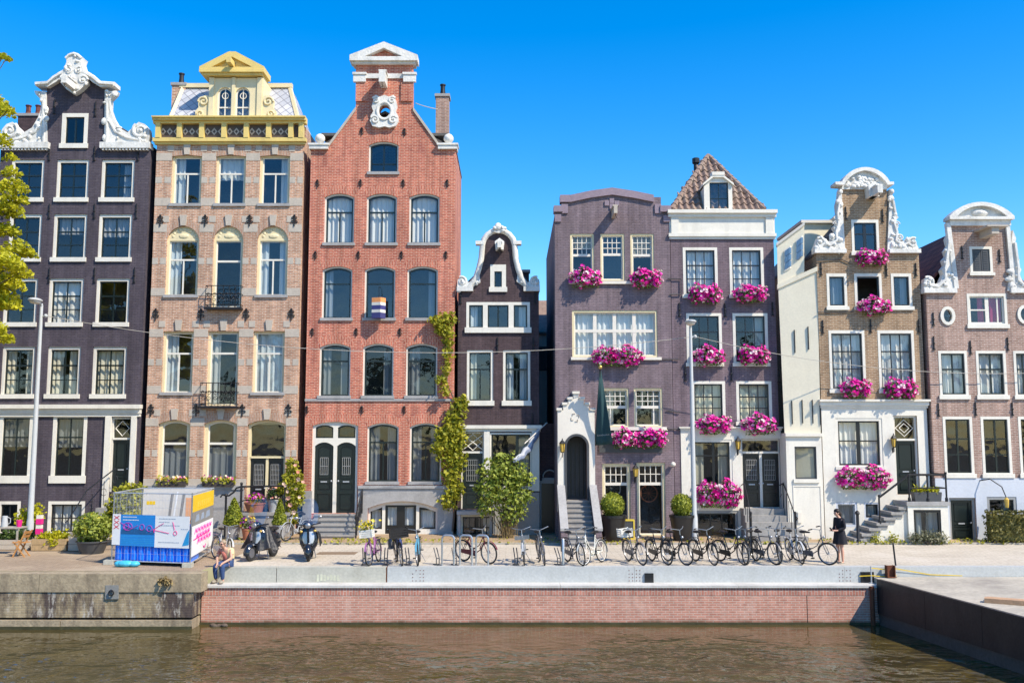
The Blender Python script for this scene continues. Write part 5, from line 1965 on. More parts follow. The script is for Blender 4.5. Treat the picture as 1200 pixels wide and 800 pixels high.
mb = MB()
slant_slab(mb, [(957.5, 316), (967, 700), (927, 700), (912, 336)])
h.part('side_wall', mb, M['cream_render'])
mb = MB()
slant_slab(mb, [(958, 312), (958, 317.5), (911, 338.5), (911, 333)], .36, -.05)
h.part('side_wall_ledge', mb, M['cream_render'])
for px, py in ((931, 400), (947, 396), (928, 483), (940, 482), (952, 482), (961, 484)):
 mb = MB()
 a = slant(px, py)
 mb.tube([(a.x, a.y - .03, a.z - .45), (a.x, a.y - .03, a.z + .45)], .022, 5)
 h.part('wall_anchor', mb, M['iron'])
mb = MB()
slant_slab(mb, [(942.5, 263), (942.5, 318.5), (911.5, 333), (910.5, 287)], .3, .06)
a, b = P(942, 262, D + 1.6), P(983, 262, D + 1.6)
mb.box(a.x, b.x, D + 1.6, D + 5, P(960, 325, D + 1.6).z - .8, a.z)
dm = h.part('side_dormer', mb, M['cream_render'])
mb = MB()
mb.box(a.x - .15, b.x, D + 1.45, D + 5, a.z + .001, a.z + .12)
slant_slab(mb, [(943, 260), (943, 263.5), (910, 288), (910, 284.5)], .36, 0.0)
h.parts('dormer_eave', mb, M['offwhite'])
for q in ([(926, 288), (926, 314.5), (919, 318), (919, 293)], [(939.5, 276), (939.5, 301), (932.5, 305), (932.5, 282)]):
 mb = MB()
 slant_slab(mb, q, .05, .02)
 w = h.part('dormer_window', mb, M['white'], dm)
 mb = MB()
 (x1, y1), (x1b, y2), (x0, y3), (x0b, y4) = q
 for i in (0, 1):
  for j in (0, 1, 2):
   xa, xb = x0 + .8 + i * 3.0, x0 + .8 + i * 3.0 + 2.5
   sl = (y1 - y4) / (x1 - x0)
   ya, yb_ = y4 + 1.5 + j * 7.6, y4 + 1.5 + j * 7.6 + 6.6
   slant_slab(mb, [(xb, ya + sl * (xb - x0)), (xb, yb_ + sl * (xb - x0)), (xa, yb_ + sl * (xa - x0)), (xa, ya + sl * (xa - x0))], .02, -.004)
 h.part('pane', mb, M['pane_blue'], w)

# ================================================================ HOUSE 8: pinkish brown brick
cx8 = 1147.0
h8 = [(1085, 343), (1119, 343), (1113, 258), (1115, 250), (1130, 243), (1147, 240), (1163, 243), (1178, 250), (1181, 258), (1184, 343), (1216, 343)]
h = House('canal_house', 'pinkish brown brick house with round-topped white gable at the right end', 36.0, h8, 'brick_pinkish', depth=9, ridge=P(1147, 262, 36).z, seed=18, roof='tile_red')
D = h.D
S8 = dict(frame='white', fw=.10, sash='green_dark', sill='white', sill_h=.16)
w = h.win((1136.5, 289, 1163, 321), frame='white', fw=.10, sash='white', bars=[], glass='glass_dark', sill_h=.12)
q = h.rect(1139.5, 292, 1160.5, 319)
mb = MB()
for a, b in ((q[0] + .03, (q[0] + q[1]) / 2 - .01), ((q[0] + q[1]) / 2 + .01, q[1] - .03)):
 mb.box(a, b, D + .02, D + .05, q[2], q[3])
 for k in range(9):
  zz = q[2] + .1 + k * (q[3] - q[2] - .2) / 8
  mb.box(a + .06, b - .06, D + .005, D + .019, zz - .03, zz + .03)
h.part('shutter', mb, M['grey_dark'], w)
d8 = dict(S8)
d8['sash'] = 'white'
w = h.win((1133.5, 344, 1180, 382), bars=[('v', .52, 0, 1, .14), ('h', .5, 0, .5, .05), ('v', .85, 0, 1, .05)], glass='glass', **d8)
q = h.rect(1137, 347, 1177, 379)
mb = MB()
curtain_mb(mb, q[0] + .6 * (q[1] - q[0]), q[1] - .05, q[2], q[3], D + .22, h.rnd)
curtain_mb(mb, q[0] + .30 * (q[1] - q[0]), q[0] + .46 * (q[1] - q[0]), q[2], q[3], D + .22, h.rnd)
h.part('curtain', mb, M['curtain_magenta'], w, smooth='all')
for px, py in ((1110.3, 370), (1200.5, 368.5)):
 X, Z = h.pz(px, py)
 ov = oval(X, Z, .20, .28)
 h.holes.append(ov)
 mb = MB().slab(oval(X, Z, .29, .37), [oval(X, Z, .17, .25)], D - .05, D + .1)
 ow = h.part('oval_window', mb, M['white'])
 mb = MB()
 mb.poly([(p[0], D + .06, p[1]) for p in oval(X, Z, .19, .27)])
 mb.box(X - .19, X + .19, D + .03, D + .055, Z - .02, Z + .02)
 h.part('pane', mb, M['glass_dark'], ow)
for a, b in ((1100.5, 1134), (1144.5, 1179.5), (1188.5, 1212)):
 h.win((a, 411, b, 465), bars=[('v', .5, 0, 1, .06), ('h', .62, 0, 1, .06)], curtain='full', **S8)
for a, b in ((1106, 1140.5), (1150.5, 1185), (1194.5, 1214)):
 h.win((a, 488, b, 557), bars=[('v', .5, 0, 1, .07), ('h', .64, 0, 1, .06), ('h', .33, 0, 1, .04)], glass='glass_dark', **S8)
h.door((1113, 583, 1144, 633.5), frame='grey_frame', fw=.09, mat='green_dark', leaves=1)
h.win((1156.5, 582, 1191, 603), frame='grey_frame', fw=.10, sash='black', bars=[('v', .6, 0, 1, .05)], glass='glass_dark', sill=None, curtain='right', cmat='curtain_cream')
zb = h.pz(1147, 560)[1]
holes = []
for hh in h.holes:
 xs = [p[0] for p in hh]
 zs = [p[1] for p in hh]
 if max(zs) < zb:
  holes.append([(min(xs) - .004, max(.04, min(zs)) - .004), (max(xs) + .004, max(.04, min(zs)) - .004), (max(xs) + .004, max(zs) + .004), (min(xs) - .004, max(zs) + .004)])
mb = MB().slab([(h.x0 + .01, .02), (h.x1 - .01, .02), (h.x1 - .01, zb), (h.x0 + .01, zb)], holes, D - .03, D - .001)
h.part('plinth', mb, M['plinth_blue'])
h.anchors([(1093.5, 374), (1094, 402), (1137, 407), (1180.5, 403), (1099.5, 480), (1143, 479), (1186, 479), (1127, 296), (1171, 300)], .52)
sc = [(1082, 341), (1082, 335), (1083, 327), (1087, 325), (1092, 328), (1095, 333), (1101, 331), (1105, 322), (1103, 316), (1107, 311), (1105, 305), (1109, 300), (1107, 294), (1111, 288), (1109, 280), (1113, 270), (1119, 341)]
rail = [(1088, 334), (1098, 336), (1107, 328), (1107, 314), (1109, 300), (1111, 285)]
scroll_piece(h, 'gable_scroll', sc, 'white_old', vol=[(1087.5, 331, .22, -1, 1), (1105, 333, .14, 1, 0)], blobs=16, rail=rail, rail_r=.08, seed=31)
scroll_piece(h, 'gable_scroll', mir(sc, 1149.5), 'white_old', vol=[(1211.5, 331, .22, 1, 1), (1194, 333, .14, -1, 0)], blobs=16, rail=mir(rail, 1149.5), rail_r=.08, seed=32)
mb = MB()
for a, b in ((1081.5, 1120), (1183, 1217)):
 q = h.rect(a, 338, b, 343.5)
 mb.box(q[0], q[1], D - .14, D + .25, q[2], q[3])
for a, b in ((1109.5, 1114.5), (1179.5, 1184)):
 q = h.rect(a, 262, b, 338)
 mb.slab([(q[0] + (.2 if a < 1147 else .08), q[2]), (q[1] + (.2 if a < 1147 else .08), q[2]), (q[1], q[3]), (q[0], q[3])], [], D - .1, D + .1)
h.parts('white_edging', mb, M['white_old'])
X0, X1, zb, zt = h.rect(1109, 238.5, 1184.5, 258.5)
mb = MB()
mb.box(X0 + .08, X1 - .08, D - .12, D + .3, zb - .22, zb - .001)
mb.box(X0, X1, D - .26, D + .3, zb, zb + .10)
mb.slab(arch_poly(X0, X1, zb + .101, zt, zt - zb - .12, 16), [arch_poly(X0 + .3, X1 - .3, zb + .11, zt - .15, zt - zb - .27, 14)], D - .26, D + .3)
mb.slab(arch_poly(X0 + .25, X1 - .25, zb + .105, zt - .10, zt - zb - .22, 14), [], D - .08, D + .28)
cx = (X0 + X1) / 2
mb.ball((cx, D - .10, zb + .28), (.34, .10, .15), 12)
mb.ball((cx, D - .16, zb + .28), (.16, .10, .10), 10)
h.part('pediment', mb, M['white_old'])
# slanted hoist hood
X, Z = h.pz(1152, 277)
mb = MB()
mb.box(X - .14, X + .14, D - .95, D + .05, Z - .1, Z + .16)
mb.box(X - .35, X + .45, D - 1.05, D + .02, Z + .161, Z + .22)
h.part('hoist_beam', mb, M['stone'])
h.finish()
# curved arm lamp
mb = MB()
a = h.pz(1147, 563)
mb.tube([(a[0], D, a[1]), (a[0] + .25, D - .35, a[1] + .08), (a[0] + .55, D - .6, a[1] - .2), (a[0] + .65, D - .7, a[1] - .6)], .02, 6)
l = h.part('lamp_bracket', mb, M['iron'])
mb = MB()
mb.lathe([(.06, -.3), (.09, 0), (.03, .08)], (a[0] + .65, D - .7, a[1] - .66), 8)
h.part('lantern_glass', mb, M['lamp_glass'], l)
H8 = h

# ================================================================ dark alley gate between the bell gable and the mauve house
Y = 38.6
xa, xb = P(632.5, 600, Y).x, P(656.5, 600, Y).x
root = thing('alley_gate', 'black alley gate with grey frame in the narrow gap beside the porch', 'gate', ((xa + xb) / 2, Y, 0))
z1, z2 = P(644, 566, Y).z, P(644, 496, Y).z
mb = MB()
mb.box(xa, xa + .07, Y - .05, Y + .1, 0, z1)
mb.box(xb - .07, xb, Y - .05, Y + .1, 0, z1)
mb.box(xa, xb, Y - .05, Y + .1, z1, z1 + .1)
mb.build('gate_frame', M['grey_frame'], root)
mb = MB()
mb.box(xa + .071, xb - .071, Y, Y + .06, .02, z1 - .001)
mb.build('gate_panel', M['black'], root)
mb = MB()
mb.box(xa, xb, Y + .11, Y + .4, 0, z2)
mb.build('brick_screen', M['brick_brown'], root)
mb = MB()
c = (xa + xb) / 2
mb.tube([(c + .28 * math.cos(PI * t / 10), Y - .04, z1 + .25 + .28 * math.sin(PI * t / 10)) for t in range(11)], .03, 6)
mb.box(c - .32, c + .32, Y - .08, Y + .11, z1 + .101, z1 + .22)
mb.build('arched_light', M['grey_frame'], root)

# ================================================================ low rear house seen through the gap
Y = 46.5
xa, xb = P(622, 500, Y).x, P(668, 500, Y).x
zt = P(640, 392, Y).z
root = thing('rear_house', 'low rear house with brown tiled roof glimpsed through the narrow gap', 'house', ((xa + xb) / 2, Y, 0))
mb = MB()
mb.box(xa, xb, Y, Y + 5, 0, zt)
mb.build('wall', M['offwhite'], root)
mb = MB()
zr = P(640, 352, Y + 2.5).z
mb.slab([(xa - .1, zt + .001), (xb + .1, zt + .001), (xb + .1, zt + .12), (xa - .1, zt + .12)], [], Y - .15, Y + 5)
b = len(mb.v)
mb.v += [(xa, Y - .1, zt + .121), (xb, Y - .1, zt + .121), (xb, Y + 2.5, zr), (xa, Y + 2.5, zr), (xa, Y + 5, zt + .121), (xb, Y + 5, zt + .121)]
for f in ((0, 1, 2, 3), (3, 2, 5, 4), (0, 3, 4), (1, 5, 2)):
 mb.face([b + i for i in f])
mb.build('roof', M['tile_brown'], root)
mb = MB()
q = P(636, 420, Y - .01)
mb.box(q.x - .3, q.x + .3, Y - .04, Y - .001, q.z - .6, q.z + .6)
mb.build('window', M['grey_dark'], root)

# ================================================================ GROUND, QUAY, WATER
YQ, YL, YB, YW = 28.6, 28.05, 28.05, 27.4      # parapet face, brick face, brick face, old wall face
WZ = -1.55
xj = P(235, 700, YB).x
x_end = P(1027, 700, YB).x


def paving(name, c1, c2, mortar, bw, bh, ms, stain, rough=.85):
 m, N, out, nt = nodes(name)
 tc = N('ShaderNodeTexCoord').outputs['Object']
 b = N('ShaderNodeTexBrick', {'Vector': tc, 'Color1': c4(c1), 'Color2': c4(c2), 'Mortar': c4(mortar), 'Scale': 1.0, 'Mortar Size': ms, 'Mortar Smooth': .2, 'Brick Width': bw, 'Row Height': bh})
 n1 = N('ShaderNodeTexNoise', {'Vector': tc, 'Scale': .45, 'Detail': 8.0, 'Roughness': .68}).outputs['Fac']
 n2 = N('ShaderNodeTexNoise', {'Vector': tc, 'Scale': 9.0, 'Detail': 4.0}).outputs['Fac']
 s = N('ShaderNodeMath', {0: n1, 1: n2}, operation='ADD').outputs[0]
 v = N('ShaderNodeMapRange', {'Value': s, 'From Min': .6, 'From Max': 1.4, 'To Min': .72, 'To Max': 1.25}).outputs[0]
 hs = N('ShaderNodeHueSaturation', {'Color': b.outputs[0], 'Value': v}).outputs[0]
 f = N('ShaderNodeMapRange', {'Value': n1, 'From Min': .5, 'From Max': .7, 'To Min': 0.0, 'To Max': .7}).outputs[0]
 col = rgbmix(N, nt, f, hs, stain)
 bs = N('ShaderNodeBsdfPrincipled', {'Base Color': col, 'Roughness': rough, 'Specular IOR Level': .25})
 bp = N('ShaderNodeBump', {'Height': n2, 'Strength': .3, 'Distance': .01})
 nt.links.new(bp.outputs[0], bs.inputs['Normal'])
 nt.links.new(bs.outputs[0], out.inputs[0])
 return m


M['street'] = paving('pale_street_paving', (0.48, 0.42, 0.335), (0.53, 0.47, 0.38), (0.35, 0.30, 0.23), .42, .21, .012, (0.52, 0.47, 0.40))
M['pavement'] = paving('tan_brick_pavement', (0.36, 0.25, 0.15), (0.42, 0.30, 0.185), (0.24, 0.175, 0.11), .21, .10, .010, (0.43, 0.34, 0.22))
M['old_paving'] = paving('old_brick_paving', (0.32, 0.24, 0.165), (0.38, 0.285, 0.20), (0.21, 0.16, 0.11), .21, .10, .012, (0.42, 0.34, 0.24))
M['kerb'] = surf('kerb_stone', (0.36, 0.33, 0.28), .8, .2, dirt=((0.40, 0.28, 0.07), .55, 1.0))
M['earth'] = surf('earth', (0.16, 0.13, 0.09), .95, .3)

mb = MB()
mb.poly([(-700, YQ + .35, -.02), (700, YQ + .35, -.02), (700, 900, -.02), (-700, 900, -.02)])
struct('ground', mb, M['earth'], keep=True)
mb = MB()
xs0 = P(237, 668, 28).x
mb.poly([(xs0, YQ + .3, 0), (140, YQ + .3, 0), (140, 34.8, 0), (xs0, 34.8, 0)])
struct('street', mb, M['street'], keep=True)
mb = MB()
mb.poly([(-140, YW + .5, 0.0), (xs0 - .002, YW + .5, 0.0), (xs0 - .002, 34.8, 0.0), (-140, 34.8, 0.0)])
struct('old_street', mb, M['old_paving'], keep=True)
mb = MB()
mb.box(-140, 140, 34.95, 40.5, -.01, .055)
struct('pavement', mb, M['pavement'])
mb = MB()
mb.box(-140, 140, 34.80, 34.948, -.01, .062)
struct('kerb', mb, M['kerb'])
# ground-cover weeds in the joint along the house fronts and the kerb
mb = MB()
pts = []
for k in range(1500):
 x = R.uniform(-20, 22)
 if R.random() < .65:
  dn = R.choice([300, 430, 470, 700, 1000, 1040, 1120, 880])
  x = (dn + R.gauss(0, 30) - 600) / FPX * 35.5
 pts.append((x, R.choice([34.78, 34.97, 35.6, 36.05]) + R.gauss(0, .03), R.uniform(.04, .12)))
leaf_quads(mb, pts, .07, R, up=.6)
o = mb.build('weeds', M['leaf_climber'], loc=(0, 0, 0), keep=True)
tag(o, 'low yellowish weeds growing in the joints along the kerb', 'weeds', kind='stuff')

# manhole cover
p = G(395, 648)
mb = MB()
mb.box(p.x - .65, p.x + .65, p.y - .35, p.y + .35, 0.0, .008)
M['manhole'] = surf('rusty_cover', (0.24, 0.17, 0.11), .7, .25, metal=.2)
tag(mb.build('manhole_cover', M['manhole'], loc=(p.x, p.y, 0)), 'flat rectangular brown cover plate set in the pale street near the scooters', 'manhole cover')

# water
m, N, out, nt = nodes('canal_water')
tc = N('ShaderNodeTexCoord').outputs['Object']
mp = N('ShaderNodeMapping', {'Vector': tc, 'Scale': (.85, 1.15, 1)}).outputs[0]
w1 = N('ShaderNodeTexNoise', {'Vector': mp, 'Scale': .85, 'Detail': 2.5, 'Roughness': .5, 'Distortion': .8}).outputs['Fac']
w2 = N('ShaderNodeTexNoise', {'Vector': mp, 'Scale': 2.6, 'Detail': 1.5, 'Distortion': .6}).outputs['Fac']
w3 = N('ShaderNodeTexNoise', {'Vector': tc, 'Scale': .22, 'Detail': 2.0}).outputs['Fac']
a = N('ShaderNodeMath', {0: w2, 1: .35}, operation='MULTIPLY').outputs[0]
hgt = N('ShaderNodeMath', {0: w1, 1: a}, operation='ADD').outputs[0]
yy = N('ShaderNodeSeparateXYZ', {0: tc}).outputs[1]
lee = N('ShaderNodeMapRange', {'Value': yy, 'From Min': 27.2, 'From Max': 22.5, 'To Min': .07, 'To Max': 1.15}).outputs[0]
gust = N('ShaderNodeMapRange', {'Value': w3, 'From Min': .38, 'From Max': .62, 'To Min': .35, 'To Max': 1.5}).outputs[0]
amp = N('ShaderNodeMath', {0: lee, 1: gust}, operation='MULTIPLY').outputs[0]
bp = N('ShaderNodeBump', {'Height': hgt, 'Strength': amp, 'Distance': .32})
col = ramp(N, w1, [(0.3, (0.052, 0.038, 0.011)), (0.7, (0.078, 0.058, 0.018))])
bs = N('ShaderNodeBsdfPrincipled', {'Base Color': col, 'Roughness': .06, 'IOR': 1.42, 'Specular IOR Level': .6, 'Normal': bp.outputs[0]})
nt.links.new(bs.outputs[0], out.inputs[0])
mb = MB()
mb.poly([(-300, -60, WZ), (300, -60, WZ), (300, YQ + .3, WZ), (-300, YQ + .3, WZ)])
struct('canal_water', mb, m, keep=True)

# --- old stone quay wall
M['old_wall'] = brick('stained_quay_brick', (0.29, 0.22, 0.13), (0.36, 0.28, 0.17), (0.32, 0.27, 0.18), bw=.22, bh=.07, wet=WZ + .06, stain=((0.055, 0.038, 0.040), .9, .455), var=.4, bump=.8)
nt = M['old_wall'].node_tree
bsn = [n for n in nt.nodes if n.bl_idname == 'ShaderNodeBsdfPrincipled'][0]
src = bsn.inputs['Base Color'].links[0].from_socket
tcn = nt.nodes.new('ShaderNodeTexCoord')
mpn = nt.nodes.new('ShaderNodeMapping')
mpn.inputs['Scale'].default_value = (2.6, 2.6, .8)
nt.links.new(tcn.outputs['Object'], mpn.inputs[0])
nn = nt.nodes.new('ShaderNodeTexNoise')
nn.inputs['Scale'].default_value = 1.6
nn.inputs['Detail'].default_value = 10
nn.inputs['Roughness'].default_value = .75
nt.links.new(mpn.outputs[0], nn.inputs['Vector'])
mr = nt.nodes.new('ShaderNodeMapRange')
mr.inputs[1].default_value, mr.inputs[2].default_value, mr.inputs[4].default_value = .535, .60, .8
nt.links.new(nn.outputs['Fac'], mr.inputs[0])
mxn = nt.nodes.new('ShaderNodeMix')
mxn.data_type = 'RGBA'
nt.links.new(mr.outputs[0], mxn.inputs[0])
nt.links.new(src, mxn.inputs[6])
mxn.inputs[7].default_value = (.46, .42, .36, 1)
nt.links.new(mxn.outputs[2], bsn.inputs['Base Color'])
M['coping_old'] = surf('old_coping_stone', (0.33, 0.265, 0.175), .85, .35, scale=2.2, bump=.5, dirt=((0.11, 0.085, 0.06), .85, 1.6))
M['slime'] = surf('waterline_slime', (0.055, 0.05, 0.022), .5, .4, scale=3)
root = thing('old_quay_wall', 'old stained stone quay wall on the left with pale coping', 'quay wall', (-13, YW, 0))
mb = MB()
zc = -.52
xl = -60.0
mb.box(xl, xj, YW, YW + 1.2, WZ + .32, zc)
mb.build('wall_face', M['old_wall'], root)
mb = MB()
x = xj
k = 0
xr = P(222, 680, YW).x + .35
x = xr
while x > xl:
 w = 2.3 + R.uniform(-.3, .3)
 mb.box(x - w + .012, x, YW - .025 - R.uniform(0, .012), YW + .55, zc + .002, -.002 - R.uniform(0, .012))
 x -= w
mb.build('coping', M['coping_old'], root)
mb = MB()
x = xj
while x > xl:
 w = 3.6 + R.uniform(-.6, .6)
 mb.box(x - w + .02, x, YW - .05 - R.uniform(0, .02), YW + .9, WZ - .6, WZ + .24 + R.uniform(0, .03))
 x -= w
mb.build('footing', M['coping_old'], root)
mb = MB()
mb.box(xl, xj, YW - .09, YW - .02, WZ - .5, WZ + .085)
mb.build('waterline', M['slime'], root)
p = P(132, 692, YW)
mb = MB()
mb.box(p.x - .19, p.x + .19, YW - .05, YW + .02, p.z - .22, p.z + .17)
pl = mb.build('mooring_plate', surf('dull_plate', (.24, .235, .22), .6, .25, metal=.2), root)
mb = MB()
mb.tube([(p.x + .07 * math.cos(t * PI / 7), YW - .10, p.z - .04 + .07 * math.sin(t * PI / 7)) for t in range(14)], .02, 6, closed=True)
mb.tube([(p.x, YW - .05, p.z), (p.x, YW - .12, p.z + .03)], .035, 8)
mb.build('mooring_ring', M['iron'], pl)
p = P(193, 681, YW)
mb = MB()
leaf_quads(mb, [in_ball(R, (p.x + .05, YW - .1, p.z), (.22, .08, .14), 0) for _ in range(60)], .09, R)
o = mb.build('dry_plant', M['leaf_dry'], loc=(p.x, YW, p.z - .2), keep=True)
tag(o, 'small dry plant growing from the joint under the old quay coping', 'plant')

# --- new brick quay wall with white ledge
M['quay_brick'] = brick('new_quay_brick', (0.44, 0.185, 0.13), (0.54, 0.25, 0.18), (0.52, 0.38, 0.30), bw=.23, bh=.068, ms=.012, wet=WZ - .06, streak=.25, stain=((0.60, 0.42, 0.34), .5, .55))
M['quay_brick_up'] = brick('new_quay_brick_upright', (0.42, 0.17, 0.12), (0.50, 0.22, 0.16), (0.46, 0.34, 0.28), bw=.24, bh=.085, ms=.012, turn=True)
root = thing('brick_quay_wall', 'new red brick quay wall with white ledge between old stone wall and barge', 'quay wall', (0, YB, 0))
xe = P(1036, 700, YB).x
mb = MB()
x = xj + .004
cuts = [xj + .02, P(945.5, 700, YB).x, xe]
for a, b in zip(cuts, cuts[1:]):
 mb.box(a + .012, b - .012, YB, YB + .5, WZ - .6, -.72)
mb.build('brick_face', M['quay_brick'], root)
mb = MB()
mb.box(xj + .01, xe, YB - .006, YB + .5, -.719, -.50)
mb.build('soldier_course', M['quay_brick_up'], root)
M['white_ledge'] = surf('white_concrete', (0.52, 0.50, 0.46), .8, .18, dirt=((.34, .30, .25), .55, 1.2))
mb = MB()
x = xj + .12
while x < xe:
 b = min(x + 5.2, xe)
 mb.box(x, b - .008, YB - .05, YQ + .1, -.498, -.43)
 x = b
mb.build('ledge', M['white_ledge'], root)
mb = MB()
mb.box(xj, xe, YB - .03, YB + .1, WZ - .4, WZ + .06)
mb.build('waterline', M['slime'], root)
p = P(1021, 695, YB)
mb = MB()
mb.tube([(p.x, YB - .06, WZ), (p.x, YB - .06, -.45)], .07, 8)
M['rust'] = surf('rusty_steel', (0.16, 0.055, 0.028), .8, .4, scale=5, metal=.3)
mb.build('rusty_pipe', M['rust'], root)

p = P(255, 730.5, YB - .25)
mb = MB()
for k in range(7):
 mb.ball((p.x + R.uniform(-.22, .22), YB - .25 + R.uniform(-.07, .07), WZ + R.uniform(0, .06)), (R.uniform(.05, .12), .06, R.uniform(.03, .07)), 8, k=5)
tag(mb.build('floating_debris', M['bark'], loc=(p.x, YB - .25, WZ), smooth=True), 'small dark clump of debris floating at the foot of the brick quay wall', 'debris')

# --- parapet band along the street edge
M['concrete'] = surf('pale_concrete', (0.42, 0.41, 0.35), .8, .2, scale=1.5, dirt=((.26, .245, .19), .6, .8))
M['galv'] = surf('weathered_galvanised_steel', (0.46, 0.47, 0.455), .55, .16, scale=1.2, metal=.1, dirt=((.33, .335, .31), .6, 1.2))
root = thing('quay_parapet', 'long pale grey steel and concrete band along the street edge', 'parapet', (0, YQ, 0))
a, b, c, d = (P(v, 672, YQ).x for v in (238, 324, 453, 1027))
mb = MB()
mb.box(a + .45, b - .01, YQ, YQ + .36, -.6, .012)
mb.box(b + .01, c - .02, YQ, YQ + .36, -.6, .012)
mb.build('concrete_section', M['concrete'], root)
mb = MB()
xs = [c + .02, P(743.5, 672, YQ).x, P(990, 672, YQ).x, 45]
for i in range(3):
 mb.box(xs[i] + .004, xs[i + 1] - .004, YQ, YQ + .36, -.6, .02)
mb.build('steel_section', M['galv'], root)
mb = MB()
mb.box(c - .019, c + .019, YQ + .02, YQ + .3, -.6, .005)
mb.build('rusty_joint', M['rust'], root)
mb = MB()
for px in (490, 743.5, 990):
 x = P(px, 672, YQ).x
 for dx in (-.16, -.06, .06, .16):
  for z in (-.08, -.18, -.28, -.38):
   if R.random() < .85:
    mb.ball((x + dx, YQ, z), .016, 6, k=4)
mb.build('bolts', M['rust'], root)
mb = MB()
for px, py, s_ in ((760.5, 676.5, .13), (1016, 677.5, .19)):
 p = P(px, py, YQ)
 mb.box(p.x - s_, p.x + s_, YQ - .06, YQ - .001, p.z - s_ * 1.05, p.z + s_ * 1.05)
islands(mb, 'black_box', M['black'], root)
p = P(383, 676, YQ)
mb = MB()
for k in range(7):
 x = p.x - .3 + k * .1
 mb.box(x, x + .07, YQ - .006, YQ - .001, p.z - .10 + R.uniform(-.03, .03), p.z + .06 + R.uniform(-.03, .03))
mb.build('faded_paint_marks', surf('faded_yellow_spray', (0.52, 0.52, 0.40), .8, .2), root)

# --- steel barge / cofferdam at the right
M['steel_dark'] = surf('dark_wet_steel', (0.022, 0.017, 0.017), .5, .5, scale=.9, bump=.2, dirt=((0.07, 0.05, 0.042), .6, .7))
M['steel_low'] = surf('grey_lower_steel', (0.065, 0.055, 0.05), .6, .4, scale=2)
M['deck'] = surf('dusty_concrete_deck', (0.42, 0.375, 0.30), .85, .28, scale=.8, fine=9, dirt=((.17, .15, .13), .6, .5))
z_d = P(1027, 679, 28.0).z
A = Vector((P(1027.5, 690, 28.0).x, 28.0, 0))
t1 = G(1200, 724.5, z_d)
dirv = (Vector((t1.x, t1.y, 0)) - A).normalized()
Bp = A + dirv * 22
prp = Vector((-dirv.y, dirv.x, 0))
if prp.x < 0:
 prp = -prp
root = thing('work_barge', 'dark steel work barge with dusty grey deck moored in the right corner', 'barge', (A.x, A.y, WZ))


def bpt(s_, t_, z):
 q = A + dirv * s_ + prp * t_
 return (q.x, q.y, z)


def hull(mb, s0, s1, t0, t1, z0, z1, m=0):
 b = len(mb.v)
 for z in (z0, z1):
  for s_, t_ in ((s0, t0), (s1, t0), (s1, t1), (s0, t1)):
   mb.v.append(bpt(s_, t_, z))
 for q in ((0, 3, 2, 1), (4, 5, 6, 7), (0, 1, 5, 4), (1, 2, 6, 5), (2, 3, 7, 6), (3, 0, 4, 7)):
  mb.face([b + i for i in q], m)


mb = MB()
cuts = [0, .28, 2.3, 4.6, 8.5, 14, 22]
for a, b in zip(cuts, cuts[1:]):
 hull(mb, a + .006, b - .006, 0, .12, WZ + .32, z_d + .02)
mb.build('hull_side', M['steel_dark'], root)
mb = MB()
hull(mb, 0, 22, .04, .3, WZ - .8, WZ + .319)
mb.build('hull_lower', M['steel_low'], root)
mb = MB()
b = len(mb.v)
pts = [bpt(.0, .121, 0), bpt(22, .121, 0), bpt(22, 34, 0), (45, YQ - .03, 0), (A.x + .13, YQ - .03, 0)]
mb.v += [(p[0], p[1], z_d - .3) for p in pts] + [(p[0], p[1], z_d) for p in pts]
mb.face([b + i for i in (4, 3, 2, 1, 0)])
mb.face([b + 5 + i for i in range(5)])
for i in range(5):
 j = (i + 1) % 5
 mb.face((b + i, b + j, b + 5 + j, b + 5 + i))
mb.build('deck', M['deck'], root)
# posts, tape and planks on the barge
p = G(1043.5, 676.5, z_d)
mb = MB()
x, y = p.x, p.y
mb.box(x - .14, x + .14, y - .14, y + .14, z_d + .02, z_d + .035)
mb.box(x - .12, x + .12, y - .012, y + .012, z_d + .035, z_d + .36)
mb.box(x - .12, x - .10, y - .11, y + .11, z_d + .035, z_d + .36)
mb.box(x + .10, x + .12, y - .11, y + .11, z_d + .035, z_d + .36)
tag(mb.build('bollard_stub', M['rust'], loc=(x, y, z_d)), 'short rusty steel stub standing on the barge corner', 'steel stub')
p = G(1051, 673.5, z_d)
mb = MB()
mb.lathe([(.10, 0), (.10, .02), (.028, .03), (.028, .93), (.02, .95)], (0, 0, 0), 8)
for v in range(len(mb.v)):
 q = mb.v[v]
 mb.v[v] = (q[0] + p.x - .08 * q[2], q[1] + p.y, q[2] + z_d)
tag(mb.build('barrier_post', M['iron'], loc=(p.x, p.y, z_d)), 'thin dark leaning post on the barge edge behind the rusty stub', 'post')
pB = G(1051, 668, z_d + .1)
p = G(1029.5, 671, -.05)
mb = MB()
mb.lathe([(.08, 0), (.08, .02), (.022, .03), (.022, .50)], (p.x, 28.42, -.43), 8)
tag(mb.build('barrier_post', M['zinc'], loc=(p.x, 28.42, -.43)), 'short grey post on the white ledge at the barge corner', 'post')
M['tape'] = surf('yellow_tape', (0.66, 0.46, 0.04), .5, .12, bump=0)
mb = MB()
z1 = -.13


def strip(mb, pts, hw=.013, th=.006):
 b = len(mb.v)
 for q in pts:
  mb.v += [(q[0], q[1], q[2] - hw), (q[0], q[1], q[2] + hw), (q[0], q[1] + th, q[2] + hw), (q[0], q[1] + th, q[2] - hw)]
 for i in range(len(pts) - 1):
  for j in range(4):
   mb.face((b + 4 * i + j, b + 4 * i + (j + 1) % 4, b + 4 * i + 4 + (j + 1) % 4, b + 4 * i + 4 + j))


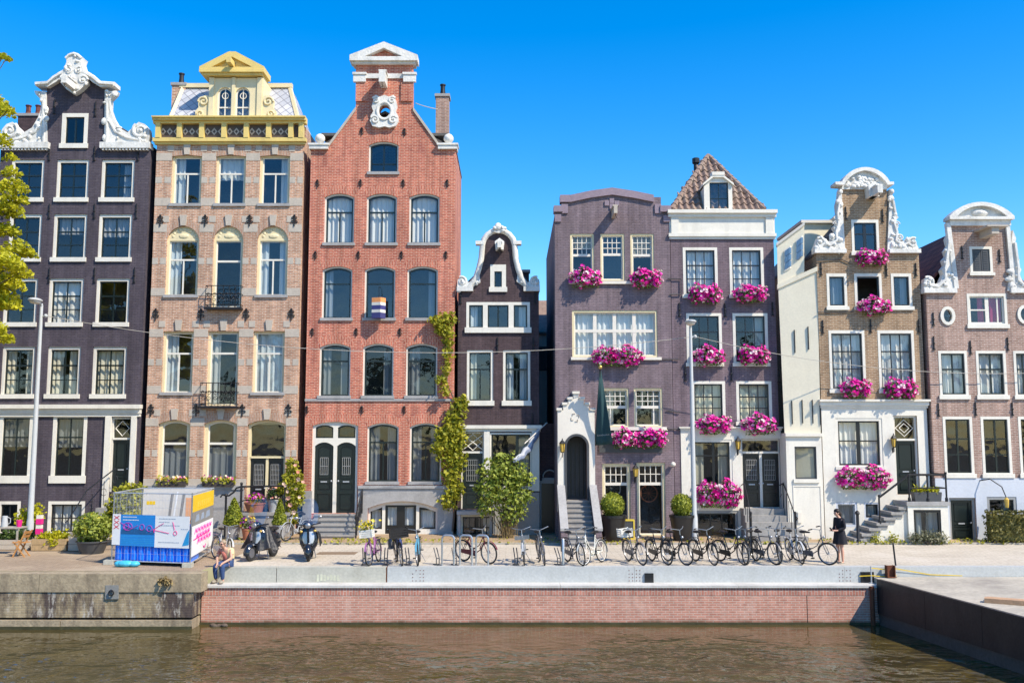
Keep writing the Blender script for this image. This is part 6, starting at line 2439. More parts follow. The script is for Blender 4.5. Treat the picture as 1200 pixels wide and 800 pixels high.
q = G(1050, 671, -.15)
strip(mb, [(p.x - .35, 28.42, -.22), (p.x, 28.40, -.20), ((p.x + q.x) / 2, (28.4 + q.y) / 2, -.24), (q.x, q.y - .04, -.22)])
e = G(1130, 673.5, z_d + .05)
strip(mb, [(p.x, 28.40, .02), ((p.x + q.x) / 2, (28.4 + q.y) / 2, -.03), (q.x, q.y - .03, -.02), ((q.x + e.x) / 2, (q.y + e.y) / 2, -.20), (e.x, e.y, z_d + .03)])
tag(mb.build('barrier_tape', M['tape'], loc=(p.x, 28.4, -.2)), 'yellow barrier tape strung between the posts at the barge corner', 'tape')
M['plank'] = surf('bare_wood_plank', (0.46, 0.28, 0.16), .7, .25, scale=4)
p0, p1 = G(1154, 705, z_d), G(1245, 712, z_d)
mb = MB()
d = (p1 - p0).normalized()
nrm = Vector((-d.y, d.x, 0))
c = (p0 + p1) / 2
mb.obox((c.x, c.y, z_d + .06), d * (p1 - p0).length / 2, nrm * .13, Vector((0, 0, .055)))
mb.obox((c.x + .1, c.y + .25, z_d + .05), d * (p1 - p0).length / 2.2, nrm * .09, Vector((0, 0, .045)))
tag(mb.build('wooden_beams', M['plank'], loc=(c.x, c.y, z_d)), 'pale wooden beams lying on the barge deck at the right edge', 'beams')

# ================================================================ LAMP POSTS AND CABLES
M['lamp_grey'] = surf('light_grey_paint', (0.46, 0.475, 0.48), .45, .06, bump=.02, dirt=((.4, .4, .38), .3, 2))


def lamp_post(px_top, py_top, Y, label):
 top = P(px_top, py_top, Y)
 xb = top.x
 root = thing('street_lamp', label, 'street lamp', (xb, Y, 0), 'grey street lamps')
 H = top.z
 mb = MB()
 mb.lathe([(.125, 0.0), (.125, .9), (.10, 1.05), (.095, 2.0), (.055, H - .15), (.04, H - .05)], (xb, Y, 0), 14)
 mb.tube([(xb, Y, H - .2), (xb, Y - .05, H - .08), (xb - .05, Y - .25, H)], .045, 8)
 mb.build('pole', M['lamp_grey'], root, True)
 mb = MB()
 mb.ball((xb - .06, Y - .35, H + .02), (.22, .36, .085), 14)
 hd = mb.build('lamp_head', M['lamp_grey'], root, True)
 mb = MB()
 mb.ball((xb - .06, Y - .35, H - .05), (.17, .26, .07), 12)
 mb.build('lens', M['offwhite'], hd, True)
 mb = MB()
 mb.tube([(xb, Y, H - .55), (xb + .12, Y, H - .5), (xb + .15, Y, H - .5)], .03, 6)
 mb.ball((xb + .17, Y, H - .5), .07, 8)
 mb.build('cable_bracket', M['lamp_grey'], root)
 return Vector((xb + .16, Y, H - .5))


LA = lamp_post(49, 354, 33.8, 'light grey lamp post in front of the dark house with white gable')
LB = lamp_post(809, 379, 35.6, 'light grey lamp post in front of the two purple brick houses')


def cable(label, a, b, sag, r=.012):
 n = 24
 pts = []
 for i in range(n + 1):
  t = i / n
  p = a.lerp(b, t)
  pts.append((p.x, p.y, p.z - sag * 4 * t * (1 - t)))
 mb = MB()
 mb.tube(pts, r, 5)
 o = mb.build('overhead_cable', M['cable'], loc=a)
 tag(o, label, 'cable', 'thin overhead cables')


M['cable'] = surf('pale_cable', (0.42, 0.38, 0.32), .6, .1, bump=0)
mid = LA.lerp(LB, .5)
cable('thin sagging cable strung between the two lamp posts', LA, LB, .95)
cable('thin cable running from the plum house lamp post towards the right', LB, Vector((P(1212, 437, 35.8).x, 35.8, P(1212, 437, 35.8).z)), .45)
a = P(487, 121, 38.6)
b = P(513, 128, 39.8)
cable('short dark cable between the red gable and its chimney', a, b, .03, .018)

# ================================================================ FLOWER BOXES
M['box_dark'] = surf('dark_window_box', (0.05, 0.04, 0.035), .7, .2)


def flower_proto(w, hgt, seed, nb, label, group):
 rn = random.Random(seed)
 root = thing('flower_box', label, 'flower box', (0, 0, 0), group)
 mb = MB()
 mb.box(-w * .44, w * .44, -.24, -.02, 0, .18)
 for sx in (-.3, .3):
  mb.tube([(w * sx, 0, -.08), (w * sx, -.12, -.06), (w * sx, -.25, .02)], .012, 5)
 mb.build('box', M['box_dark'], root)

 def spot(shell, k=1.0):
  while True:
   v = Vector((rn.uniform(-1, 1), rn.uniform(-1, .45), rn.uniform(-1, 1)))
   if shell < v.length < 1:
    break
  lump = 1 + .30 * math.sin(v.x * 6 + seed) + .20 * math.sin(v.x * 13 + v.z * 7 + seed * 2)
  droop = -.10 * abs(v.x) if v.z < 0 else 0
  return Vector((v.x * w * .5 * k, v.y * .30 * k * lump - .15, (v.z * hgt * .5 * lump + droop) * k + .16))
 mb = MB()
 leaf_quads(mb, [spot(.3) for _ in range(int(nb * 1.1))], .085, rn)
 leaf_quads(mb, [Vector((rn.uniform(-.4, .4) * w, rn.uniform(-.32, -.1), .16 - hgt * .5 - rn.uniform(-.05, .15))) for _ in range(int(nb * .4))], .07, rn)
 mb.build('foliage', M['leaf_box'], root, keep=True)
 mb = MB()
 c = Vector((0, -.02, .12))
 blossoms(mb, [spot(.80, 1.07) for _ in range(nb)], .063, rn, c)
 blossoms(mb, [Vector((rn.uniform(-.42, .42) * w, rn.uniform(-.38, -.2), .16 - hgt * .5 - rn.uniform(-.08, .08))) for _ in range(int(nb * .07))], .05, rn, c)
 mb.build('blossoms', M['petal_pink'], root, keep=True)
 mb = MB()
 for q in range(3):
  cc = spot(.9, 1.05)
  blossoms(mb, [cc + Vector((rn.uniform(-.13, .13), rn.uniform(-.05, .02), rn.uniform(-.08, .08))) for _ in range(int(nb * .035))], .06, rn, c)
 mb.build('pale_blossoms', M['petal_pale'], root, keep=True)
 return root


M['petal_pale'] = petalmat('pale_petals', [(0, (.86, .76, .74)), (.45, (.88, .60, .72)), (.7, (.80, .80, .55))])
FG = 'window boxes full of pink petunias'
protos = []
spots = [
 # house depth, px x0, y0, x1, y1, proto, label
 (37.0, 666, 311, 705, 336, 0, 'pink petunia box under the left of the three top windows, mauve house'),
 (37.0, 737, 312, 775, 337, 1, 'pink petunia box under the right of the three top windows, mauve house'),
 (37.0, 692, 402, 755, 428, 3, 'long pink petunia box under the wide white window of the mauve house'),
 (37.0, 715, 499, 748, 523, 0, 'pink petunia box next to the dark green flag, mauve house'),
 (37.0, 743, 498, 781, 523, 1, 'pink petunia box above the cycle shop door with yellow lantern beside it'),
 (37.0, 805, 330, 845, 355, 2, 'pink petunia box under the left top window of the plum house'),
 (37.0, 857, 331, 898, 354, 1, 'pink petunia box under the right top window of the plum house'),
 (37.0, 810, 403, 849, 427, 0, 'pink petunia box on the left second-row window, beside the lamp head'),
 (37.0, 863, 402, 901, 426, 2, 'pink petunia box on the right second-row window of the plum house'),
 (37.0, 814, 483, 856, 507, 1, 'pink petunia box over the white ground floor, by the lamp post'),
 (37.0, 867, 482, 910, 507, 0, 'pink petunia box above the black double door of the plum house'),
 (37.0, 813, 558, 870, 592, 3, 'big low pink petunia box on the ground-floor window of the plum house'),
 (36.2, 1000, 290, 1038.5, 311, 2, 'highest pink petunia box, under the gable window of the ochre house'),
 (36.2, 1002.5, 346, 1043, 368, 0, 'pink petunia box hanging from the open dark window, ochre house'),
 (36.2, 982, 440, 1019, 465, 1, 'pink petunia box under the left tall window of the ochre house'),
 (36.2, 1033, 440, 1073, 466, 2, 'pink petunia box under the right tall window of the ochre house'),
 (36.2, 976, 542, 1044, 571, 3, 'long pink petunia box on the white ground floor of the ochre house'),
]
dims = [(1.25, .72, 250), (1.25, .74, 250), (1.28, .70, 260), (2.0, .85, 430)]
for i, (w, hh, nb) in enumerate(dims):
 f = flower_proto(w, hh, 40 + i, nb, 'pink petunia box', FG)
 index_kids(f)
 protos.append(f)
used = set()
for D_, x0, y0, x1, y1, k, lab in spots:
 a, b = P(x0, (y0 + y1) / 2, D_), P(x1, (y0 + y1) / 2, D_)
 zt, zb = P((x0 + x1) / 2, y0, D_).z, P((x0 + x1) / 2, y1, D_).z
 w, hh, _ = dims[k]
 sx, sz = (b.x - a.x) / w, (zt - zb) / hh
 if k not in used:
  o = protos[k]
  used.add(k)
  o['label'] = lab
 else:
  o = dup(protos[k], label=lab)
 o.location = ((a.x + b.x) / 2, D_ - .055, (zt + zb) / 2 - .16 * sz)
 o.scale = (sx * .96, .9, sz * .74)

# yellow planters on the tan house's ground-floor sills
for x0, x1, lab in ((185, 221, 'small white and yellow flower box on the left ground window of the tan house'), (238, 277, 'small white and pink flower box on the window next to the tan house door')):
 D_ = 38.0
 a, b = P(x0, 565, D_), P(x1, 565, D_)
 root = thing('flower_box', lab, 'flower box', ((a.x + b.x) / 2, D_ - .02, a.z - .1), 'small sill flower boxes')
 mb = MB()
 mb.box(a.x + .05, b.x - .05, D_ - .26, D_ - .075, a.z - .14, a.z + .05)
 mb.build('box', M['box_dark'], root)
 mb = MB()
 leaf_quads(mb, [(R.uniform(a.x, b.x), D_ - .17 + R.gauss(0, .08), a.z + .08 + R.gauss(0, .08)) for _ in range(170)], .09, R)
 mb.build('foliage', M['leaf_climber'], root, keep=True)
 mb = MB()
 blossoms(mb, [(R.uniform(a.x + .05, b.x - .05), D_ - .20 + R.gauss(0, .06), a.z + .16 + R.gauss(0, .06)) for _ in range(55)], .05, R, Vector(((a.x + b.x) / 2, D_ - .05, a.z)))
 mb.build('blossoms', M['petal_mixed'], root, keep=True)

# ================================================================ PLANTS
def limb(mb, pts, r0, r1, n=7):
 k = len(pts)
 mb.tube(pts, [r0 + (r1 - r0) * i / (k - 1) for i in range(k)], n)


# street tree at the far left: trunk outside the picture, branches reach in
ty = 29.3
tx = -18.6
root = thing('street_tree', 'lime green leafy tree branches reaching in at the left edge', 'tree', (tx, ty, 0))
rn = random.Random(5)
clumps = []
for px, py, r in ((16, 216, .42), (4, 240, .6), (22, 232, .28), (8, 268, .42), (20, 288, .45), (33, 296, .26), (8, 305, .5), (26, 318, .33), (12, 330, .45), (2, 352, .5),
     (4, 395, .32), (10, 394, .18), (4, 66, .22), (8, 68, .12), (2, 128, .4), (-6, 160, .5), (10, 128, .2), (-12, 300, .8), (-20, 220, .9), (14, 250, .25), (-8, 118, .5), (-15, 380, .6), (12, 183, .22), (14, 200, .3)):
 p = P(px, py, ty + rn.uniform(-.8, .8))
 clumps.append((p, r))
nvis = len(clumps)
for _ in range(70):
 c = in_ball(rn, (tx - 1.2, ty, 9.2), (3.0, 3.4, 4.2), .2)
 if P(0, 300, ty).x - c.x > .4:
  clumps.append((c, rn.uniform(.5, .95)))
mb = MB()
trunk_top = Vector((tx - .4, ty, 5.2))
limb(mb, [(tx, ty, 0), (tx + .05, ty, 1.5), (tx - .1, ty, 3.2), trunk_top], .24, .16, 10)
hubs = []
for k in range(9):
 a = k * 2 * PI / 9
 hb_ = trunk_top + Vector((1.1 * math.cos(a), 1.2 * math.sin(a), 1.2 + 1.0 * (k % 4)))
 limb(mb, [trunk_top, trunk_top.lerp(hb_, .5) + Vector((0, 0, .2)), hb_], .10, .06, 6)
 hubs.append(hb_)
for c, r in clumps:
 b = min(hubs, key=lambda q: (q - c).length)
 m_ = b.lerp(c, .55) + Vector((0, 0, .25))
 limb(mb, [b, m_, c], .045, .012, 5)
mb.build('trunk', M['bark'], root, True)
mb = MB()
for i, (c, r) in enumerate(clumps):
 n = int((225 if i < nvis else 110) * r * r / .2) + 14
 n = min(n, 520)
 pts = []
 for _ in range(n):
  v = in_ball(rn, (0, 0, 0), 1, .1)
  sq = Vector((v.x * r * 1.15, v.y * r, v.z * r * .5))
  sq.z -= .35 * (sq.x * sq.x + sq.y * sq.y) / max(r, .1)
  pts.append(c + sq)
 leaf_quads(mb, pts, .10 if i < nvis else .17, rn, up=.9, elong=1.5)
mb.build('crown', M['leaf_lime'], root, keep=True)


def bush(label, base, spots, n, size, mat, cat='shrub', name='shrub', stems=7, seed=1, dry=None, group=None):
 """spots: ellipsoid lumps (centre, radii)"""
 rn = random.Random(seed)
 root = thing(name, label, cat, base, group)
 mb = MB()
 for c, r in spots:
  for k in range(max(1, stems // len(spots))):
   e = in_ball(rn, c, [q * .6 for q in r], 0)
   m_ = Vector(base).lerp(e, .5) + Vector((rn.gauss(0, .06), rn.gauss(0, .06), 0))
   limb(mb, [Vector(base) + Vector((rn.gauss(0, .05), rn.gauss(0, .04), 0)), m_, e], .022, .007, 5)
 mb.build('stems', M['bark'], root)
 mb = MB()
 tot = sum(r[0] * r[2] for _, r in spots)
 for c, r in spots:
  k = int(n * r[0] * r[2] / tot)
  pts = []
  for _ in range(k):
   p = in_ball(rn, c, r, .35)
   pts.append(p + Vector((rn.gauss(0, .07), rn.gauss(0, .07), rn.gauss(0, .07))))
  leaf_quads(mb, pts, size, rn, up=.5, out=Vector(c) - Vector((0, 0, .2)))
 mb.build('foliage', mat, root, keep=True)
 if dry:
  mb = MB()
  for _ in range(90):
   x = base[0] + rn.gauss(0, .16)
   mb.tube([(x, base[1] + rn.gauss(0, .1), 0), (x + rn.gauss(0, .12), base[1] - .1 + rn.gauss(0, .1), rn.uniform(.4, dry))], .006, 4)
  mb.build('dry_stalks', M['leaf_dry'], root, keep=True)
 return root


def lumps(Y, lst, depth=.5):
 o = []
 for px, py, rx, rz in lst:
  p = P(px, py, Y)
  k = Y / FPX
  o.append((p, (rx * k, depth * (rx * k) / .6 if rx * k < .6 else depth, rz * k)))
 return o


Y = 36.6
p = P(594, 632, Y)
bush('big light green leafy shrub standing before the small bell-gabled house', (p.x, Y, 0.05),
  lumps(Y, [(588, 566, 26, 22), (574, 575, 15, 17), (606, 577, 16, 18), (590, 546, 15, 11), (596, 592, 19, 13), (571, 590, 12, 12), (610, 559, 12, 10), (598, 606, 12, 10), (578, 556, 13, 11), (586, 536, 7, 6), (561, 572, 7, 6), (564, 552, 6, 5), (620, 563, 6, 7), (618, 582, 6, 5), (599, 536, 5, 5), (574, 541, 6, 5), (612, 546, 6, 5), (566, 598, 6, 6), (612, 598, 6, 6)]),
  2900, .105, M['leaf_bush'], stems=26, seed=2, dry=.9)
# climber on the right edge of the red house
Yc = 37.75
p = P(533, 622, Yc)
root = thing('climbing_plant', 'tall yellow-green climber on the red house corner up to its third floor', 'climbing plant', (p.x, Yc, 0.05))
lst = [(537, 480, 10, 14), (529, 500, 11, 17), (537, 512, 10, 16), (525, 528, 12, 16), (538, 538, 8, 14), (529, 556, 10, 14), (534, 574, 9, 12), (525, 586, 9, 10), (517, 512, 8, 12), (543, 470, 5, 8), (512, 524, 6, 9),
  (521, 378, 8, 11), (526, 395, 7, 14), (525, 415, 5, 10), (512, 376, 6, 6), (530, 372, 5, 7), (524, 432, 4, 7), (517, 445, 6, 4), (522, 458, 4, 5), (515, 385, 4, 8), (508, 375, 4, 3)]
rn = random.Random(12)
mb = MB()
stem = [P(533, y, Yc + .15) + Vector((rn.gauss(0, .06), 0, 0)) for y in (622, 590, 560, 530, 500, 470)] + [P(x, y, Yc + .15) for x, y in ((524, 450), (523, 425), (526, 400), (521, 372))]
limb(mb, stem, .045, .012, 6)
for px, py, rx, rz in lst:
 e = P(px, py, Yc)
 b = min(stem, key=lambda q: (q - e).length)
 limb(mb, [b, e], .015, .006, 5)
mb.build('stem', M['bark'], root)
mb = MB()
for (c, r) in lumps(Yc, lst, .22):
 k = int(22 + 430 * r[0] * r[2] * 2.2)
 leaf_quads(mb, [in_ball(rn, c, (r[0] * 1.1, .2, r[2] * 1.1), .2) + Vector((rn.gauss(0, .06), 0, rn.gauss(0, .06))) for _ in range(k)], .125, rn, up=.2)
mb.build('foliage', M['leaf_climber'], root, keep=True)
# climbing roses between the tan and the red house
Yr = 37.3
p = P(343, 628, Yr)
root = thing('climbing_rose', 'leafy climbing rose with pale pink flowers beside the black double door', 'rose', (p.x, Yr, .05))
lst = [(342, 545, 7, 9), (346, 560, 9, 10), (341, 575, 10, 10), (347, 585, 9, 10), (340, 596, 7, 9), (337, 560, 6, 8), (352, 573, 6, 8), (343, 607, 6, 8), (330, 572, 5, 7)]
mb = MB()
limb(mb, [P(343, 628, Yr + .05), P(344, 600, Yr + .05), P(342, 570, Yr + .05), P(344, 540, Yr + .05)], .03, .01, 6)
mb.build('stem', M['bark'], root)
mb = MB()
for c, r in lumps(Yr, lst, .3):
 leaf_quads(mb, [in_ball(rn, c, (r[0] * 1.1, .25, r[2] * 1.1), .2) for _ in range(int(60 + 1500 * r[0] * r[2]))], .10, rn)
mb.build('foliage', M['leaf_climber'], root, keep=True)
mb = MB()
pts = []
for px, py in ((334, 567), (350, 553), (337, 577), (347, 572), (341, 590), (352, 583), (332, 566), (345, 545), (349, 560), (338, 584), (355, 566), (343, 600)):
 c = P(px, py, Yr - .3)
 pts += [c + Vector((rn.gauss(0, .03), -.02, rn.gauss(0, .03))) for _ in range(1)]
blossoms(mb, pts, .085, rn, P(343, 572, Yr + 1))
mb.build('blossoms', M['petal_rose'], root, keep=True)


def pot_plant(label, px, Y, hpot, rpot, kind, hplant, rplant, potm, z0=0.055, group=None, name='potted_plant', n=700, mat=None, seed=3, flowers=None, size=.06):
 x = P(px, 620, Y).x
 rn = random.Random(seed)
 root = thing(name, label, 'potted plant', (x, Y, z0), group)
 mb = MB()
 mb.lathe([(rpot * .72, 0), (rpot, hpot * .9), (rpot * 1.06, hpot * .9), (rpot * 1.06, hpot), (rpot * .94, hpot), (rpot * .9, hpot - .05)], (x, Y, z0), 18)
 mb.build('pot', M[potm], root, True)
 mb = MB()
 pts = []
 for _ in range(n):
  if kind == 'cone':
   t = rn.random() ** 1.5
   rr = rplant * (1 - t) ** .75 * (1.0 if t > .08 else .75 + 3 * t)
   a = rn.uniform(0, 6.283)
   q = rn.uniform(.75, 1.05)
   pts.append((x + rr * q * math.cos(a), Y + rr * q * math.sin(a), z0 + hpot + t * hplant - .03))
  else:
   c = Vector((x, Y, z0 + hpot + hplant * .5 - .05))
   pts.append(in_ball(rn, c, (rplant, rplant, hplant * .55), .8 if kind == 'ball' else .3))
 leaf_quads(mb, pts, size, rn, up=.7 if kind != 'ball' else .2, out=Vector((x, Y, z0 + hpot + hplant * .4)))
 # inner mass so that the outline stays closed
 if kind == 'ball':
  mb.ball((x, Y, z0 + hpot + hplant * .5 - .05), (rplant * .86, rplant * .86, hplant * .47), 12)
 elif kind == 'cone':
  mb.lathe([(rplant * .6, 0), (rplant * .75, hplant * .12), (rplant * .35, hplant * .6), (.02, hplant * .92)], (x, Y, z0 + hpot), 10)
 mb.build('foliage', mat or M['leaf_conifer'], root, keep=True)
 if flowers:
  mb = MB()
  c = Vector((x, Y, z0 + hpot + hplant * .3))
  blossoms(mb, [in_ball(rn, c + Vector((0, 0, .05)), (rplant * 1.05, rplant * 1.05, hplant * .6), .85) for _ in range(flowers[1])], .055, rn, c)
  mb.build('blossoms', flowers[0], root, keep=True)
 return root


pot_plant('green conical conifer in a zinc pot by the tan house railing', 273.5, 36.2, .55, .27, 'cone', 1.02, .42, 'zinc', n=1500, seed=4)
pot_plant('slim yellowish conical conifer in a zinc pot behind the scooters', 327.5, 36.4, .52, .25, 'cone', 1.0, .30, 'zinc', n=1200, seed=5)
pot_plant('clipped box ball in a black tub left of the cycle shop windows', 718, 34.7 + .9, .95, .50, 'ball', .85, .46, 'black', n=1500, seed=6, size=.05, name='box_ball')
pot_plant('clipped box ball in a black tub beside the tall lamp post', 799.5, 35.7, .95, .46, 'ball', .80, .42, 'black', n=1400, seed=7, size=.05, name='box_ball')
pot_plant('red pot of purple and yellow flowers beside the left scooter', 291, 35.9, .42, .24, 'loose', .45, .34, 'terracotta', n=160, seed=8, flowers=(petalmat('violet_yellow', [(0, (.30, .03, .28)), (.5, (.75, .55, .05))]), 80), mat=M['leaf_dark'])
xst = P(310, 600, 37.1)
pot_plant('terracotta pot with pink flowers on the tan house stoop', 298, 37.25, .36, .40, 'loose', .40, .40, 'terracotta', z0=xst.z, n=200, seed=9, flowers=(petalmat('pink_violet', [(0, (.60, .08, .42)), (.6, (.75, .3, .5))]), 40), mat=M['leaf_climber'])
pot_plant('zinc bucket with orange roses on the tan house stoop', 320, 37.3, .48, .24, 'loose', .55, .30, 'zinc', z0=xst.z, n=220, seed=10, flowers=(M['petal_rose'], 22), mat=M['leaf_dark'])
# lavender and small weeds at the ochre house, hedge at the right
Y = 34.75
p = P(1087, 632, Y)
bush('low grey-green lavender bed under the landing window', (p.x, Y, .05), lumps(Y, [(1075, 630, 12, 5), (1090, 629, 13, 6), (1102, 631, 9, 5)], .3), 900, .06, leafmat('lavender', (.13, .14, .07), (.30, .29, .19)), stems=6, seed=21, cat='plant', name='lavender')
for px, hpx, lab in ((1027, 8, 'small green weed tuft by the lower stair end'), (1048, 9, 'small green weed tuft midway between stair and lavender')):
 p = P(px, 636, 35.0)
 bush(lab, (p.x, 34.9, .05), lumps(34.9, [(px, 632, 4.5, hpx * .6)], .15), 110, .06, M['leaf_climber'], stems=3, seed=px, cat='plant', name='weed_tuft')
Y = 35.0
p = P(1182, 630, Y)
root = thing('hedge', 'clipped dark green and rusty hedge at the right-hand end', 'hedge', (p.x, Y, .05))
x0, x1, z1 = P(1156, 612, Y).x, P(1225, 612, Y).x, P(1180, 598, Y).z
mb = MB()
for k in range(7):
 x = x0 + (x1 - x0) * (k + .5) / 7
 limb(mb, [(x, Y, .05), (x, Y, z1 * .7)], .03, .02, 5)
mb.build('stems', M['bark'], root)
mb = MB()
mb.box(x0 + .12, x1 - .12, Y - .2, Y + .25, .15, z1 - .12)
leaf_quads(mb, [(R.uniform(x0, x1), R.uniform(Y - .35, Y + .35), R.uniform(.08, z1)) for _ in range(2600)], .08, R)
mb.build('foliage', leafmat('hedge_leaves', (.03, .045, .012), (.20, .17, .04), .2), root, keep=True)
# lime plants in the grey trough on the landing
yq = 36.2 - 1.05
xa, xb = P(1071, 588, yq).x, P(1101, 588, yq).x
zl = P(1088, 587.5, 36.2 - 1.25).z
root = thing('plant_trough', 'grey trough of lime green plants on the white house landing', 'plant trough', ((xa + xb) / 2, yq, zl))
mb = MB()
mb.slab([(xa, zl), (xb, zl), (xb + .04, zl + .34), (xa - .04, zl + .34)], [], yq - .15, yq + .18)
mb.build('trough', M['grey_dark'], root)
mb = MB()
leaf_quads(mb, [(R.uniform(xa, xb), yq + R.gauss(0, .08), zl + .4 + R.gauss(0, .07)) for _ in range(260)], .08, R, up=.8)
mb.build('foliage', M['leaf_lime'], root, keep=True)

# --- left corner: planters, bushes, table, chair
M['timber'] = surf('weathered_timber', (0.40, 0.28, 0.15), .8, .25, scale=3, dirt=((.25, .2, .13), .5, 1.0))
M['timber_grey'] = surf('grey_timber', (0.34, 0.31, 0.26), .8, .25, scale=3)
Y = 32.8


def planter(px0, px1, py0, py1, Y, label, matn='timber', dep=.6):
 a, b = P(px0, py1, Y).x, P(px1, py1, Y).x
 zt = P(px0, py0, Y).z
 root = thing('planter', label, 'planter', ((a + b) / 2, Y, 0), 'planters along the dark house')
 mb = MB()
 t = .05
 nb = 2
 for k in range(nb):
  z0, z1 = .02 + k * (zt - .02) / nb, .02 + (k + 1) * (zt - .02) / nb - .012
  mb.box(a, b, Y, Y + t, z0, z1)
  mb.box(a, b, Y + dep - t, Y + dep, z0, z1)
  mb.box(a, a + t, Y + t + .001, Y + dep - t - .001, z0, z1)
  mb.box(b - t, b, Y + t + .001, Y + dep - t - .001, z0, z1)
 mb.build('box', M[matn], root)
 mb = MB()
 mb.box(a + t, b - t, Y + t, Y + dep - t, .05, zt - .06)
 mb.build('soil', M['soil'], root)
 return root, a, b, zt


rt, a, b, zt = planter(36, 77, 631, 647, Y, 'timber planter with trailing yellow-green plants below the basement window')
mb = MB()
leaf_quads(mb, [(x, Y + R.uniform(.02, .5), zt + abs(R.gauss(.02, .1))) for x in [R.choice([a + .4, a + .5, b - .4, b - .35, b - .6]) + R.gauss(0, .16) for _ in range(480)]], .08, R)
leaf_quads(mb, [(b - .45 + R.gauss(0, .08), Y - .04, zt - R.uniform(0, .25)) for _ in range(50)], .07, R)
mb.build('foliage', M['leaf_lime'], rt, keep=True)
rt, a, b, zt = planter(79.5, 92, 629, 647, Y - .05, 'short pale stone planter right of the long timber planter', 'stone')
mb = MB()
leaf_quads(mb, [(R.uniform(a, b), Y + R.uniform(.05, .5), zt + abs(R.gauss(0, .2))) for _ in range(120)], .07, R)
mb.build('foliage', M['leaf_climber'], rt, keep=True)
rt, a, b, zt = planter(-30, 33, 632, 648, Y + .3, 'pale stone planter with dark greenery behind the folding chair', 'stone')
mb = MB()
leaf_quads(mb, [(R.uniform(a, b), Y + .3 + R.uniform(.05, .5), zt + abs(R.gauss(.05, .15))) for _ in range(800)], .09, R)
mb.build('foliage', M['leaf_dark'], rt, keep=True)
p = P(34, 616, 34)
bush('yellow-flowering bush behind the lamp post on the left', (p.x, 34.1, .05), lumps(34.1, [(30, 606, 9, 10), (42, 602, 8, 11), (36, 615, 10, 8)], .4), 800, .09, M['leaf_lime'], stems=9, seed=31)
Y = 32.2
p = P(109, 640, Y)
rt = pot_plant('bushy green shrub in a dark pot at the foot of the dark house steps', 109, Y, .42, .50, 'loose', .95, .62, 'grey_dark', z0=0, n=1500, seed=33, mat=M['leaf_bush'], size=.09, flowers=(M['petal_yellow'], 20))
p = P(148, 588, 34.5)
bush('tall yellow-green bush behind the site fence', (p.x, 34.6, .05), lumps(34.6, [(150, 585, 16, 18), (138, 596, 12, 16), (162, 580, 11, 13), (130, 610, 9, 14), (150, 610, 18, 16)], .5), 2400, .11, M['leaf_climber'], stems=16, seed=35)
# pink and white wrapped post
p = P(45, 640, 33.2)
root = thing('wrapped_post', 'post wrapped in pink and white tape beside the lamp post', 'post', (p.x, 33.2, 0))
zt, zb = P(45, 603, 33.2).z, P(45, 626, 33.2).z
mb = MB()
mb.box(p.x - .05, p.x + .05, 33.15, 33.25, 0, zt)
mb.build('post', M['timber_grey'], root)
M['pink'] = surf('magenta_plastic', (0.72, 0.02, 0.22), .5, .1, bump=0)
mb = MB()
for k in (0, 2):
 z0 = zb + (zt - zb) * k / 4
 mb.box(p.x - .09, p.x + .09, 33.11, 33.29, z0 + .02, z0 + (zt - zb) * .3)
islands(mb, 'pink_wrap', M['pink'], root)
mb = MB()
for k in (1, 3):
 z0 = zb + (zt - zb) * k / 4 + (zt - zb) * .06
 mb.box(p.x - .085, p.x + .085, 33.115, 33.285, z0, z0 + (zt - zb) * .18)
islands(mb, 'white_wrap', M['white'], root)
# bench table with jug and cup
Y = 31.9
root = thing('side_table', 'small wooden garden table at the left edge of the quay', 'table', (P(10, 640, Y).x, Y, 0))
a, b = P(-14, 620, Y).x, P(27, 620, Y).x
zt = P(10, 617, Y).z
mb = MB()
mb.box(a, b, Y - .3, Y + .3, zt - .04, zt)
mb.build('tabletop', M['timber_grey'], root)
for x, y in ((a + .06, Y - .24), (b - .06, Y - .24), (a + .06, Y + .24), (b - .06, Y + .24)):
 mb = MB()
 mb.box(x - .025, x + .025, y - .025, y + .025, 0, zt - .041)
 mb.build('leg', M['timber_grey'], root)
x = P(5.5, 612, Y).x
root = thing('water_jug', 'pale grey metal jug standing on the small garden table', 'jug', (x, Y, zt))
mb = MB()
mb.lathe([(.10, 0), (.11, .05), (.085, .28), (.09, .36), (.08, .36), (.075, .28)], (x, Y, zt + .001), 14)
mb.build('body', M['lamp_grey'], root, True)
mb = MB()
mb.tube([(x + .09, Y, zt + .32), (x + .19, Y, zt + .28), (x + .19, Y, zt + .14), (x + .10, Y, zt + .08)], .014, 6)
mb.build('handle', M['lamp_grey'], root)
x = P(22.5, 614, Y).x
mb = MB()
mb.lathe([(.07, 0), (.10, .22), (.095, .22), (.06, .02)], (x, Y, zt + .001), 12)
tag(mb.build('pink_cup', M['pink'], loc=(x, Y, zt), smooth=True), 'bright pink beaker on the small garden table', 'cup')
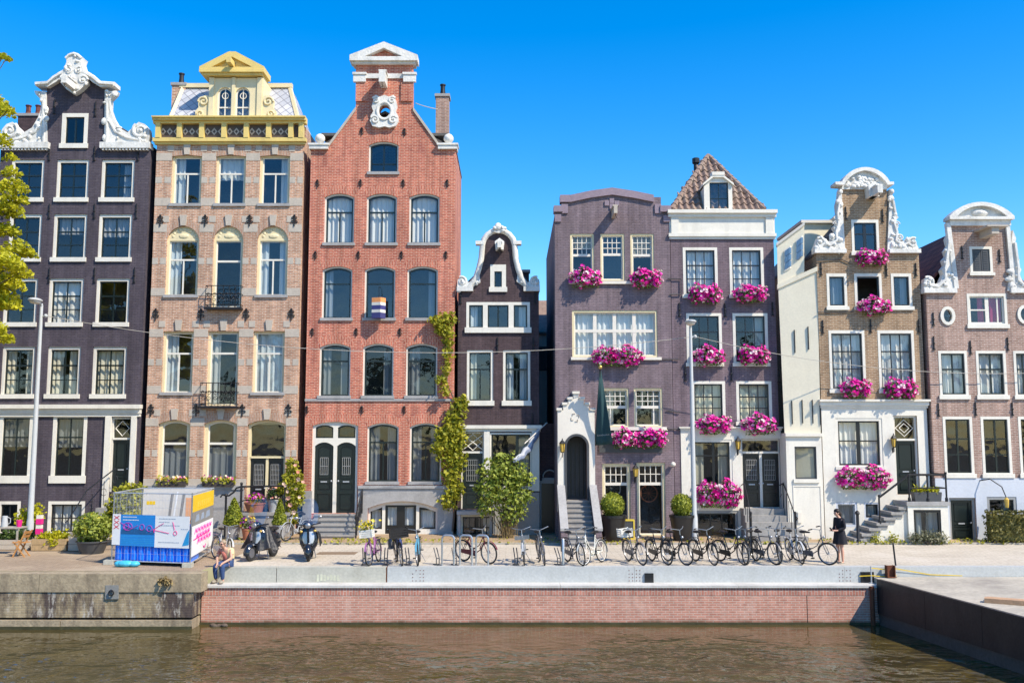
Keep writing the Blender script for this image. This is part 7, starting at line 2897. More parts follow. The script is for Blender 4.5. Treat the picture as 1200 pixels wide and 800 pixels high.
# folding chair
Y = 31.3
x = P(26, 640, Y).x
root = thing('folding_chair', 'orange-brown wooden folding chair beside the small garden table', 'chair', (x, Y, 0))
M['chairwood'] = surf('orange_wood', (0.46, 0.22, 0.07), .55, .2, scale=5)
for sy, nm in ((-.2, 0), (.2, 1)):
 mb = MB()
 mb.obox((x, Y + sy, .42), (.025, 0, 0), (0, .013, 0), (0.20, 0, .43))
 mb.build('leg', M['chairwood'], root)
 mb = MB()
 mb.obox((x - .02, Y + sy * .82, .25), (.025, 0, 0), (0, .013, 0), (-.20, 0, .25))
 mb.build('leg', M['chairwood'], root)
mb = MB()
for k in range(6):
 mb.box(x - .25 + k * .075, x - .25 + k * .075 + .06, Y - .2, Y + .2, .45, .47)
mb.build('seat', M['chairwood'], root)
mb = MB()
for zz, dx in ((.78, .17), (.66, .115)):
 mb.obox((x + dx + .005, Y, zz), (.012, 0, .004), (0, .2, 0), (.012, 0, .045))
mb.build('backrest', M['chairwood'], root)

# dark-house entrance steps
D = 38.0
x0, x1 = P(126, 600, D - .8).x, P(160, 600, D - .8).x
mb = MB()
z0 = H1.rect(129, 489, 152.5, 576)[2]
n = 6
for i in range(n):
 mb.box(x0 - .22 * i, x1, D - .102 - .26 * (i + 1), D - .104 - .26 * i + (.06 if i == 0 else 0), 0, z0 * (n - i) / n)
H1.part('front_steps', mb, M['stone_step'])
mb = MB()
xr = x0 - .15
mb.tube([(x0, D - .2, z0 + .95), (x0 - .8, D - .9, z0 + .1), (x0 - 1.2, D - 1.5, .75), (x0 - 1.25, D - 1.6, .65)], .025, 6)
for k in range(5):
 t = k / 4
 a = Vector((x0, D - .2, z0 + .95)).lerp(Vector((x0 - 1.2, D - 1.5, .75)), t)
 mb.tube([(a.x, a.y, max(0, a.z - .95)), (a.x, a.y, a.z - .02)], .014, 5)
 mb.tube([(a.x + .1 * math.cos(q), a.y, a.z - .45 + .15 * math.sin(q)) for q in [i * .8 for i in range(8)]], .011, 4)
H1.part('step_railing', mb, M['iron'])

# ================================================================ HOTEL FLAG, GREY FLAG, SALE SIGN, A-BOARD
D = 37.0
tip = P(703.5, 430, D - 1.35)
basep = P(697.5, 517, D - .02)
root = thing('wall_flag', 'long dark teal flag hanging from a slanted pole on the mauve house', 'flag', (basep.x, D, basep.z))
mb = MB()
mb.tube([(basep.x, D, basep.z), tuple(tip)], .028, 7)
mb.build('pole', M['iron'], root)
mb = MB()
mb.ball(tuple(tip), .075, 10)
mb.build('finial', surf('gilt_ball', (.62, .42, .12), .3, .1, metal=.6), root, True)
mb = MB()
nu, nv = 10, 16
pd = (Vector(basep) - tip)
M['flag'] = surf('dark_teal_cloth', (0.018, 0.055, 0.062), .85, .15, bump=.05)
for j in range(nv + 1):
 t = j / nv
 zz = tip.z - .12 - t * (P(707, 522, D - 1.0).z * -1 + tip.z - .12)
 w = .10 + .52 * t
 for i in range(nu + 1):
  s_ = i / nu
  edge = tip + pd * min(1, (.02 + t * .62))
  x = tip.x - .03 - .12 * t + w * s_
  y = edge.y * (1 - s_) + (tip.y + .35) * s_ + .07 * math.sin(s_ * 9 + t * 2) * t
  mb.v.append((x, y, zz - .10 * (1 - s_) * t * 0 + .06 * s_ * t))
for j in range(nv):
 for i in range(nu):
  q = j * (nu + 1) + i
  mb.face((q, q + 1, q + nu + 2, q + nu + 1))
fl = mb.build('cloth', M['flag'], root, smooth='all')
md = fl.modifiers.new('thickness', 'SOLIDIFY')
md.thickness = .006
# pale illegible line of lettering along the hem
mb2 = MB()
j = nv - 2
for k in range(8):
 i = 1 + k
 a = Vector(mb.v[j * (nu + 1) + i])
 b_ = Vector(mb.v[j * (nu + 1) + i + 1])
 d = (b_ - a)
 h_ = .05 if k % 3 else .08
 o_ = Vector((0, -.012, 0))
 mb2.poly([a + o_ + d * .1, a + o_ + d * .35, a + o_ + d * .35 + Vector((0, 0, h_)), a + o_ + d * .1 + Vector((0, 0, h_))])
 mb2.poly([a + o_ + d * .5, a + o_ + d * .85, a + o_ + d * .85 + Vector((0, 0, .03)), a + o_ + d * .5 + Vector((0, 0, .03))])
mb2.build('lettering', M['grey_frame'], root, keep=True)

D = 38.0
root = thing('furled_flag', 'furled blue and white flag on a slanted pole by the leafy shrub', 'flag', (P(632, 500, D).x, D, P(632, 500, D).z))
a, b = P(631, 500, D), P(601, 536, D - 1.5)
mb = MB()
mb.tube([tuple(P(641, 495, D + .0)), tuple(a.lerp(b, .55))], .022, 6)
mb.build('pole', M['offwhite'], root)
M['flag_blue'] = surf('slate_blue_cloth', (.16, .19, .27), .9, .15)
M['flag_white'] = surf('off_white_cloth', (.40, .41, .44), .9, .1)
for k, (m_, off) in enumerate(((M['flag_white'], 0), (M['flag_blue'], 1))):
 mb = MB()
 pts = []
 for i in range(13):
  t = i / 12
  c = a.lerp(b, t) + Vector((0, -.05 - .05 * off, -.08 - .10 * off - .25 * math.sin(PI * t)))
  pts.append(tuple(c + Vector((.03 * math.sin(i * 1.7), 0, .03 * math.cos(i * 2.1)))))
 mb.tube(pts, [.03 + .07 * math.sin(PI * min(1, .15 + .85 * i / 12)) for i in range(13)], 8)
 mb.build('cloth', m_, root, True)

D = 38.0
a = P(444.5, 350, D - .02)
Y = D - .30
root = thing('sale_sign', 'cube-shaped blue, white and orange sale sign at the middle window', 'sign', (a.x, Y, P(444, 373, Y).z))
x0, x1 = P(435.5, 360, Y).x, P(452, 360, Y).x
zs = [P(444, y, Y).z for y in (373, 366.5, 363, 358, 354.5, 349)]
cols = [surf('sign_navy', (.05, .05, .16), .5, .1), M['white'], surf('sign_navy2', (.05, .05, .18), .5, .1), M['white'], surf('sign_orange', (.78, .30, .10), .5, .1)]
cx, w = (x0 + x1) / 2, (x1 - x0) / 2 * .78
names = ['navy_band', 'white_band', 'navy_band', 'white_band', 'orange_band']
for i in range(5):
 mb = MB()
 b0 = len(mb.v)
 for z in (zs[i] + (.001 if i else 0), zs[i + 1]):
  for ang in (20, 110, 200, 290):
   t = math.radians(ang)
   mb.v.append((cx + w * 1.3 * math.cos(t), Y + w * .9 * math.sin(t), z))
 for q in ((0, 3, 2, 1), (4, 5, 6, 7), (0, 1, 5, 4), (1, 2, 6, 5), (2, 3, 7, 6), (3, 0, 4, 7)):
  mb.face([b0 + k for k in q])
 mb.build(names[i], cols[i], root)
mb = MB()
mb.tube([(cx, Y, zs[5]), (cx, Y, zs[5] + .45), (cx, D + .1, zs[5] + .5)], .012, 5)
mb.build('hanger', M['iron'], root)

x = P(737, 634, 36.0).x
root = thing('pavement_sign', 'small yellow-framed blackboard sign standing beside the cycle shop box ball', 'sign', (x, 36.0, .055))
mb = MB()
mb.slab([(x - .22, .06), (x + .22, .06), (x + .22, .80), (x - .22, .80)], [[(x - .17, .12), (x + .17, .12), (x + .17, .75), (x - .17, .75)]], 35.95, 36.0)
mb.slab([(x - .22, .06), (x + .22, .06), (x + .22, .80), (x - .22, .80)], [[(x - .17, .12), (x + .17, .12), (x + .17, .75), (x - .17, .75)]], 36.15, 36.2)
mb.build('frame', surf('yellow_wood', (.66, .50, .06), .5, .1), root)
mb = MB()
mb.box(x - .17, x + .17, 35.97, 35.985, .12, .75)
mb.build('board', M['grey_dark'], root)

# iron post-and-rail on the right
Y = 34.9
x = P(1165, 630, Y).x
root = thing('iron_railing', 'black iron post with pale rails in front of the hedge', 'railing', (x, Y, .055))
mb = MB()
zt = P(1165, 597, Y).z
mb.lathe([(.12, 0), (.12, .06), (.06, .10), (.05, zt - .15), (.08, zt - .1), (.05, zt)], (x, Y, .055), 10)
mb.build('post', M['iron'], root, True)
for zz in (zt - .15, zt * .55):
 mb = MB()
 mb.tube([(x, Y - .02, zz), (x + 3.2, Y - .02, zz + .02)], .02, 6)
 mb.build('rail', M['zinc'], root)

# ================================================================ OPPOSITE BANK (behind the camera, mirrored in the panes and the water)
mb = MB()
mb.box(-200, 200, -400, -10.5, -3, -.02)
struct('opposite_bank', mb, M['earth'])
rn = random.Random(77)
mb = MB()
for k in range(9):
 x = -48 + k * 12 + rn.uniform(-2, 2)
 yq = -16 + rn.uniform(-1.5, 1.5)
 hh = rn.uniform(12, 16)
 limb(mb, [(x, yq, 0), (x + .2, yq, hh * .35), (x, yq, hh * .8)], .3, .08, 7)
 for q in range(9):
  c = in_ball(rn, (x, yq, hh * .66), (3.6, 3.4, hh * .30), .3)
  limb(mb, [(x, yq, hh * .36), tuple(c)], .09, .03, 4)
for k in range(9):
 x = -48 + k * 12 + rn.uniform(-2, 2)
 yq, hh = -16, rn.uniform(12, 16)
 for q in range(12):
  c = in_ball(rn, (x, yq, hh * .66), (3.8, 3.4, hh * .30), .2)
  leaf_quads(mb, [in_ball(rn, c, (1.6, 1.5, 1.2), .2) for _ in range(110)], .42, rn, m=1)
o = mb.build('opposite_trees', [M['bark'], M['leaf_dark']], loc=(0, 0, 0), keep=True)
tag(o, 'row of leafy trees on the opposite bank, mirrored in the window panes', 'trees', kind='stuff')

# ================================================================ SITE FENCE
A_, B_ = G(130.5, 661), G(222.5, 664.5)
C_, D_ = G(248, 648), G(164, 648)
FH = 2.2
M['fence_steel'] = surf('galvanised_tube', (0.50, 0.52, 0.54), .4, .12, metal=.5, bump=.03)
M['banner_blue'] = surf('banner_blue', (0.015, 0.23, 0.62), .5, .10, bump=.03)
M['banner_deep'] = surf('banner_deep_blue', (0.012, 0.10, 0.26), .5, .2, bump=0)
M['banner_mid'] = surf('banner_mid_blue', (0.02, 0.29, 0.60), .5, .12, bump=0)
M['banner_white'] = surf('banner_white', (0.78, 0.78, 0.77), .5, .05, bump=.04)
M['banner_beige'] = surf('banner_beige', (0.62, 0.58, 0.52), .5, .08, bump=.05)
M['banner_grey'] = surf('banner_grey', (0.24, 0.23, 0.22), .5, .15, bump=0)
M['banner_yellow'] = surf('banner_yellow', (0.78, 0.50, 0.02), .5, .1, bump=.03)
M['banner_orange'] = surf('banner_orange', (0.75, 0.38, 0.20), .5, .1, bump=0)
M['banner_red'] = surf('banner_red', (0.65, 0.02, 0.05), .5, .1, bump=0)
M['banner_text'] = surf('banner_text_blue_grey', (0.30, 0.36, 0.45), .5, .1, bump=0)
M['spray_pink'] = surf('pink_spray', (0.78, 0.02, 0.25), .6, .1, bump=0)
M['spray_mauve'] = surf('mauve_spray', (0.42, 0.05, 0.38), .6, .1, bump=0)
M['skip_blue'] = surf('blue_skip_paint', (0.01, 0.20, 0.88), .4, .12, bump=.05)


class Panel:
 def __init__(s, a, b):
  s.a, s.b = Vector((a.x, a.y, 0)), Vector((b.x, b.y, 0))
  s.d = s.b - s.a
  s.L = s.d.length
  s.d.normalize()
  s.n = Vector((s.d.y, -s.d.x, 0))

 def pt(s, u, z, off=0.0):
  q = s.a + s.d * (u * s.L) + s.n * off
  return Vector((q.x, q.y, z))

 def quad(s, mb, pts, off, th=.006):
  """flat piece from (u, z) corners standing `off` in front of the panel"""
  n = len(pts)
  b = len(mb.v)
  mb.v += [tuple(s.pt(u, z, off)) for u, z in pts] + [tuple(s.pt(u, z, off - th)) for u, z in pts]
  mb.face([b + i for i in range(n)])
  mb.face([b + n + i for i in reversed(range(n))])
  for i in range(n):
   j = (i + 1) % n
   mb.face((b + i, b + n + i, b + n + j, b + j))

 def rect(s, mb, u0, u1, z0, z1, off, th=.006):
  s.quad(mb, [(u0, z0), (u1, z0), (u1, z1), (u0, z1)], off, th)

 def line(s, mb, pts, off, w=.02):
  mb.tube([tuple(s.pt(u, z, off)) for u, z in pts], w, 5)


def fence_panel(a, b, label):
 pn = Panel(a, b)
 o = pn.a
 root = thing('fence_panel', label, 'site fence', (o.x, o.y, 0), 'mesh panels of the site fence')
 mb = MB()
 z0, z1 = .12, FH
 mb.tube([tuple(pn.pt(0, 0.02)), tuple(pn.pt(0, z1))], .021, 7)
 mb.tube([tuple(pn.pt(1, 0.02)), tuple(pn.pt(1, z1))], .021, 7)
 for z in (z0, z1 - .03):
  mb.tube([tuple(pn.pt(0, z)), tuple(pn.pt(1, z))], .018, 7)
 mb.build('frame', M['fence_steel'], root)
 mb = MB()
 n = int(pn.L / .11)
 for k in range(1, n):
  mb.tube([tuple(pn.pt(k / n, z0)), tuple(pn.pt(k / n, z1 - .03))], .0028, 4, caps=False)
 for k in range(1, 9):
  z = z0 + (z1 - z0) * k / 9
  mb.tube([tuple(pn.pt(0, z)), tuple(pn.pt(1, z))], .0028, 4, caps=False)
 mb.build('wire_mesh', M['fence_steel'], root)
 for u in (0,):
  mb = MB()
  q = pn.pt(u, 0)
  mb.box(q.x - .20, q.x + .08, q.y - .12, q.y + .11, 0.004, .14)
  mb.build('foot_block', M['concrete'], root)
 return pn, root


pf, rf = fence_panel(A_, B_, 'site fence panel facing the water with blue and white banner')
mb = MB()
pf.rect(mb, .0, .105, .60, 1.53, .03)
mb.build('banner_strip', M['banner_white'], rf)
mb = MB()
pf.rect(mb, .106, .55, .58, 1.52, .03)
bl = mb.build('blue_banner', M['banner_blue'], rf)
mb = MB()
pf.rect(mb, .551, .985, .56, 1.50, .03)
wb = mb.build('white_banner', M['banner_white'], rf)
mb = MB()
for zc in (1.42, 1.28, 1.14):
 for sg in (1, -1):
  w, hh = .032, .055
  pf.quad(mb, [(.052 - sg * w - .008, zc - hh), (.052 - sg * w + .008, zc - hh), (.052 + sg * w + .008, zc + hh), (.052 + sg * w - .008, zc + hh)][::1], .034 + .002 * sg, .003)
mb.build('red_crosses', M['banner_red'], rf)
mb = MB()
pf.rect(mb, .115, .54, .93, 1.0, .034, .003)
k = .12
while k < .53:
 w = R.uniform(.015, .035)
 pf.rect(mb, k, k + w, 1.001, 1.0 + R.uniform(.05, .16), .034, .003)
 k += w + R.choice([0, .004, .02])
mb.build('skyline', M['banner_deep'], bl)
mb = MB()
for z in (.88, .80, .74, .68):
 pf.rect(mb, .115, .54, z - .02, z, .034, .003)
mb.build('reflection_bands', M['banner_mid'], bl)
mb = MB()
for z, a, b in ((1.45, .135, .30), (1.36, .135, .33)):
 k = a
 while k < b:
  w = R.uniform(.008, .02)
  pf.rect(mb, k, k + w, z - .012, z + .012, .034, .003)
  k += w + .005
mb.build('lettering', M['banner_white'], bl)
mb = MB()
for z, a, b in ((1.42, .60, .80), (1.32, .60, .72), (1.22, .60, .86), (1.12, .88, .95), (.72, .60, .85)):
 k = a
 while k < b:
  w = R.uniform(.008, .022)
  pf.rect(mb, k, k + w, z - .011, z + .011, .034, .003)
  k += w + .006
mb.build('lettering', M['banner_text'], wb)
mb = MB()
pf.quad(mb, [(.90, .62), (.985, .66), (.985, 1.12), (.955, 1.0)], .034, .003)
mb.build('blue_corner', M['banner_mid'], wb)
mb = MB()
for cu, cz, ru, rz in ((.185, 1.17, .03, .10), (.20, 1.16, .06, .12), (.48, 1.12, .035, .09), (.385, 1.15, .03, .09)):
 pf.line(mb, [(cu + ru * math.cos(t * .63), cz + rz * math.sin(t * .63)) for t in range(11)], .036, .0085)
pf.line(mb, [(.10, 1.28), (.16, 1.20), (.26, 1.10), (.33, 1.2)], .036, .0085)
mb.build('scribble', M['spray_mauve'], bl)
mb = MB()
pf.line(mb, [(.53, 1.08), (.60, 1.2), (.66, 1.28)], .036, .0085)
pf.line(mb, [(.53, 1.08), (.64, 1.03), (.73, .99)], .036, .0085)
pf.line(mb, [(.53, 1.1), (.545, 1.0)], .036, .0085)
pf.line(mb, [(.775, 1.33), (.79, 1.2), (.80, 1.1)], .036, .0085)
pf.line(mb, [(.81 + .022 * math.cos(t * .63), 1.0 + .06 * math.sin(t * .63)) for t in range(11)], .036, .0085)
mb.build('scribble', M['spray_pink'], wb)

pr_, rr_ = fence_panel(B_, C_, 'site fence panel going back on the right with yellow and pink banner')
mb = MB()
pr_.rect(mb, .0, .97, .30, 1.2, .03)
mb.build('white_banner', M['banner_white'], rr_)
mb = MB()
pr_.rect(mb, .0, .97, 1.62, 2.12, .03)
yb_ = mb.build('yellow_banner', M['banner_yellow'], rr_)
mb = MB()
pr_.rect(mb, .0, .97, 1.201, 1.619, .03)
gb_ = mb.build('photo_banner', M['banner_grey'], rr_)
mb = MB()
for a, b in ((.12, .30), (.36, .52), (.58, .80)):
 pr_.quad(mb, [(a, 1.30), (b, 1.32), (b - .03, 1.52), (a + .05, 1.50)], .034, .003)
mb.build('pale_shapes', M['banner_text'], gb_)
mb = MB()
for k in range(7):
 a = .2 + k * .09
 pr_.line(mb, [(a, 1.72), (a + .04, 1.9), (a + .02, 1.78), (a + .08, 1.92)], .034, .012)
mb.build('scrawl', surf('mustard_marks', (.45, .28, .02), .6, .1, bump=0), yb_)
mb = MB()
rn = random.Random(8)
for row, z in enumerate((1.02, .84, .68)):
 u = .10 + .06 * row
 while u < .80:
  pr_.line(mb, [(u, z - .07), (u + .05, z + .08), (u + .07, z - .05), (u + .12, z + .07), (u + .10, z - .02)], .034, .016)
  u += .13
pr_.line(mb, [(.06, .78), (.3, .80), (.8, .84)], .034, .014)
pr_.line(mb, [(.5, .45), (.55, .38), (.62, .46)], .036, .018)
mb.build('scrawl', M['spray_pink'], rr_)

pb_, rb_ = fence_panel(D_, C_, 'rear site fence panel with a beige banner showing a street plan')
mb = MB()
pb_.rect(mb, .02, .98, .85, 2.15, .03)
bb = mb.build('beige_banner', M['banner_beige'], rb_)
mb = MB()
for a in (.36, .52):
 pb_.quad(mb, [(a, .9), (a + .035, .9), (a + .09, 2.0), (a + .05, 2.0)], .034, .003)
pb_.quad(mb, [(.42, .9), (.50, .9), (.50, 1.1), (.43, 1.1)], .034, .003)
mb.build('road_lines', M['banner_grey'], bb)
mb = MB()
pb_.quad(mb, [(.43, .9), (.455, .9), (.51, 2.05), (.49, 2.05)], .035, .003)
mb.build('white_lines', M['banner_white'], bb)
mb = MB()
pb_.rect(mb, .62, .71, .95, 1.85, .034, .003)
mb.build('orange_block', M['banner_orange'], bb)
mb = MB()
pb_.rect(mb, .07, .19, 1.62, 1.74, .034, .003)
pb_.rect(mb, .53, .615, 1.12, 1.22, .034, .003)
mb.build('yellow_blocks', M['banner_yellow'], bb)
pl_, rl_ = fence_panel(D_, A_, 'site fence panel on the left side, bare mesh with bush behind')

# blue corrugated skip inside the fence
c0, c1 = pf.pt(.02, 0, -.085), pf.pt(.975, 0, -.085)
pk = Panel(c0, c1)
q = Vector((C_.x - B_.x, C_.y - B_.y, 0)).normalized()
pk.n = -q
root = thing('blue_skip', 'bright blue corrugated steel skip inside the site fence', 'skip', (c0.x, c0.y, 0))
mb = MB()
for off, name in ((0, 'f'), (-1.3, 'b')):
 pk.rect(mb, 0, 1, .14, 1.15, off, .03)
for u in (0, .985):
 b = len(mb.v)
 q = [pk.pt(u, .14, -.031), pk.pt(u + .013, .14, -.031), pk.pt(u + .013, .14, -1.3), pk.pt(u, .14, -1.3)]
 mb.v += [tuple(v) for v in q] + [(v.x, v.y, 1.15) for v in q]
 for f in ((0, 3, 2, 1), (4, 5, 6, 7), (0, 1, 5, 4), (1, 2, 6, 5), (2, 3, 7, 6), (3, 0, 4, 7)):
  mb.face([b + i for i in f])
pk.quad(mb, [(0, .10), (1, .10), (1, .138), (0, .138)], 0.02, 1.3)
mb.build('body', M['skip_blue'], root)
mb = MB()
for k in range(10):
 u = .005 + k * .0995
 b = len(mb.v)
 pts = [(u + .012, .001), (u + .028, .075), (u + .072, .075), (u + .088, .001)]
 for z in (.16, 1.10):
  mb.v += [tuple(pk.pt(a, z, o_)) for a, o_ in pts]
 for f in ((0, 1, 5, 4), (1, 2, 6, 5), (2, 3, 7, 6), (0, 3, 2, 1), (4, 5, 6, 7)):
  mb.face([b + i for i in f])
mb.build('ribs', M['skip_blue'], root)
mb = MB()
pk.rect(mb, -.01, 1.01, 1.151, 1.23, .05, .12)
mb.build('rim', M['skip_blue'], root)
p = G(147, 664)
mb = MB()
mb.ball((p.x, p.y, .10), (.26, .14, .10), 12)
mb.ball((p.x + .25, p.y + .02, .09), (.18, .13, .09), 10)
mb.ball((p.x - .2, p.y + .03, .09), (.16, .12, .09), 10)
tag(mb.build('plastic_bag', surf('light_blue_plastic', (.06, .42, .60), .35, .2, scale=5, bump=.5), loc=(p.x, p.y, 0), smooth=True), 'light blue plastic bag on the ground below the fence banner', 'bag')

# ================================================================ BICYCLES
M['tyre'] = surf('black_rubber', (0.02, 0.02, 0.02), .8, .2, bump=0)
M['chrome'] = surf('dull_chrome', (0.36, 0.36, 0.37), .4, .1, bump=0, metal=.85)
M['saddle'] = surf('saddle_leather', (0.018, 0.016, 0.015), .5, .2, bump=0)
M['wicker'] = surf('white_wicker', (0.70, 0.68, 0.62), .7, .15, scale=8)
FR = {
 'black': surf('black_bike_paint', (0.012, 0.012, 0.013), .3, .1, bump=0),
 'purple': surf('lilac_bike_paint', (0.32, 0.12, 0.30), .35, .1, bump=0),
 'blue': surf('light_blue_bike_paint', (0.10, 0.30, 0.42), .35, .1, bump=0),
 'maroon': surf('maroon_bike_paint', (0.13, 0.015, 0.03), .35, .1, bump=0),
 'silver': surf('silver_bike_paint', (0.42, 0.43, 0.44), .35, .1, bump=0),
 'grey': surf('grey_bike_paint', (0.10, 0.10, 0.11), .35, .1, bump=0),
 'white': surf('white_bike_paint', (0.68, 0.66, 0.58), .35, .1, bump=0),
 'green': surf('dark_green_bike_paint', (0.02, 0.05, 0.035), .35, .1, bump=0),
}
WR = .345


def wheel(mb_t, mb_r, cx, steer=0.0):
 cz = WR
 ca, sa = math.cos(steer), math.sin(steer)

 def q(x, z, y=0):
  return (cx + x * ca - y * sa, x * sa + y * ca, cz + z)
 n = 28
 mb_t.tube([q((WR - .02) * math.cos(2 * PI * i / n), (WR - .02) * math.sin(2 * PI * i / n)) for i in range(n)], .021, 6, closed=True)
 mb_r.tube([q((WR - .048) * math.cos(2 * PI * i / n), (WR - .048) * math.sin(2 * PI * i / n)) for i in range(n)], .012, 5, closed=True)
 for i in range(16):
  a = 2 * PI * i / 16
  b = a + (.5 if i % 2 else -.5)
  mb_r.tube([q(.02 * math.cos(b), .02 * math.sin(b), .02 if i % 2 else -.02), q((WR - .05) * math.cos(a), (WR - .05) * math.sin(a))], .0028, 3, caps=False)
 mb_r.tube([q(0, 0, -.05), q(0, 0, .05)], .022, 7)


def fender_pts(cx, a0, a1, r, n=12):
 return [(cx + r * math.cos(math.radians(a0 + (a1 - a0) * i / n)), 0, WR + r * math.sin(math.radians(a0 + (a1 - a0) * i / n))) for i in range(n + 1)]


def bicycle(label, colour, step=True, extra=None, seed=1, rim='chrome', saddle='saddle'):
 rn = random.Random(seed)
 root = thing('bicycle', label, 'bicycle', (0, 0, 0), 'bicycles parked along the quay')
 fm = FR[colour]
 st = rn.uniform(-.35, .35)
 for cx, s_ in ((-.54, 0), (.54, st * .6)):
  t, r = MB(), MB()
  wheel(t, r, cx, s_)
  w = t.build('wheel', M['tyre'], root, True)
  r.build('rim', M[rim], w)
 mb = MB()
 bb, sttop, sb = (-.07, 0, .29), (-.26, 0, .86), (-.25, 0, .82)
 hb, ht = (.385, 0, .68), (.33, 0, .90)
 mb.tube([bb, sttop], .016, 7)
 mb.tube([hb, ht], .020, 7)
 if step:
  mb.tube([hb, (.20, 0, .42), (.05, 0, .33), bb], .017, 7)
  mb.tube([(.345, 0, .83), (.17, 0, .56), (.0, 0, .46), (-.12, 0, .45)], .015, 7)
 else:
  mb.tube([hb, bb], .017, 7)
  mb.tube([(.345, 0, .84), (-.24, 0, .80)], .016, 7)
 for sy in (-.055, .055):
  mb.tube([(bb[0], sy * .4, bb[2]), (-.54, sy, WR)], .011, 5)
  mb.tube([(-.235, sy * .4, .76), (-.54, sy, WR)], .010, 5)
  mb.tube([(hb[0], sy * .5, hb[2]), (.43, sy, .58), (.54, sy, WR)], .012, 5)
 mb.build('frame', fm, root, True)
 mb = MB()
 mb.tube([ht, (.318, 0, 1.05)], .014, 6)
 sw = (.16, .05) if step else (.30, .02)
 ca, sa = math.cos(st), math.sin(st)

 def hq(x, y, z):
  return (.315 + (x - .315) * ca - y * sa, (x - .315) * sa + y * ca, z)
 pts = [hq(.10, .30, 1.09), hq(.22, .28, 1.12), hq(.315, .12, 1.08), hq(.33, 0, 1.05), hq(.315, -.12, 1.08), hq(.22, -.28, 1.12), hq(.10, -.30, 1.09)]
 mb.tube(pts, .012, 6)
 hbj = mb.build('handlebar', M['chrome'], root, True)
 mb = MB()
 mb.tube([hq(.08, .30, 1.085), hq(.20, .285, 1.115)], .018, 6)
 mb.tube([hq(.08, -.30, 1.085), hq(.20, -.285, 1.115)], .018, 6)
 mb.build('grip', M['saddle'], hbj)
 mb = MB()
 mb.ball((-.30, 0, .95), (.14, .10, .045), 12)
 mb.ball((-.15, 0, .95), (.12, .035, .03), 10)
 mb.tube([(-.255, 0, .86), (-.27, 0, .93)], .012, 6)
 mb.build('saddle', M[saddle], root, True)
 mb = MB()
 for cx, a0, a1 in ((-.54, 20, 190), (.54, 20, 165)):
  pts = fender_pts(cx, a0, a1, WR + .028)
  b = len(mb.v)
  for x, y, z in pts:
   mb.v += [(x, -.026, z), (x, .026, z)]
  for i in range(len(pts) - 1):
   mb.face((b + 2 * i, b + 2 * i + 1, b + 2 * i + 3, b + 2 * i + 2))
 mb.build('fender', fm, root, keep=True)
 mb = MB()
 for sy in (-.055, .055):
  mb.tube([(-.30, sy, .75), (-.82, sy, .75)], .008, 5)
  mb.tube([(-.75, sy, .75), (-.56, sy * 1.2, WR)], .007, 5)
 for k in range(4):
  mb.tube([(-.36 - .14 * k, -.06, .75), (-.36 - .14 * k, .06, .75)], .006, 5)
 mb.ball((-.86, 0, .66), (.02, .035, .03), 8)
 mb.build('luggage_rack', M['saddle'] if colour != 'silver' else M['chrome'], root)
 mb = MB()
 mb.slab([(-.62, .29), (.02, .21), (.05, .29), (.02, .39), (-.10, .40), (-.58, .40)], [], -.062, -.045)
 mb.build('chain_guard', fm, root)
 mb = MB()
 mb.tube([(-.07, -.075, .29), (.06, -.075, .19)], .009, 5)
 mb.tube([(-.07, .06, .29), (-.20, .06, .39)], .009, 5)
 mb.tube([(-.07, -.075, .29), (-.07, .06, .29)], .014, 6)
 mb.box(.02, .11, -.17, -.085, .175, .20)
 mb.box(-.25, -.16, .07, .155, .38, .405)
 mb.build('pedals', M['saddle'], root)
 mb = MB()
 mb.tube([(-.35, .05, .30), (-.40, .18, .01)], .010, 5)
 mb.build('kickstand', M['chrome'], root)
 mb = MB()
 mb.ball((.44, 0, .84), (.04, .045, .045), 8)
 mb.tube([(.36, 0, .82), (.44, 0, .84)], .008, 5)
 mb.build('headlamp', M['chrome'], root, True)
 if extra:
  extra(root, rn)
 return root


def crate(root, rn, mat=None, x=.52, z=.86, w=.38, d=.26, hh=.24):
 mb = MB()
 mat = mat or M['wicker']
 t = .012
 for k in range(4):
  z0 = z + k * hh / 4
  mb.box(x - d / 2, x + d / 2, -w / 2, -w / 2 + t, z0, z0 + hh / 5.4)
  mb.box(x - d / 2, x + d / 2, w / 2 - t, w / 2, z0, z0 + hh / 5.4)
  mb.box(x - d / 2, x - d / 2 + t, -w / 2 + t, w / 2 - t, z0, z0 + hh / 5.4)
  mb.box(x + d / 2 - t, x + d / 2, -w / 2 + t, w / 2 - t, z0, z0 + hh / 5.4)
 for a in (-1, 1):
  for b in (-1, 1):
   mb.box(x + a * d / 2 - .012, x + a * d / 2 + .012, b * w / 2 - .012, b * w / 2 + .012, z, z + hh)
 mb.box(x - d / 2 + t, x + d / 2 - t, -w / 2 + t, w / 2 - t, z - .004, z + .012)
 mb.build('basket', mat, root)


def ex_flowers(root, rn):
 crate(root, rn, M['wicker'])
 mb = MB()
 leaf_quads(mb, [(rn.gauss(.52, .09), rn.gauss(0, .14), rn.uniform(1.08, 1.3)) for _ in range(90)], .06, rn)
 mb.build('basket_greenery', M['leaf_climber'], root, keep=True)
 mb = MB()
 blossoms(mb, [(rn.gauss(.52, .1), rn.gauss(0, .15), rn.uniform(1.12, 1.38)) for _ in range(36)], .045, rn, Vector((.45, 0, .95)))
 mb.build('basket_flowers', M['petal_yellow'], root, keep=True)


def ex_bags(root, rn):
 crate(root, rn, M['saddle'], w=.52, d=.36, hh=.30)
 for sy in (-.14, .14):
  mb = MB()
  mb.ball((-.60, sy, .58), (.19, .08, .17), 12)
  mb.box(-.74, -.46, sy - .07, sy + .07, .42, .66)
  mb.build('pannier', FR['grey'] if sy < 0 else surf('navy_pannier', (.03, .05, .16), .7, .1), root)


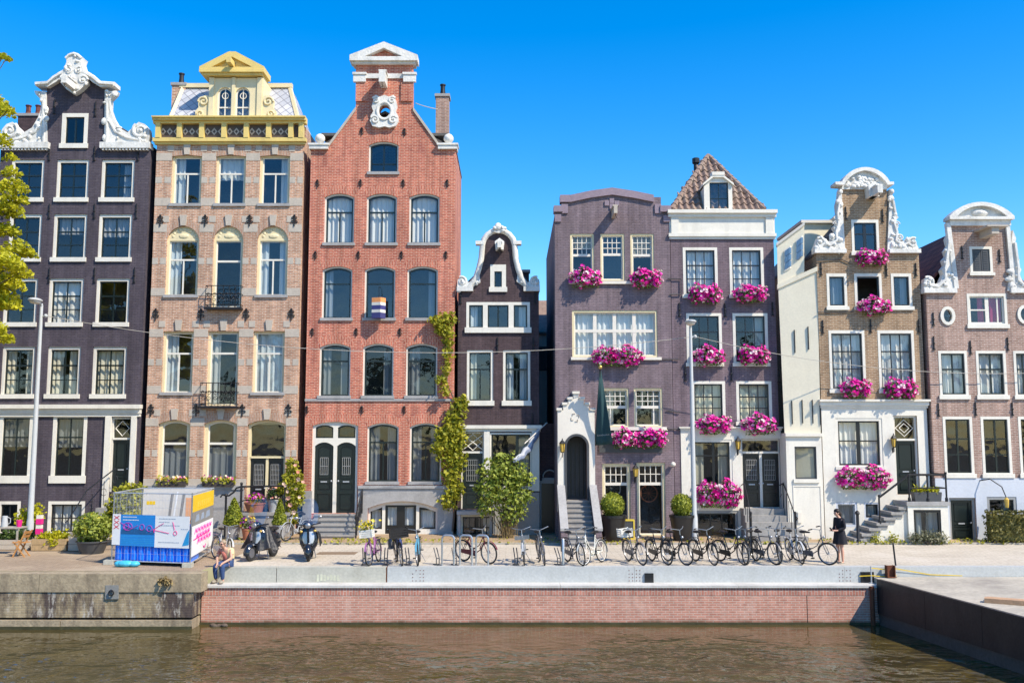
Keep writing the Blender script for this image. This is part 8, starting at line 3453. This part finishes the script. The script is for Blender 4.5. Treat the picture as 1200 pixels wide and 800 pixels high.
def ex_basket_rear(root, rn):
 crate(root, rn, M['wicker'], x=-.58, z=.765, w=.36, d=.36, hh=.26)


def ex_rack(root, rn):
 crate(root, rn, M['chrome'], x=.54, z=.80, w=.42, d=.30, hh=.10)


bikes = [
 # px, py, heading of the front wheel (degrees, 0 = right, -90 = towards the water), colour, label, extra, step
 (436, 663, -97, 'purple', 'lilac bicycle with yellow flowers in its front basket, seen end-on', ex_flowers, True),
 (466, 663, -75, 'black', 'black bicycle with a big dark front crate and panniers', ex_bags, True),
 (489, 663, -88, 'blue', 'light blue bicycle seen end-on next to the one with the dark crate', None, True),
 (558, 660.5, -40, 'maroon', 'maroon bicycle standing at an angle against the silver hoops', None, True),
 (615, 662.5, -91, 'silver', 'silver bicycle with a wire front carrier, seen end-on by the leafy shrub', ex_rack, False),
 (636, 662.5, -84, 'grey', 'grey bicycle with wide handlebar in front of the alley gate', None, False),
 (675, 662.5, -56, 'grey', 'grey bicycle in front of the porch steps, leaning next to a pale one', None, True),
 (697, 662.5, -125, 'white', 'cream bicycle with pale tyres at the foot of the porch steps', None, True),
 (747, 662, -62, 'grey', 'grey bicycle with white basket in front of the left box ball', ex_basket_rear, True),
 (776, 662, -72, 'black', 'black bicycle in front of the dark cycle shop door', None, True),
 (796, 662, -56, 'black', 'black bicycle before the box ball by the lamp post', None, True),
 (829, 662, -58, 'black', 'black bicycle just right of the tall lamp post', None, True),
 (861, 661.5, -50, 'black', 'black bicycle in front of the low basement window, front wheel turned right', None, True),
 (885, 661.5, -118, 'black', 'black bicycle left of the plum house steps, front wheel turned left', None, True),
 (902, 661.5, -60, 'grey', 'grey bicycle at the middle of the plum house steps', None, False),
 (920, 661, -108, 'black', 'black bicycle at the right end of the plum house steps', None, True),
 (939, 661, -88, 'silver', 'silver bicycle seen end-on before the white annex', None, True),
 (958, 661.5, -47, 'grey', 'grey bicycle beside the woman in black', None, True),
]
for i, (px, py, ang, colr, lab, ex, step) in enumerate(bikes):
 b = bicycle(lab, colr, step, ex, seed=60 + i, rim='wicker' if colr == 'white' else 'chrome')
 p = G(px, py)
 b.location = (p.x, p.y + .62 * abs(math.sin(math.radians(ang))) - .12, 0.004)
 ang = ang + (-12 if -70 < ang < -45 else 0) if px < 950 else ang - 6
 b.rotation_euler = (math.radians(R.uniform(4, 7)), 0, math.radians(ang))
# two more that lean away from the row
b = bicycle('silver white bicycle leaning on the pink graffiti banner', 'silver', True, None, seed=91)
p = G(254, 656.5)
b.location = (p.x + .05, p.y + .25, .004)
b.rotation_euler = (math.radians(-6), 0, math.radians(-52))
b = bicycle('silver bicycle leaning by the red house steps, half behind the right scooter', 'silver', False, None, seed=92)
p = G(344, 633, .055)
b.location = (p.x, p.y + .2, .06)
b.rotation_euler = (math.radians(-7), 0, math.radians(-115))

# hoops and wheel holders
M['hoop'] = surf('satin_steel', (0.52, 0.53, 0.53), .35, .08, bump=0, metal=.7)
for px, ang, lab in ((525, -20, 'silver cycle hoop standing empty, leftmost of three'), (546, -20, 'silver cycle hoop behind the rear wheel of the maroon bicycle'), (565, -20, 'silver cycle hoop in front of the maroon bicycle')):
 p = G(px, 662)
 root = thing('cycle_hoop', lab, 'bike rack', (p.x, p.y, 0), 'silver cycle hoops')
 w, hh = .20, .90
 pts = [(-w, 0, 0), (-w, 0, hh - .12)] + [(-w + .12 - .12 * math.cos(t * PI / 10), 0, hh - .12 + .12 * math.sin(t * PI / 10)) for t in range(1, 6)] + \
   [(w - .12 + .12 * math.sin(t * PI / 10), 0, hh - .12 + .12 * math.cos(t * PI / 10)) for t in range(0, 6)] + [(w, 0, 0)]
 mb = MB()
 mb.tube(pts, .030, 8)
 mb.v = [(v[0] + p.x, v[1] + p.y, v[2]) for v in mb.v]
 mb.build('hoop', M['hoop'], root, True)
 mb = MB()
 for x in (-w, w):
  mb.lathe([(.06, 0.002), (.06, .012)], (p.x + x, p.y, 0), 10)
 mb.build('foot_plate', M['hoop'], root)
 root.rotation_euler = (0, 0, math.radians(ang))
first = None
for px, lab in ((427, 'low dark wheel holder left of the lilac bicycle'), (452, 'low dark wheel holder between the lilac and the crate bicycle'), (478, 'low dark wheel holder left of the light blue bicycle'),
    (513, 'low grey wheel holder left of the empty hoop'), (533, 'low grey wheel holder right of the empty hoop'),
    (605, 'low dark wheel holder left of the silver end-on bicycle'), (655, 'low dark wheel holder left of the slim upright post')):
 p = G(px, 662)
 if first is None:
  root = thing('wheel_holder', lab, 'bike rack', (0, 0, 0), 'low wheel holders')
  mb = MB()
  for sx in (-.045, .045):
   mb.tube([(sx, 0, 0), (sx, 0, .22), (sx - .02, .25, .50)], .016, 6)
  mb.tube([(-.05, 0, .21), (.05, 0, .21)], .014, 6)
  mb.build('holder', M['grey_dark'], root)
  mb = MB()
  mb.box(-.09, .09, -.25, .25, .002, .02)
  mb.build('base_plate', M['grey_dark'], root)
  index_kids(root)
  first = root
 else:
  root = dup(first, label=lab)
 root.location = (p.x, p.y, 0)
 root.rotation_euler = (0, 0, math.radians(R.uniform(-6, 25)))
p = G(660, 662)
mb = MB()
mb.lathe([(.06, 0), (.06, .01), (.045, .015), (.045, .78), (.03, .80)], (p.x, p.y, 0), 10)
tag(mb.build('slim_bollard', M['hoop'], loc=(p.x, p.y, 0), smooth=True), 'slim grey upright post between bicycles in front of the porch', 'bollard')
p = P(1003, 618, 35.2)
mb = MB()
mb.lathe([(.09, .0), (.09, .1), (.06, .14), (.055, 1.0), (.09, 1.04), (.07, 1.12), (.02, 1.16)], (p.x, 35.0, .055), 12)
tag(mb.build('iron_post', M['iron'], loc=(p.x, 35.0, .055), smooth=True), 'black iron post at the foot of the ochre house stair', 'post')

# ================================================================ SCOOTERS
M['scooter'] = surf('dark_blue_black_lacquer', (0.012, 0.014, 0.020), .15, .1, bump=0, coat=.6)
M['silver_panel'] = surf('silver_panel', (0.50, 0.51, 0.52), .3, .08, bump=0, metal=.5)  # pale metal stands in for sky reflected on the dark shield
M['screen'] = glassmat('clear_windscreen', (.84, .86, .87), .10, 0.0)
M['vinyl'] = surf('black_vinyl_apron', (0.016, 0.016, 0.018), .45, .2, scale=4, bump=.5)


def scooter(label, apron, seed):
 root = thing('scooter', label, 'scooter', (0, 0, 0), 'scooters parked in front of the red house')
 for y in (-.62, .58):
  mb = MB()
  mb.tube([(0, y + .19 * math.cos(t * PI / 10), .24 + .19 * math.sin(t * PI / 10)) for t in range(20)], .055, 8, closed=True)
  w = mb.build('wheel', M['tyre'], root, True)
  mb = MB()
  mb.tube([(-.04, y, .24), (.04, y, .24)], .14, 16)
  mb.build('rim', FR['grey'], w)
 mb = MB()
 n = 12
 b = len(mb.v)
 for i in range(n + 1):
  a = math.radians(-10 + 200 * i / n)
  for j in range(7):
   q = -1 + 2 * j / 6
   r = .30 - .07 * q * q
   mb.v.append((.105 * q, -.62 - r * math.cos(a) * -1 * -1, .24 + r * math.sin(a)))
 for i in range(n):
  for j in range(6):
   k = b + i * 7 + j
   mb.face((k, k + 1, k + 8, k + 7))
 mb.build('front_fender', M['scooter'], root, True)
 # leg shield, bowed
 mb = MB()
 rows = [(.28, .13), (.36, .20), (.48, .25), (.62, .275), (.76, .27), (.88, .22), (.97, .12)]
 for yo in (0, .035):
  for z, w in rows:
   for j in range(9):
    q = -1 + 2 * j / 8
    mb.v.append((w * q, -.47 + (z - .28) * .16 + .10 * q * q + yo, z))
 m_ = len(rows) * 9
 for i in range(len(rows) - 1):
  for j in range(8):
   k = i * 9 + j
   mb.face((k, k + 1, k + 10, k + 9))
   mb.face((m_ + k, m_ + k + 9, m_ + k + 10, m_ + k + 1))
 for i in range(len(rows) - 1):
  for e in (0, 8):
   k = i * 9 + e
   mb.face((k, k + 9, m_ + k + 9, m_ + k))
 mb.build('leg_shield', M['scooter'], root, True)
 mb = MB()
 for z, w in ((.50, .13), (.60, .17), (.72, .17), (.84, .13)):
  for j in range(7):
   q = -1 + 2 * j / 6
   mb.v.append((w * q, -.483 + (z - .28) * .16 + .08 * q * q * .5, z))
 for i in range(3):
  for j in range(6):
   k = i * 7 + j
   mb.face((k, k + 1, k + 8, k + 7))
 mb.build('front_panel', M['silver_panel'], root, True)  # sky reflection modelled as a pale sheet over the shield
 mb = MB()
 mb.box(-.035, .035, -.50, -.43, .50, .92)
 mb.build('horn_cover', M['scooter'], root)
 mb = MB()
 mb.ball((0, -.36, 1.03), (.16, .15, .11), 14)
 mb.tube([(-.36, -.27, 1.06), (-.14, -.34, 1.04), (.14, -.34, 1.04), (.36, -.27, 1.06)], .022, 8)
 hd = mb.build('handlebar', M['scooter'], root, True)
 mb = MB()
 mb.ball((0, -.49, 1.02), (.085, .04, .085), 14)
 mb.build('headlight', M['chrome'], hd, True)
 for sx in (-1, 1):
  mb = MB()
  mb.tube([(sx * .26, -.30, 1.06), (sx * .33, -.34, 1.22)], .008, 5)
  mb.ball((sx * .35, -.34, 1.25), (.06, .018, .045), 10)
  mb.build('mirror', M['chrome'], hd, True)
  mb = MB()
  mb.ball((sx * .20, -.44, .86), (.045, .03, .035), 8)
  mb.build('indicator', M['lamp_glass'], root, True)
 mb = MB()
 for i in range(8):
  z = 1.06 + i * .105
  w = .26 + .05 * math.sin(PI * i / 7) - (.10 if i == 7 else .03 if i == 6 else 0)
  for j in range(9):
   q = -1 + 2 * j / 8
   mb.v.append((w * q, -.50 + i * .035 + .10 * q * q, z))
 for i in range(7):
  for j in range(8):
   k = i * 9 + j
   mb.face((k, k + 1, k + 10, k + 9))
 mb.build('windscreen', M['screen'], root, 'all', keep=True)
 mb = MB()
 mb.ball((0, .42, .56), (.235, .46, .25), 16)
 mb.box(-.17, .17, -.35, .25, .27, .35)
 mb.ball((0, .60, .42), (.22, .25, .20), 12)
 mb.build('body', M['scooter'], root, True)
 mb = MB()
 mb.ball((0, .22, .82), (.16, .30, .075), 14)
 mb.ball((0, .55, .85), (.15, .24, .07), 14)
 mb.build('seat', M['saddle'], root, True)
 mb = MB()
 mb.tube([(-.12, .05, .28), (-.17, .05, .02)], .014, 5)
 mb.tube([(.12, .05, .28), (.17, .05, .02)], .014, 5)
 mb.tube([(-.17, .05, .02), (.17, .05, .02)], .012, 5)
 mb.build('stand', M['chrome'], root)
 if apron:
  mb = MB()
  n = 22
  rows = [(.98, .28, .22), (.80, .36, .30), (.58, .44, .42), (.34, .56, .56)]
  for k, (z, rx, ry) in enumerate(rows):
   for i in range(n + 1):
    a = math.radians(-215 + 250 * i / n + 0)
    wv = 1 + .06 * k * math.sin(i * 2.1)
    mb.v.append((rx * math.cos(a) * wv, -.12 + ry * math.sin(a) * .9 * wv * (.75 if math.sin(a) < 0 else 1), z + (.05 * math.sin(i * 1.3) if k == 3 else 0)))
  for k in range(3):
   for i in range(n):
    q = k * (n + 1) + i
    mb.face((q, q + 1, q + n + 2, q + n + 1))
  ap_ = mb.build('apron', M['vinyl'], root, 'all', keep=True)
  ap_.scale = (1, 1, 1)
 else:
  mb = MB()
  for i in range(9):
   x = .27 + .03 * math.sin(i)
   mb.v += [(x, -.36 + i * .10, .85 - .02 * i), (x + .05, -.36 + i * .10, .38 + .03 * math.sin(i * 2))]
  for i in range(8):
   mb.face((2 * i, 2 * i + 1, 2 * i + 3, 2 * i + 2))
  mb.build('apron', M['vinyl'], root, 'all', keep=True)
 return root


s1 = scooter('black scooter with a wide black rain apron, left of the two', True, 1)
p = G(302, 657)
s1.location = (p.x, p.y + .55, 0.0)
s1.scale = s2scale = (1.07, 1.07, 1.07)
s1.rotation_euler = (0, 0, math.radians(-18))
s2 = scooter('dark scooter with silver front panel, before the red house steps', False, 2)
p = G(359, 657)
s2.location = (p.x, p.y + .55, 0.0)
s2.scale = s2scale
s2.rotation_euler = (0, math.radians(-3), math.radians(8))

# ================================================================ PEOPLE
M['skin'] = surf('skin', (0.56, 0.31, 0.22), .55, .06, bump=0)
M['hair_dark'] = surf('dark_brown_hair', (0.022, 0.014, 0.010), .5, .3, scale=20, bump=.3)
M['hair_grey'] = surf('sandy_grey_hair', (0.34, 0.25, 0.17), .6, .3, scale=20, bump=.3)
M['knit_black'] = surf('black_knit', (0.012, 0.012, 0.017), .9, .2, scale=10, bump=.2)
M['jeans'] = surf('blue_denim', (0.035, 0.065, 0.16), .85, .2, scale=6, bump=.2)
M['shirt'] = surf('cream_yellow_shirt', (0.66, 0.52, 0.28), .9, .1, bump=.1)
M['salmon'] = surf('salmon_shirt', (0.52, 0.17, 0.13), .9, .12, bump=.1)
M['shoe'] = surf('shoe_leather', (0.30, 0.26, 0.20), .6, .2)


def skinned(name, chains, mat, parent, xf, sub=2):
 """grow one continuous surface around connected joints: name -> (local position, radius, joint it hangs on)"""
 names = list(chains)
 me = bpy.data.meshes.new(name + '_cage')
 vs = [xf(chains[k][0]) for k in names]
 org = Vector(parent['_o'])
 vs = [v - org for v in vs]
 es = [(names.index(chains[k][2]), i) for i, k in enumerate(names) if chains[k][2]]
 me.from_pydata(vs, es, [])
 ob = bpy.data.objects.new(name + '_cage', me)
 COL.objects.link(ob)
 ob.modifiers.new('skin', 'SKIN')
 for i, k in enumerate(names):
  r = chains[k][1]
  r = r if isinstance(r, tuple) else (r, r)
  sv = me.skin_vertices[0].data[i]
  sv.radius = r
  sv.use_root = (i == 0)
 ss = ob.modifiers.new('smooth', 'SUBSURF')
 ss.levels = ss.render_levels = sub
 dg = bpy.context.evaluated_depsgraph_get()
 out = bpy.data.meshes.new_from_object(ob.evaluated_get(dg))
 out.name = name
 bpy.data.objects.remove(ob)
 bpy.data.meshes.remove(me)
 out.materials.clear()
 out.materials.append(mat)
 out.polygons.foreach_set('use_smooth', [True] * len(out.polygons))
 o = bpy.data.objects.new(name, out)
 COL.objects.link(o)
 o.parent = parent
 o['_o'] = tuple(org)
 return o


def hand(ch, wrist, side, pos, fwd, down):
 """palm, four unequal bent fingers and a thumb that leaves the side of the palm"""
 pos, fwd, down = Vector(pos), Vector(fwd).normalized(), Vector(down).normalized()
 lat = fwd.cross(down) * side
 ch[wrist + '_palm'] = (pos + fwd * .045, (.020, .030), wrist)
 ch[wrist + '_knuckles'] = (pos + fwd * .085, (.016, .032), wrist + '_palm')
 for i, (off, ln) in enumerate(((-.027, .030), (-.009, .034), (.009, .032), (.026, .025))):
  a = pos + fwd * .095 + lat * off
  k = f'{wrist}_f{i}'
  ch[k + 'a'] = (a, .0095, wrist + '_knuckles')
  ch[k + 'b'] = (a + fwd * ln + down * .010, .0085, k + 'a')
  ch[k + 'c'] = (a + fwd * ln * 1.4 + down * .034, .007, k + 'b')
 t = pos + fwd * .04 - lat * .035
 ch[wrist + '_t0'] = (t, .0105, wrist + '_palm')
 ch[wrist + '_t1'] = (t + fwd * .03 - lat * .012 + down * .012, .0095, wrist + '_t0')
 ch[wrist + '_t2'] = (t + fwd * .052 - lat * .006 + down * .022, .008, wrist + '_t1')


def person(label, base, yaw, J, hands):
 root = thing('person', label, 'person', base)
 c, s_ = math.cos(yaw), math.sin(yaw)

 def xf(p):
  p = Vector(p)
  return Vector((base[0] + p.x * c - p.y * s_, base[1] + p.x * s_ + p.y * c, base[2] + p.z))
 ch = dict(J)
 for w, side, pos, f, d in hands:
  hand(ch, w, side, pos, f, d)
 skinned('body', ch, M['skin'], root, xf)
 return root, xf


# --- woman in black, looking down at what she holds
g = G(985, 659.5)
W = {
 'pelvis': ((0, 0, .92), .115, None), 'spine': ((.0, 0, 1.10), (.10, .115), 'pelvis'), 'chest': ((.0, 0, 1.27), (.10, .13), 'spine'),
 'neck0': ((.01, 0, 1.39), .055, 'chest'), 'neck': ((.05, 0, 1.445), .045, 'neck0'), 'jaw': ((.105, 0, 1.485), (.060, .055), 'neck'), 'head': ((.10, 0, 1.555), (.086, .072), 'jaw'), 'top': ((.085, 0, 1.62), (.062, .056), 'head'),
 'nose': ((.185, 0, 1.505), .012, 'head'),
}
for sd, nm in ((1, 'l'), (-1, 'r')):
 W.update({
  nm + '_sh': ((0, .165 * sd, 1.35), .05, 'chest'), nm + '_el': ((-.02, .215 * sd, 1.09), .038, nm + '_sh'), nm + '_wr': ((.20, .09 * sd, 1.00), .026, nm + '_el'),
  nm + '_hip': ((0, .085 * sd, .84), .095, 'pelvis'), nm + '_knee': ((.015, .085 * sd, .48), .056, nm + '_hip'), nm + '_calf': ((-.015, .085 * sd, .33), .053, nm + '_knee'),
  nm + '_ank': ((-.02, .085 * sd, .085), .033, nm + '_calf'), nm + '_heel': ((-.035, .085 * sd, .035), .032, nm + '_ank'), nm + '_toe': ((.13, .095 * sd, .026), (.022, .036), nm + '_heel'),
 })
yaw = math.radians(205)
wr, xf = person('woman in black cardigan and skirt looking down at her hands beside the last bicycle', (g.x, g.y, 0.0), yaw, W,
    [('l_wr', 1, (.20, .09, 1.00), (1, -.35, .15), (-.2, 0, -1)), ('r_wr', -1, (.20, -.09, 1.00), (1, .35, .15), (-.2, 0, -1))])
T = {k: (W[k][0], (W[k][1] if isinstance(W[k][1], float) else W[k][1][0]) + .018, W[k][2]) for k in ('pelvis', 'spine', 'chest')}
T['pelvis'] = ((0, 0, .90), (.12, .15), None)
T['spine'] = ((0, 0, 1.10), (.115, .132), 'pelvis')
T['chest'] = ((0, 0, 1.28), (.128, .160), 'spine')
T['col'] = ((.0, 0, 1.385), .07, 'chest')
for nm, sd in (('l', 1), ('r', -1)):
 T[nm + '_sh'] = ((0, .165 * sd, 1.345), .064, 'chest')
 T[nm + '_el'] = ((-.02, .215 * sd, 1.09), .054, nm + '_sh')
 T[nm + '_wr'] = ((.17, .105 * sd, 1.01), .042, nm + '_el')
skinned('cardigan', T, M['knit_black'], wr, xf)
mb = MB()
rows = [(1.02, .135, .165), (.92, .15, .185), (.78, .165, .20), (.64, .185, .22), (.585, .19, .228)]
n = 22
for k, (z, rx, ry) in enumerate(rows):
 for i in range(n):
  a = 2 * PI * i / n
  q = 1 + .03 * k * math.sin(a * 6)
  v = xf((rx * math.cos(a) * q - .01, ry * math.sin(a) * q, z))
  mb.v.append(tuple(v))
for k in range(4):
 for i in range(n):
  mb.face((k * n + i, k * n + (i + 1) % n, (k + 1) * n + (i + 1) % n, (k + 1) * n + i))
mb.build('skirt', M['knit_black'], wr, 'all')


def eball(mb, c, r, tilt=0):
 mb.ball(tuple(c), r, 14, k=9)


mb = MB()
eball(mb, xf((.072, 0, 1.592)), (.098, .095, .082))
eball(mb, xf((.01, 0, 1.54)), (.072, .074, .085))
eball(mb, xf((-.055, 0, 1.52)), (.05, .05, .055))
eball(mb, xf((-.075, 0, 1.45)), (.03, .03, .08))
mb.build('hair', M['hair_dark'], wr, True)
mb = MB()
for sd in (-1, 1):
 mb.ball(tuple(xf((.178, .03 * sd, 1.54))), .010, 8)
mb.build('eyes', M['hair_dark'], wr, True)
mb = MB()
for sd in (-1, 1):
 mb.ball(tuple(xf((.08, .074 * sd, 1.53))), (.016, .012, .024), 8)
mb.build('ears', M['skin'], wr, True)
mb = MB()
mb.tube([tuple(xf((.160, -.02, 1.47))), tuple(xf((.166, 0, 1.472))), tuple(xf((.160, .02, 1.47)))], .006, 5)
mb.build('mouth', M['salmon'], wr)
mb = MB()
for sd in (-1, 1):
 a, b = xf((-.06, .085 * sd, .012)), xf((.17, .097 * sd, .012))
 d = (b - a).normalized()
 mb.obox((a + b) / 2, d * .125, Vector((-d.y, d.x, 0)) * .04, Vector((0, 0, .010)))
 c = xf((.09, .092 * sd, .045))
 mb.obox(c, d * .018, Vector((-d.y, d.x, 0)) * .043, Vector((0, 0, .018)))
mb.build('sandals', M['shoe'], wr)
# phone in her hands: a thing of its own
c = xf((.335, 0, 1.045))
mb = MB()
f = Vector((math.cos(yaw), math.sin(yaw), 0))
l = Vector((-f.y, f.x, 0))
mb.obox(c, f * .045 + Vector((0, 0, .055)), l * .036, Vector((0, 0, .004)) - f * .003)
tag(mb.build('phone', M['black'], loc=tuple(c)), 'small dark phone held by the woman in black', 'phone')

# --- man sitting on the quay edge
g = P(268, 660, 28.78)
Mn = {
 'pelvis': ((0, 0, .115), (.12, .15), None), 'spine': ((.06, 0, .30), (.115, .14), 'pelvis'), 'chest': ((.16, 0, .46), (.115, .155), 'spine'),
 'neck0': ((.22, 0, .56), .06, 'chest'), 'neck': ((.26, 0, .60), .052, 'neck0'), 'jaw': ((.32, 0, .635), (.068, .062), 'neck'), 'head': ((.32, 0, .705), (.095, .078), 'jaw'), 'top': ((.295, 0, .77), (.07, .062), 'head'),
 'nose': ((.425, 0, .675), .015, 'head'),
}
for sd, nm in ((1, 'l'), (-1, 'r')):
 Mn.update({
  nm + '_sh': ((.15, .19 * sd, .50), .06, 'chest'), nm + '_el': ((.22, .26 * sd, .27), .045, nm + '_sh'),
  nm + '_hip': ((.08, .095 * sd, .10), .095, 'pelvis'), nm + '_knee': ((.44, .13 * sd, .09), .068, nm + '_hip'), nm + '_calf': ((.44, .13 * sd, -.08), .062, nm + '_knee'),
  nm + '_ank': ((.40, .12 * sd, -.35), .04, nm + '_calf'), nm + '_heel': ((.38, .12 * sd, -.395), .036, nm + '_ank'), nm + '_toe': ((.58, .14 * sd, -.405), (.026, .042), nm + '_heel'),
 })
Mn['l_wr'] = ((.44, .16, .17), .031, 'l_el')
Mn['r_wr'] = ((.46, -.05, .14), .031, 'r_el')
yaw2 = math.radians(248)
mr, xf2 = person('man in cream shirt and jeans sitting on the quay edge next to the site fence', (g.x, g.y, 0.012), yaw2, Mn,
     [('l_wr', 1, (.44, .16, .17), (.8, -.3, -.5), (-.5, 0, -1)), ('r_wr', -1, (.46, -.05, .14), (.7, .2, -.7), (-.6, 0, -.7))])
T = {'pelvis': ((0, 0, .13), (.135, .165), None), 'spine': ((.06, 0, .30), (.135, .162), 'pelvis'), 'chest': ((.16, 0, .46), (.132, .172), 'spine'), 'col': ((.215, 0, .545), .078, 'chest')}
for nm, sd in (('l', 1), ('r', -1)):
 T[nm + '_sh'] = ((.15, .19 * sd, .50), .078, 'chest')
 T[nm + '_up'] = ((.195, .235 * sd, .36), .066, nm + '_sh')
skinned('t_shirt', {k: (v[0], v[1] if isinstance(v[1], tuple) else v[1] * .97, v[2]) for k, v in T.items() if k in ('pelvis', 'spine', 'chest', 'r_sh', 'r_up')}, M['salmon'], mr, xf2)
T2 = {k: ((v[0][0] - .03, v[0][1] + (.045 if 'l_' not in k else .004), v[0][2]), v[1], v[2]) for k, v in T.items() if 'r_' not in k}
skinned('shirt', T2, M['shirt'], mr, xf2)
T = {'pelvis': ((0, 0, .11), (.13, .155), None)}
for nm, sd in (('l', 1), ('r', -1)):
 T[nm + '_hip'] = ((.09, .095 * sd, .10), .105, 'pelvis')
 T[nm + '_knee'] = ((.445, .13 * sd, .085), .083, nm + '_hip')
 T[nm + '_calf'] = ((.44, .13 * sd, -.10), .075, nm + '_knee')
 T[nm + '_ank'] = ((.405, .12 * sd, -.34), .058, nm + '_calf')
skinned('jeans', T, M['jeans'], mr, xf2)
mb = MB()
for sd in (-1, 1):
 mb.ball(tuple(xf2((.49, .132 * sd, -.385))), (.075, .125, .048), 12)
mb.build('shoes', M['shoe'], mr, True)
mb = MB()
mb.ball(tuple(xf2((.275, 0, .745))), (.098, .098, .07), 14)
mb.ball(tuple(xf2((.235, 0, .70))), (.075, .08, .075), 12)
mb.build('hair', M['hair_grey'], mr, True)
mb = MB()
for sd in (-1, 1):
 mb.ball(tuple(xf2((.40, .035 * sd, .705))), (.028, .022, .022), 10)
mb.tube([tuple(xf2((.31, -.085, .705))), tuple(xf2((.39, -.05, .712))), tuple(xf2((.405, 0, .708))), tuple(xf2((.39, .05, .712))), tuple(xf2((.31, .085, .705)))], .006, 5)
mb.build('sunglasses', M['black'], mr, True)
mb = MB()
for sd in (-1, 1):
 mb.ball(tuple(xf2((.30, .085 * sd, .68))), (.018, .014, .028), 8)
mb.build('ears', M['skin'], mr, True)

# ================================================================ SKY, SUN, CAMERA
S = Vector((0.75, -0.56, 1.0)).normalized()
elev = math.asin(S.z)
az = math.atan2(S.x, S.y)
w = bpy.data.worlds.new('World')
SC.world = w
w.use_nodes = True
nt = w.node_tree
bg = nt.nodes['Background']
sky = nt.nodes.new('ShaderNodeTexSky')
sky.sky_type = 'NISHITA'
sky.sun_disc = False
sky.sun_elevation = elev
sky.sun_rotation = az
sky.altitude = 0
sky.air_density = SKY[0]
sky.dust_density = SKY[1]
sky.ozone_density = SKY[2]
hs = nt.nodes.new('ShaderNodeHueSaturation')
hs.inputs['Hue'].default_value = SKY[5]
hs.inputs['Saturation'].default_value = SKY[3]
hs.inputs['Value'].default_value = 1.12
nt.links.new(sky.outputs[0], hs.inputs['Color'])
nt.links.new(hs.outputs[0], bg.inputs[0])
bg.inputs[1].default_value = SKY[4]
sd_ = bpy.data.lights.new('sun', 'SUN')
sd_.energy = SUN
sd_.angle = math.radians(.5)
sd_.color = (1.0, .90, .74)
so = bpy.data.objects.new('sun', sd_)
COL.objects.link(so)
so.rotation_euler = (-S).to_track_quat('-Z', 'Y').to_euler()
so.location = S * 60

cam = bpy.data.cameras.new('camera')
cam.sensor_width = 36
cam.lens = 36 * FPX / 1200
cam.clip_end = 3000
co = bpy.data.objects.new('camera', cam)
COL.objects.link(co)
co.location = (0, 0, CH)
co.rotation_euler = (PI / 2 + TH, 0, 0)
SC.camera = co
vs_ = SC.view_settings
vs_.view_transform = 'Standard'
vs_.look = 'None'
vs_.exposure = EXPO
vs_.gamma = 1
vs_.use_curve_mapping = False
SC.render.film_transparent = False
SC.cycles.max_bounces = 8
SC.cycles.transparent_max_bounces = 12
for o in list(COL.objects):
 if '_o' in o:
  del o['_o']
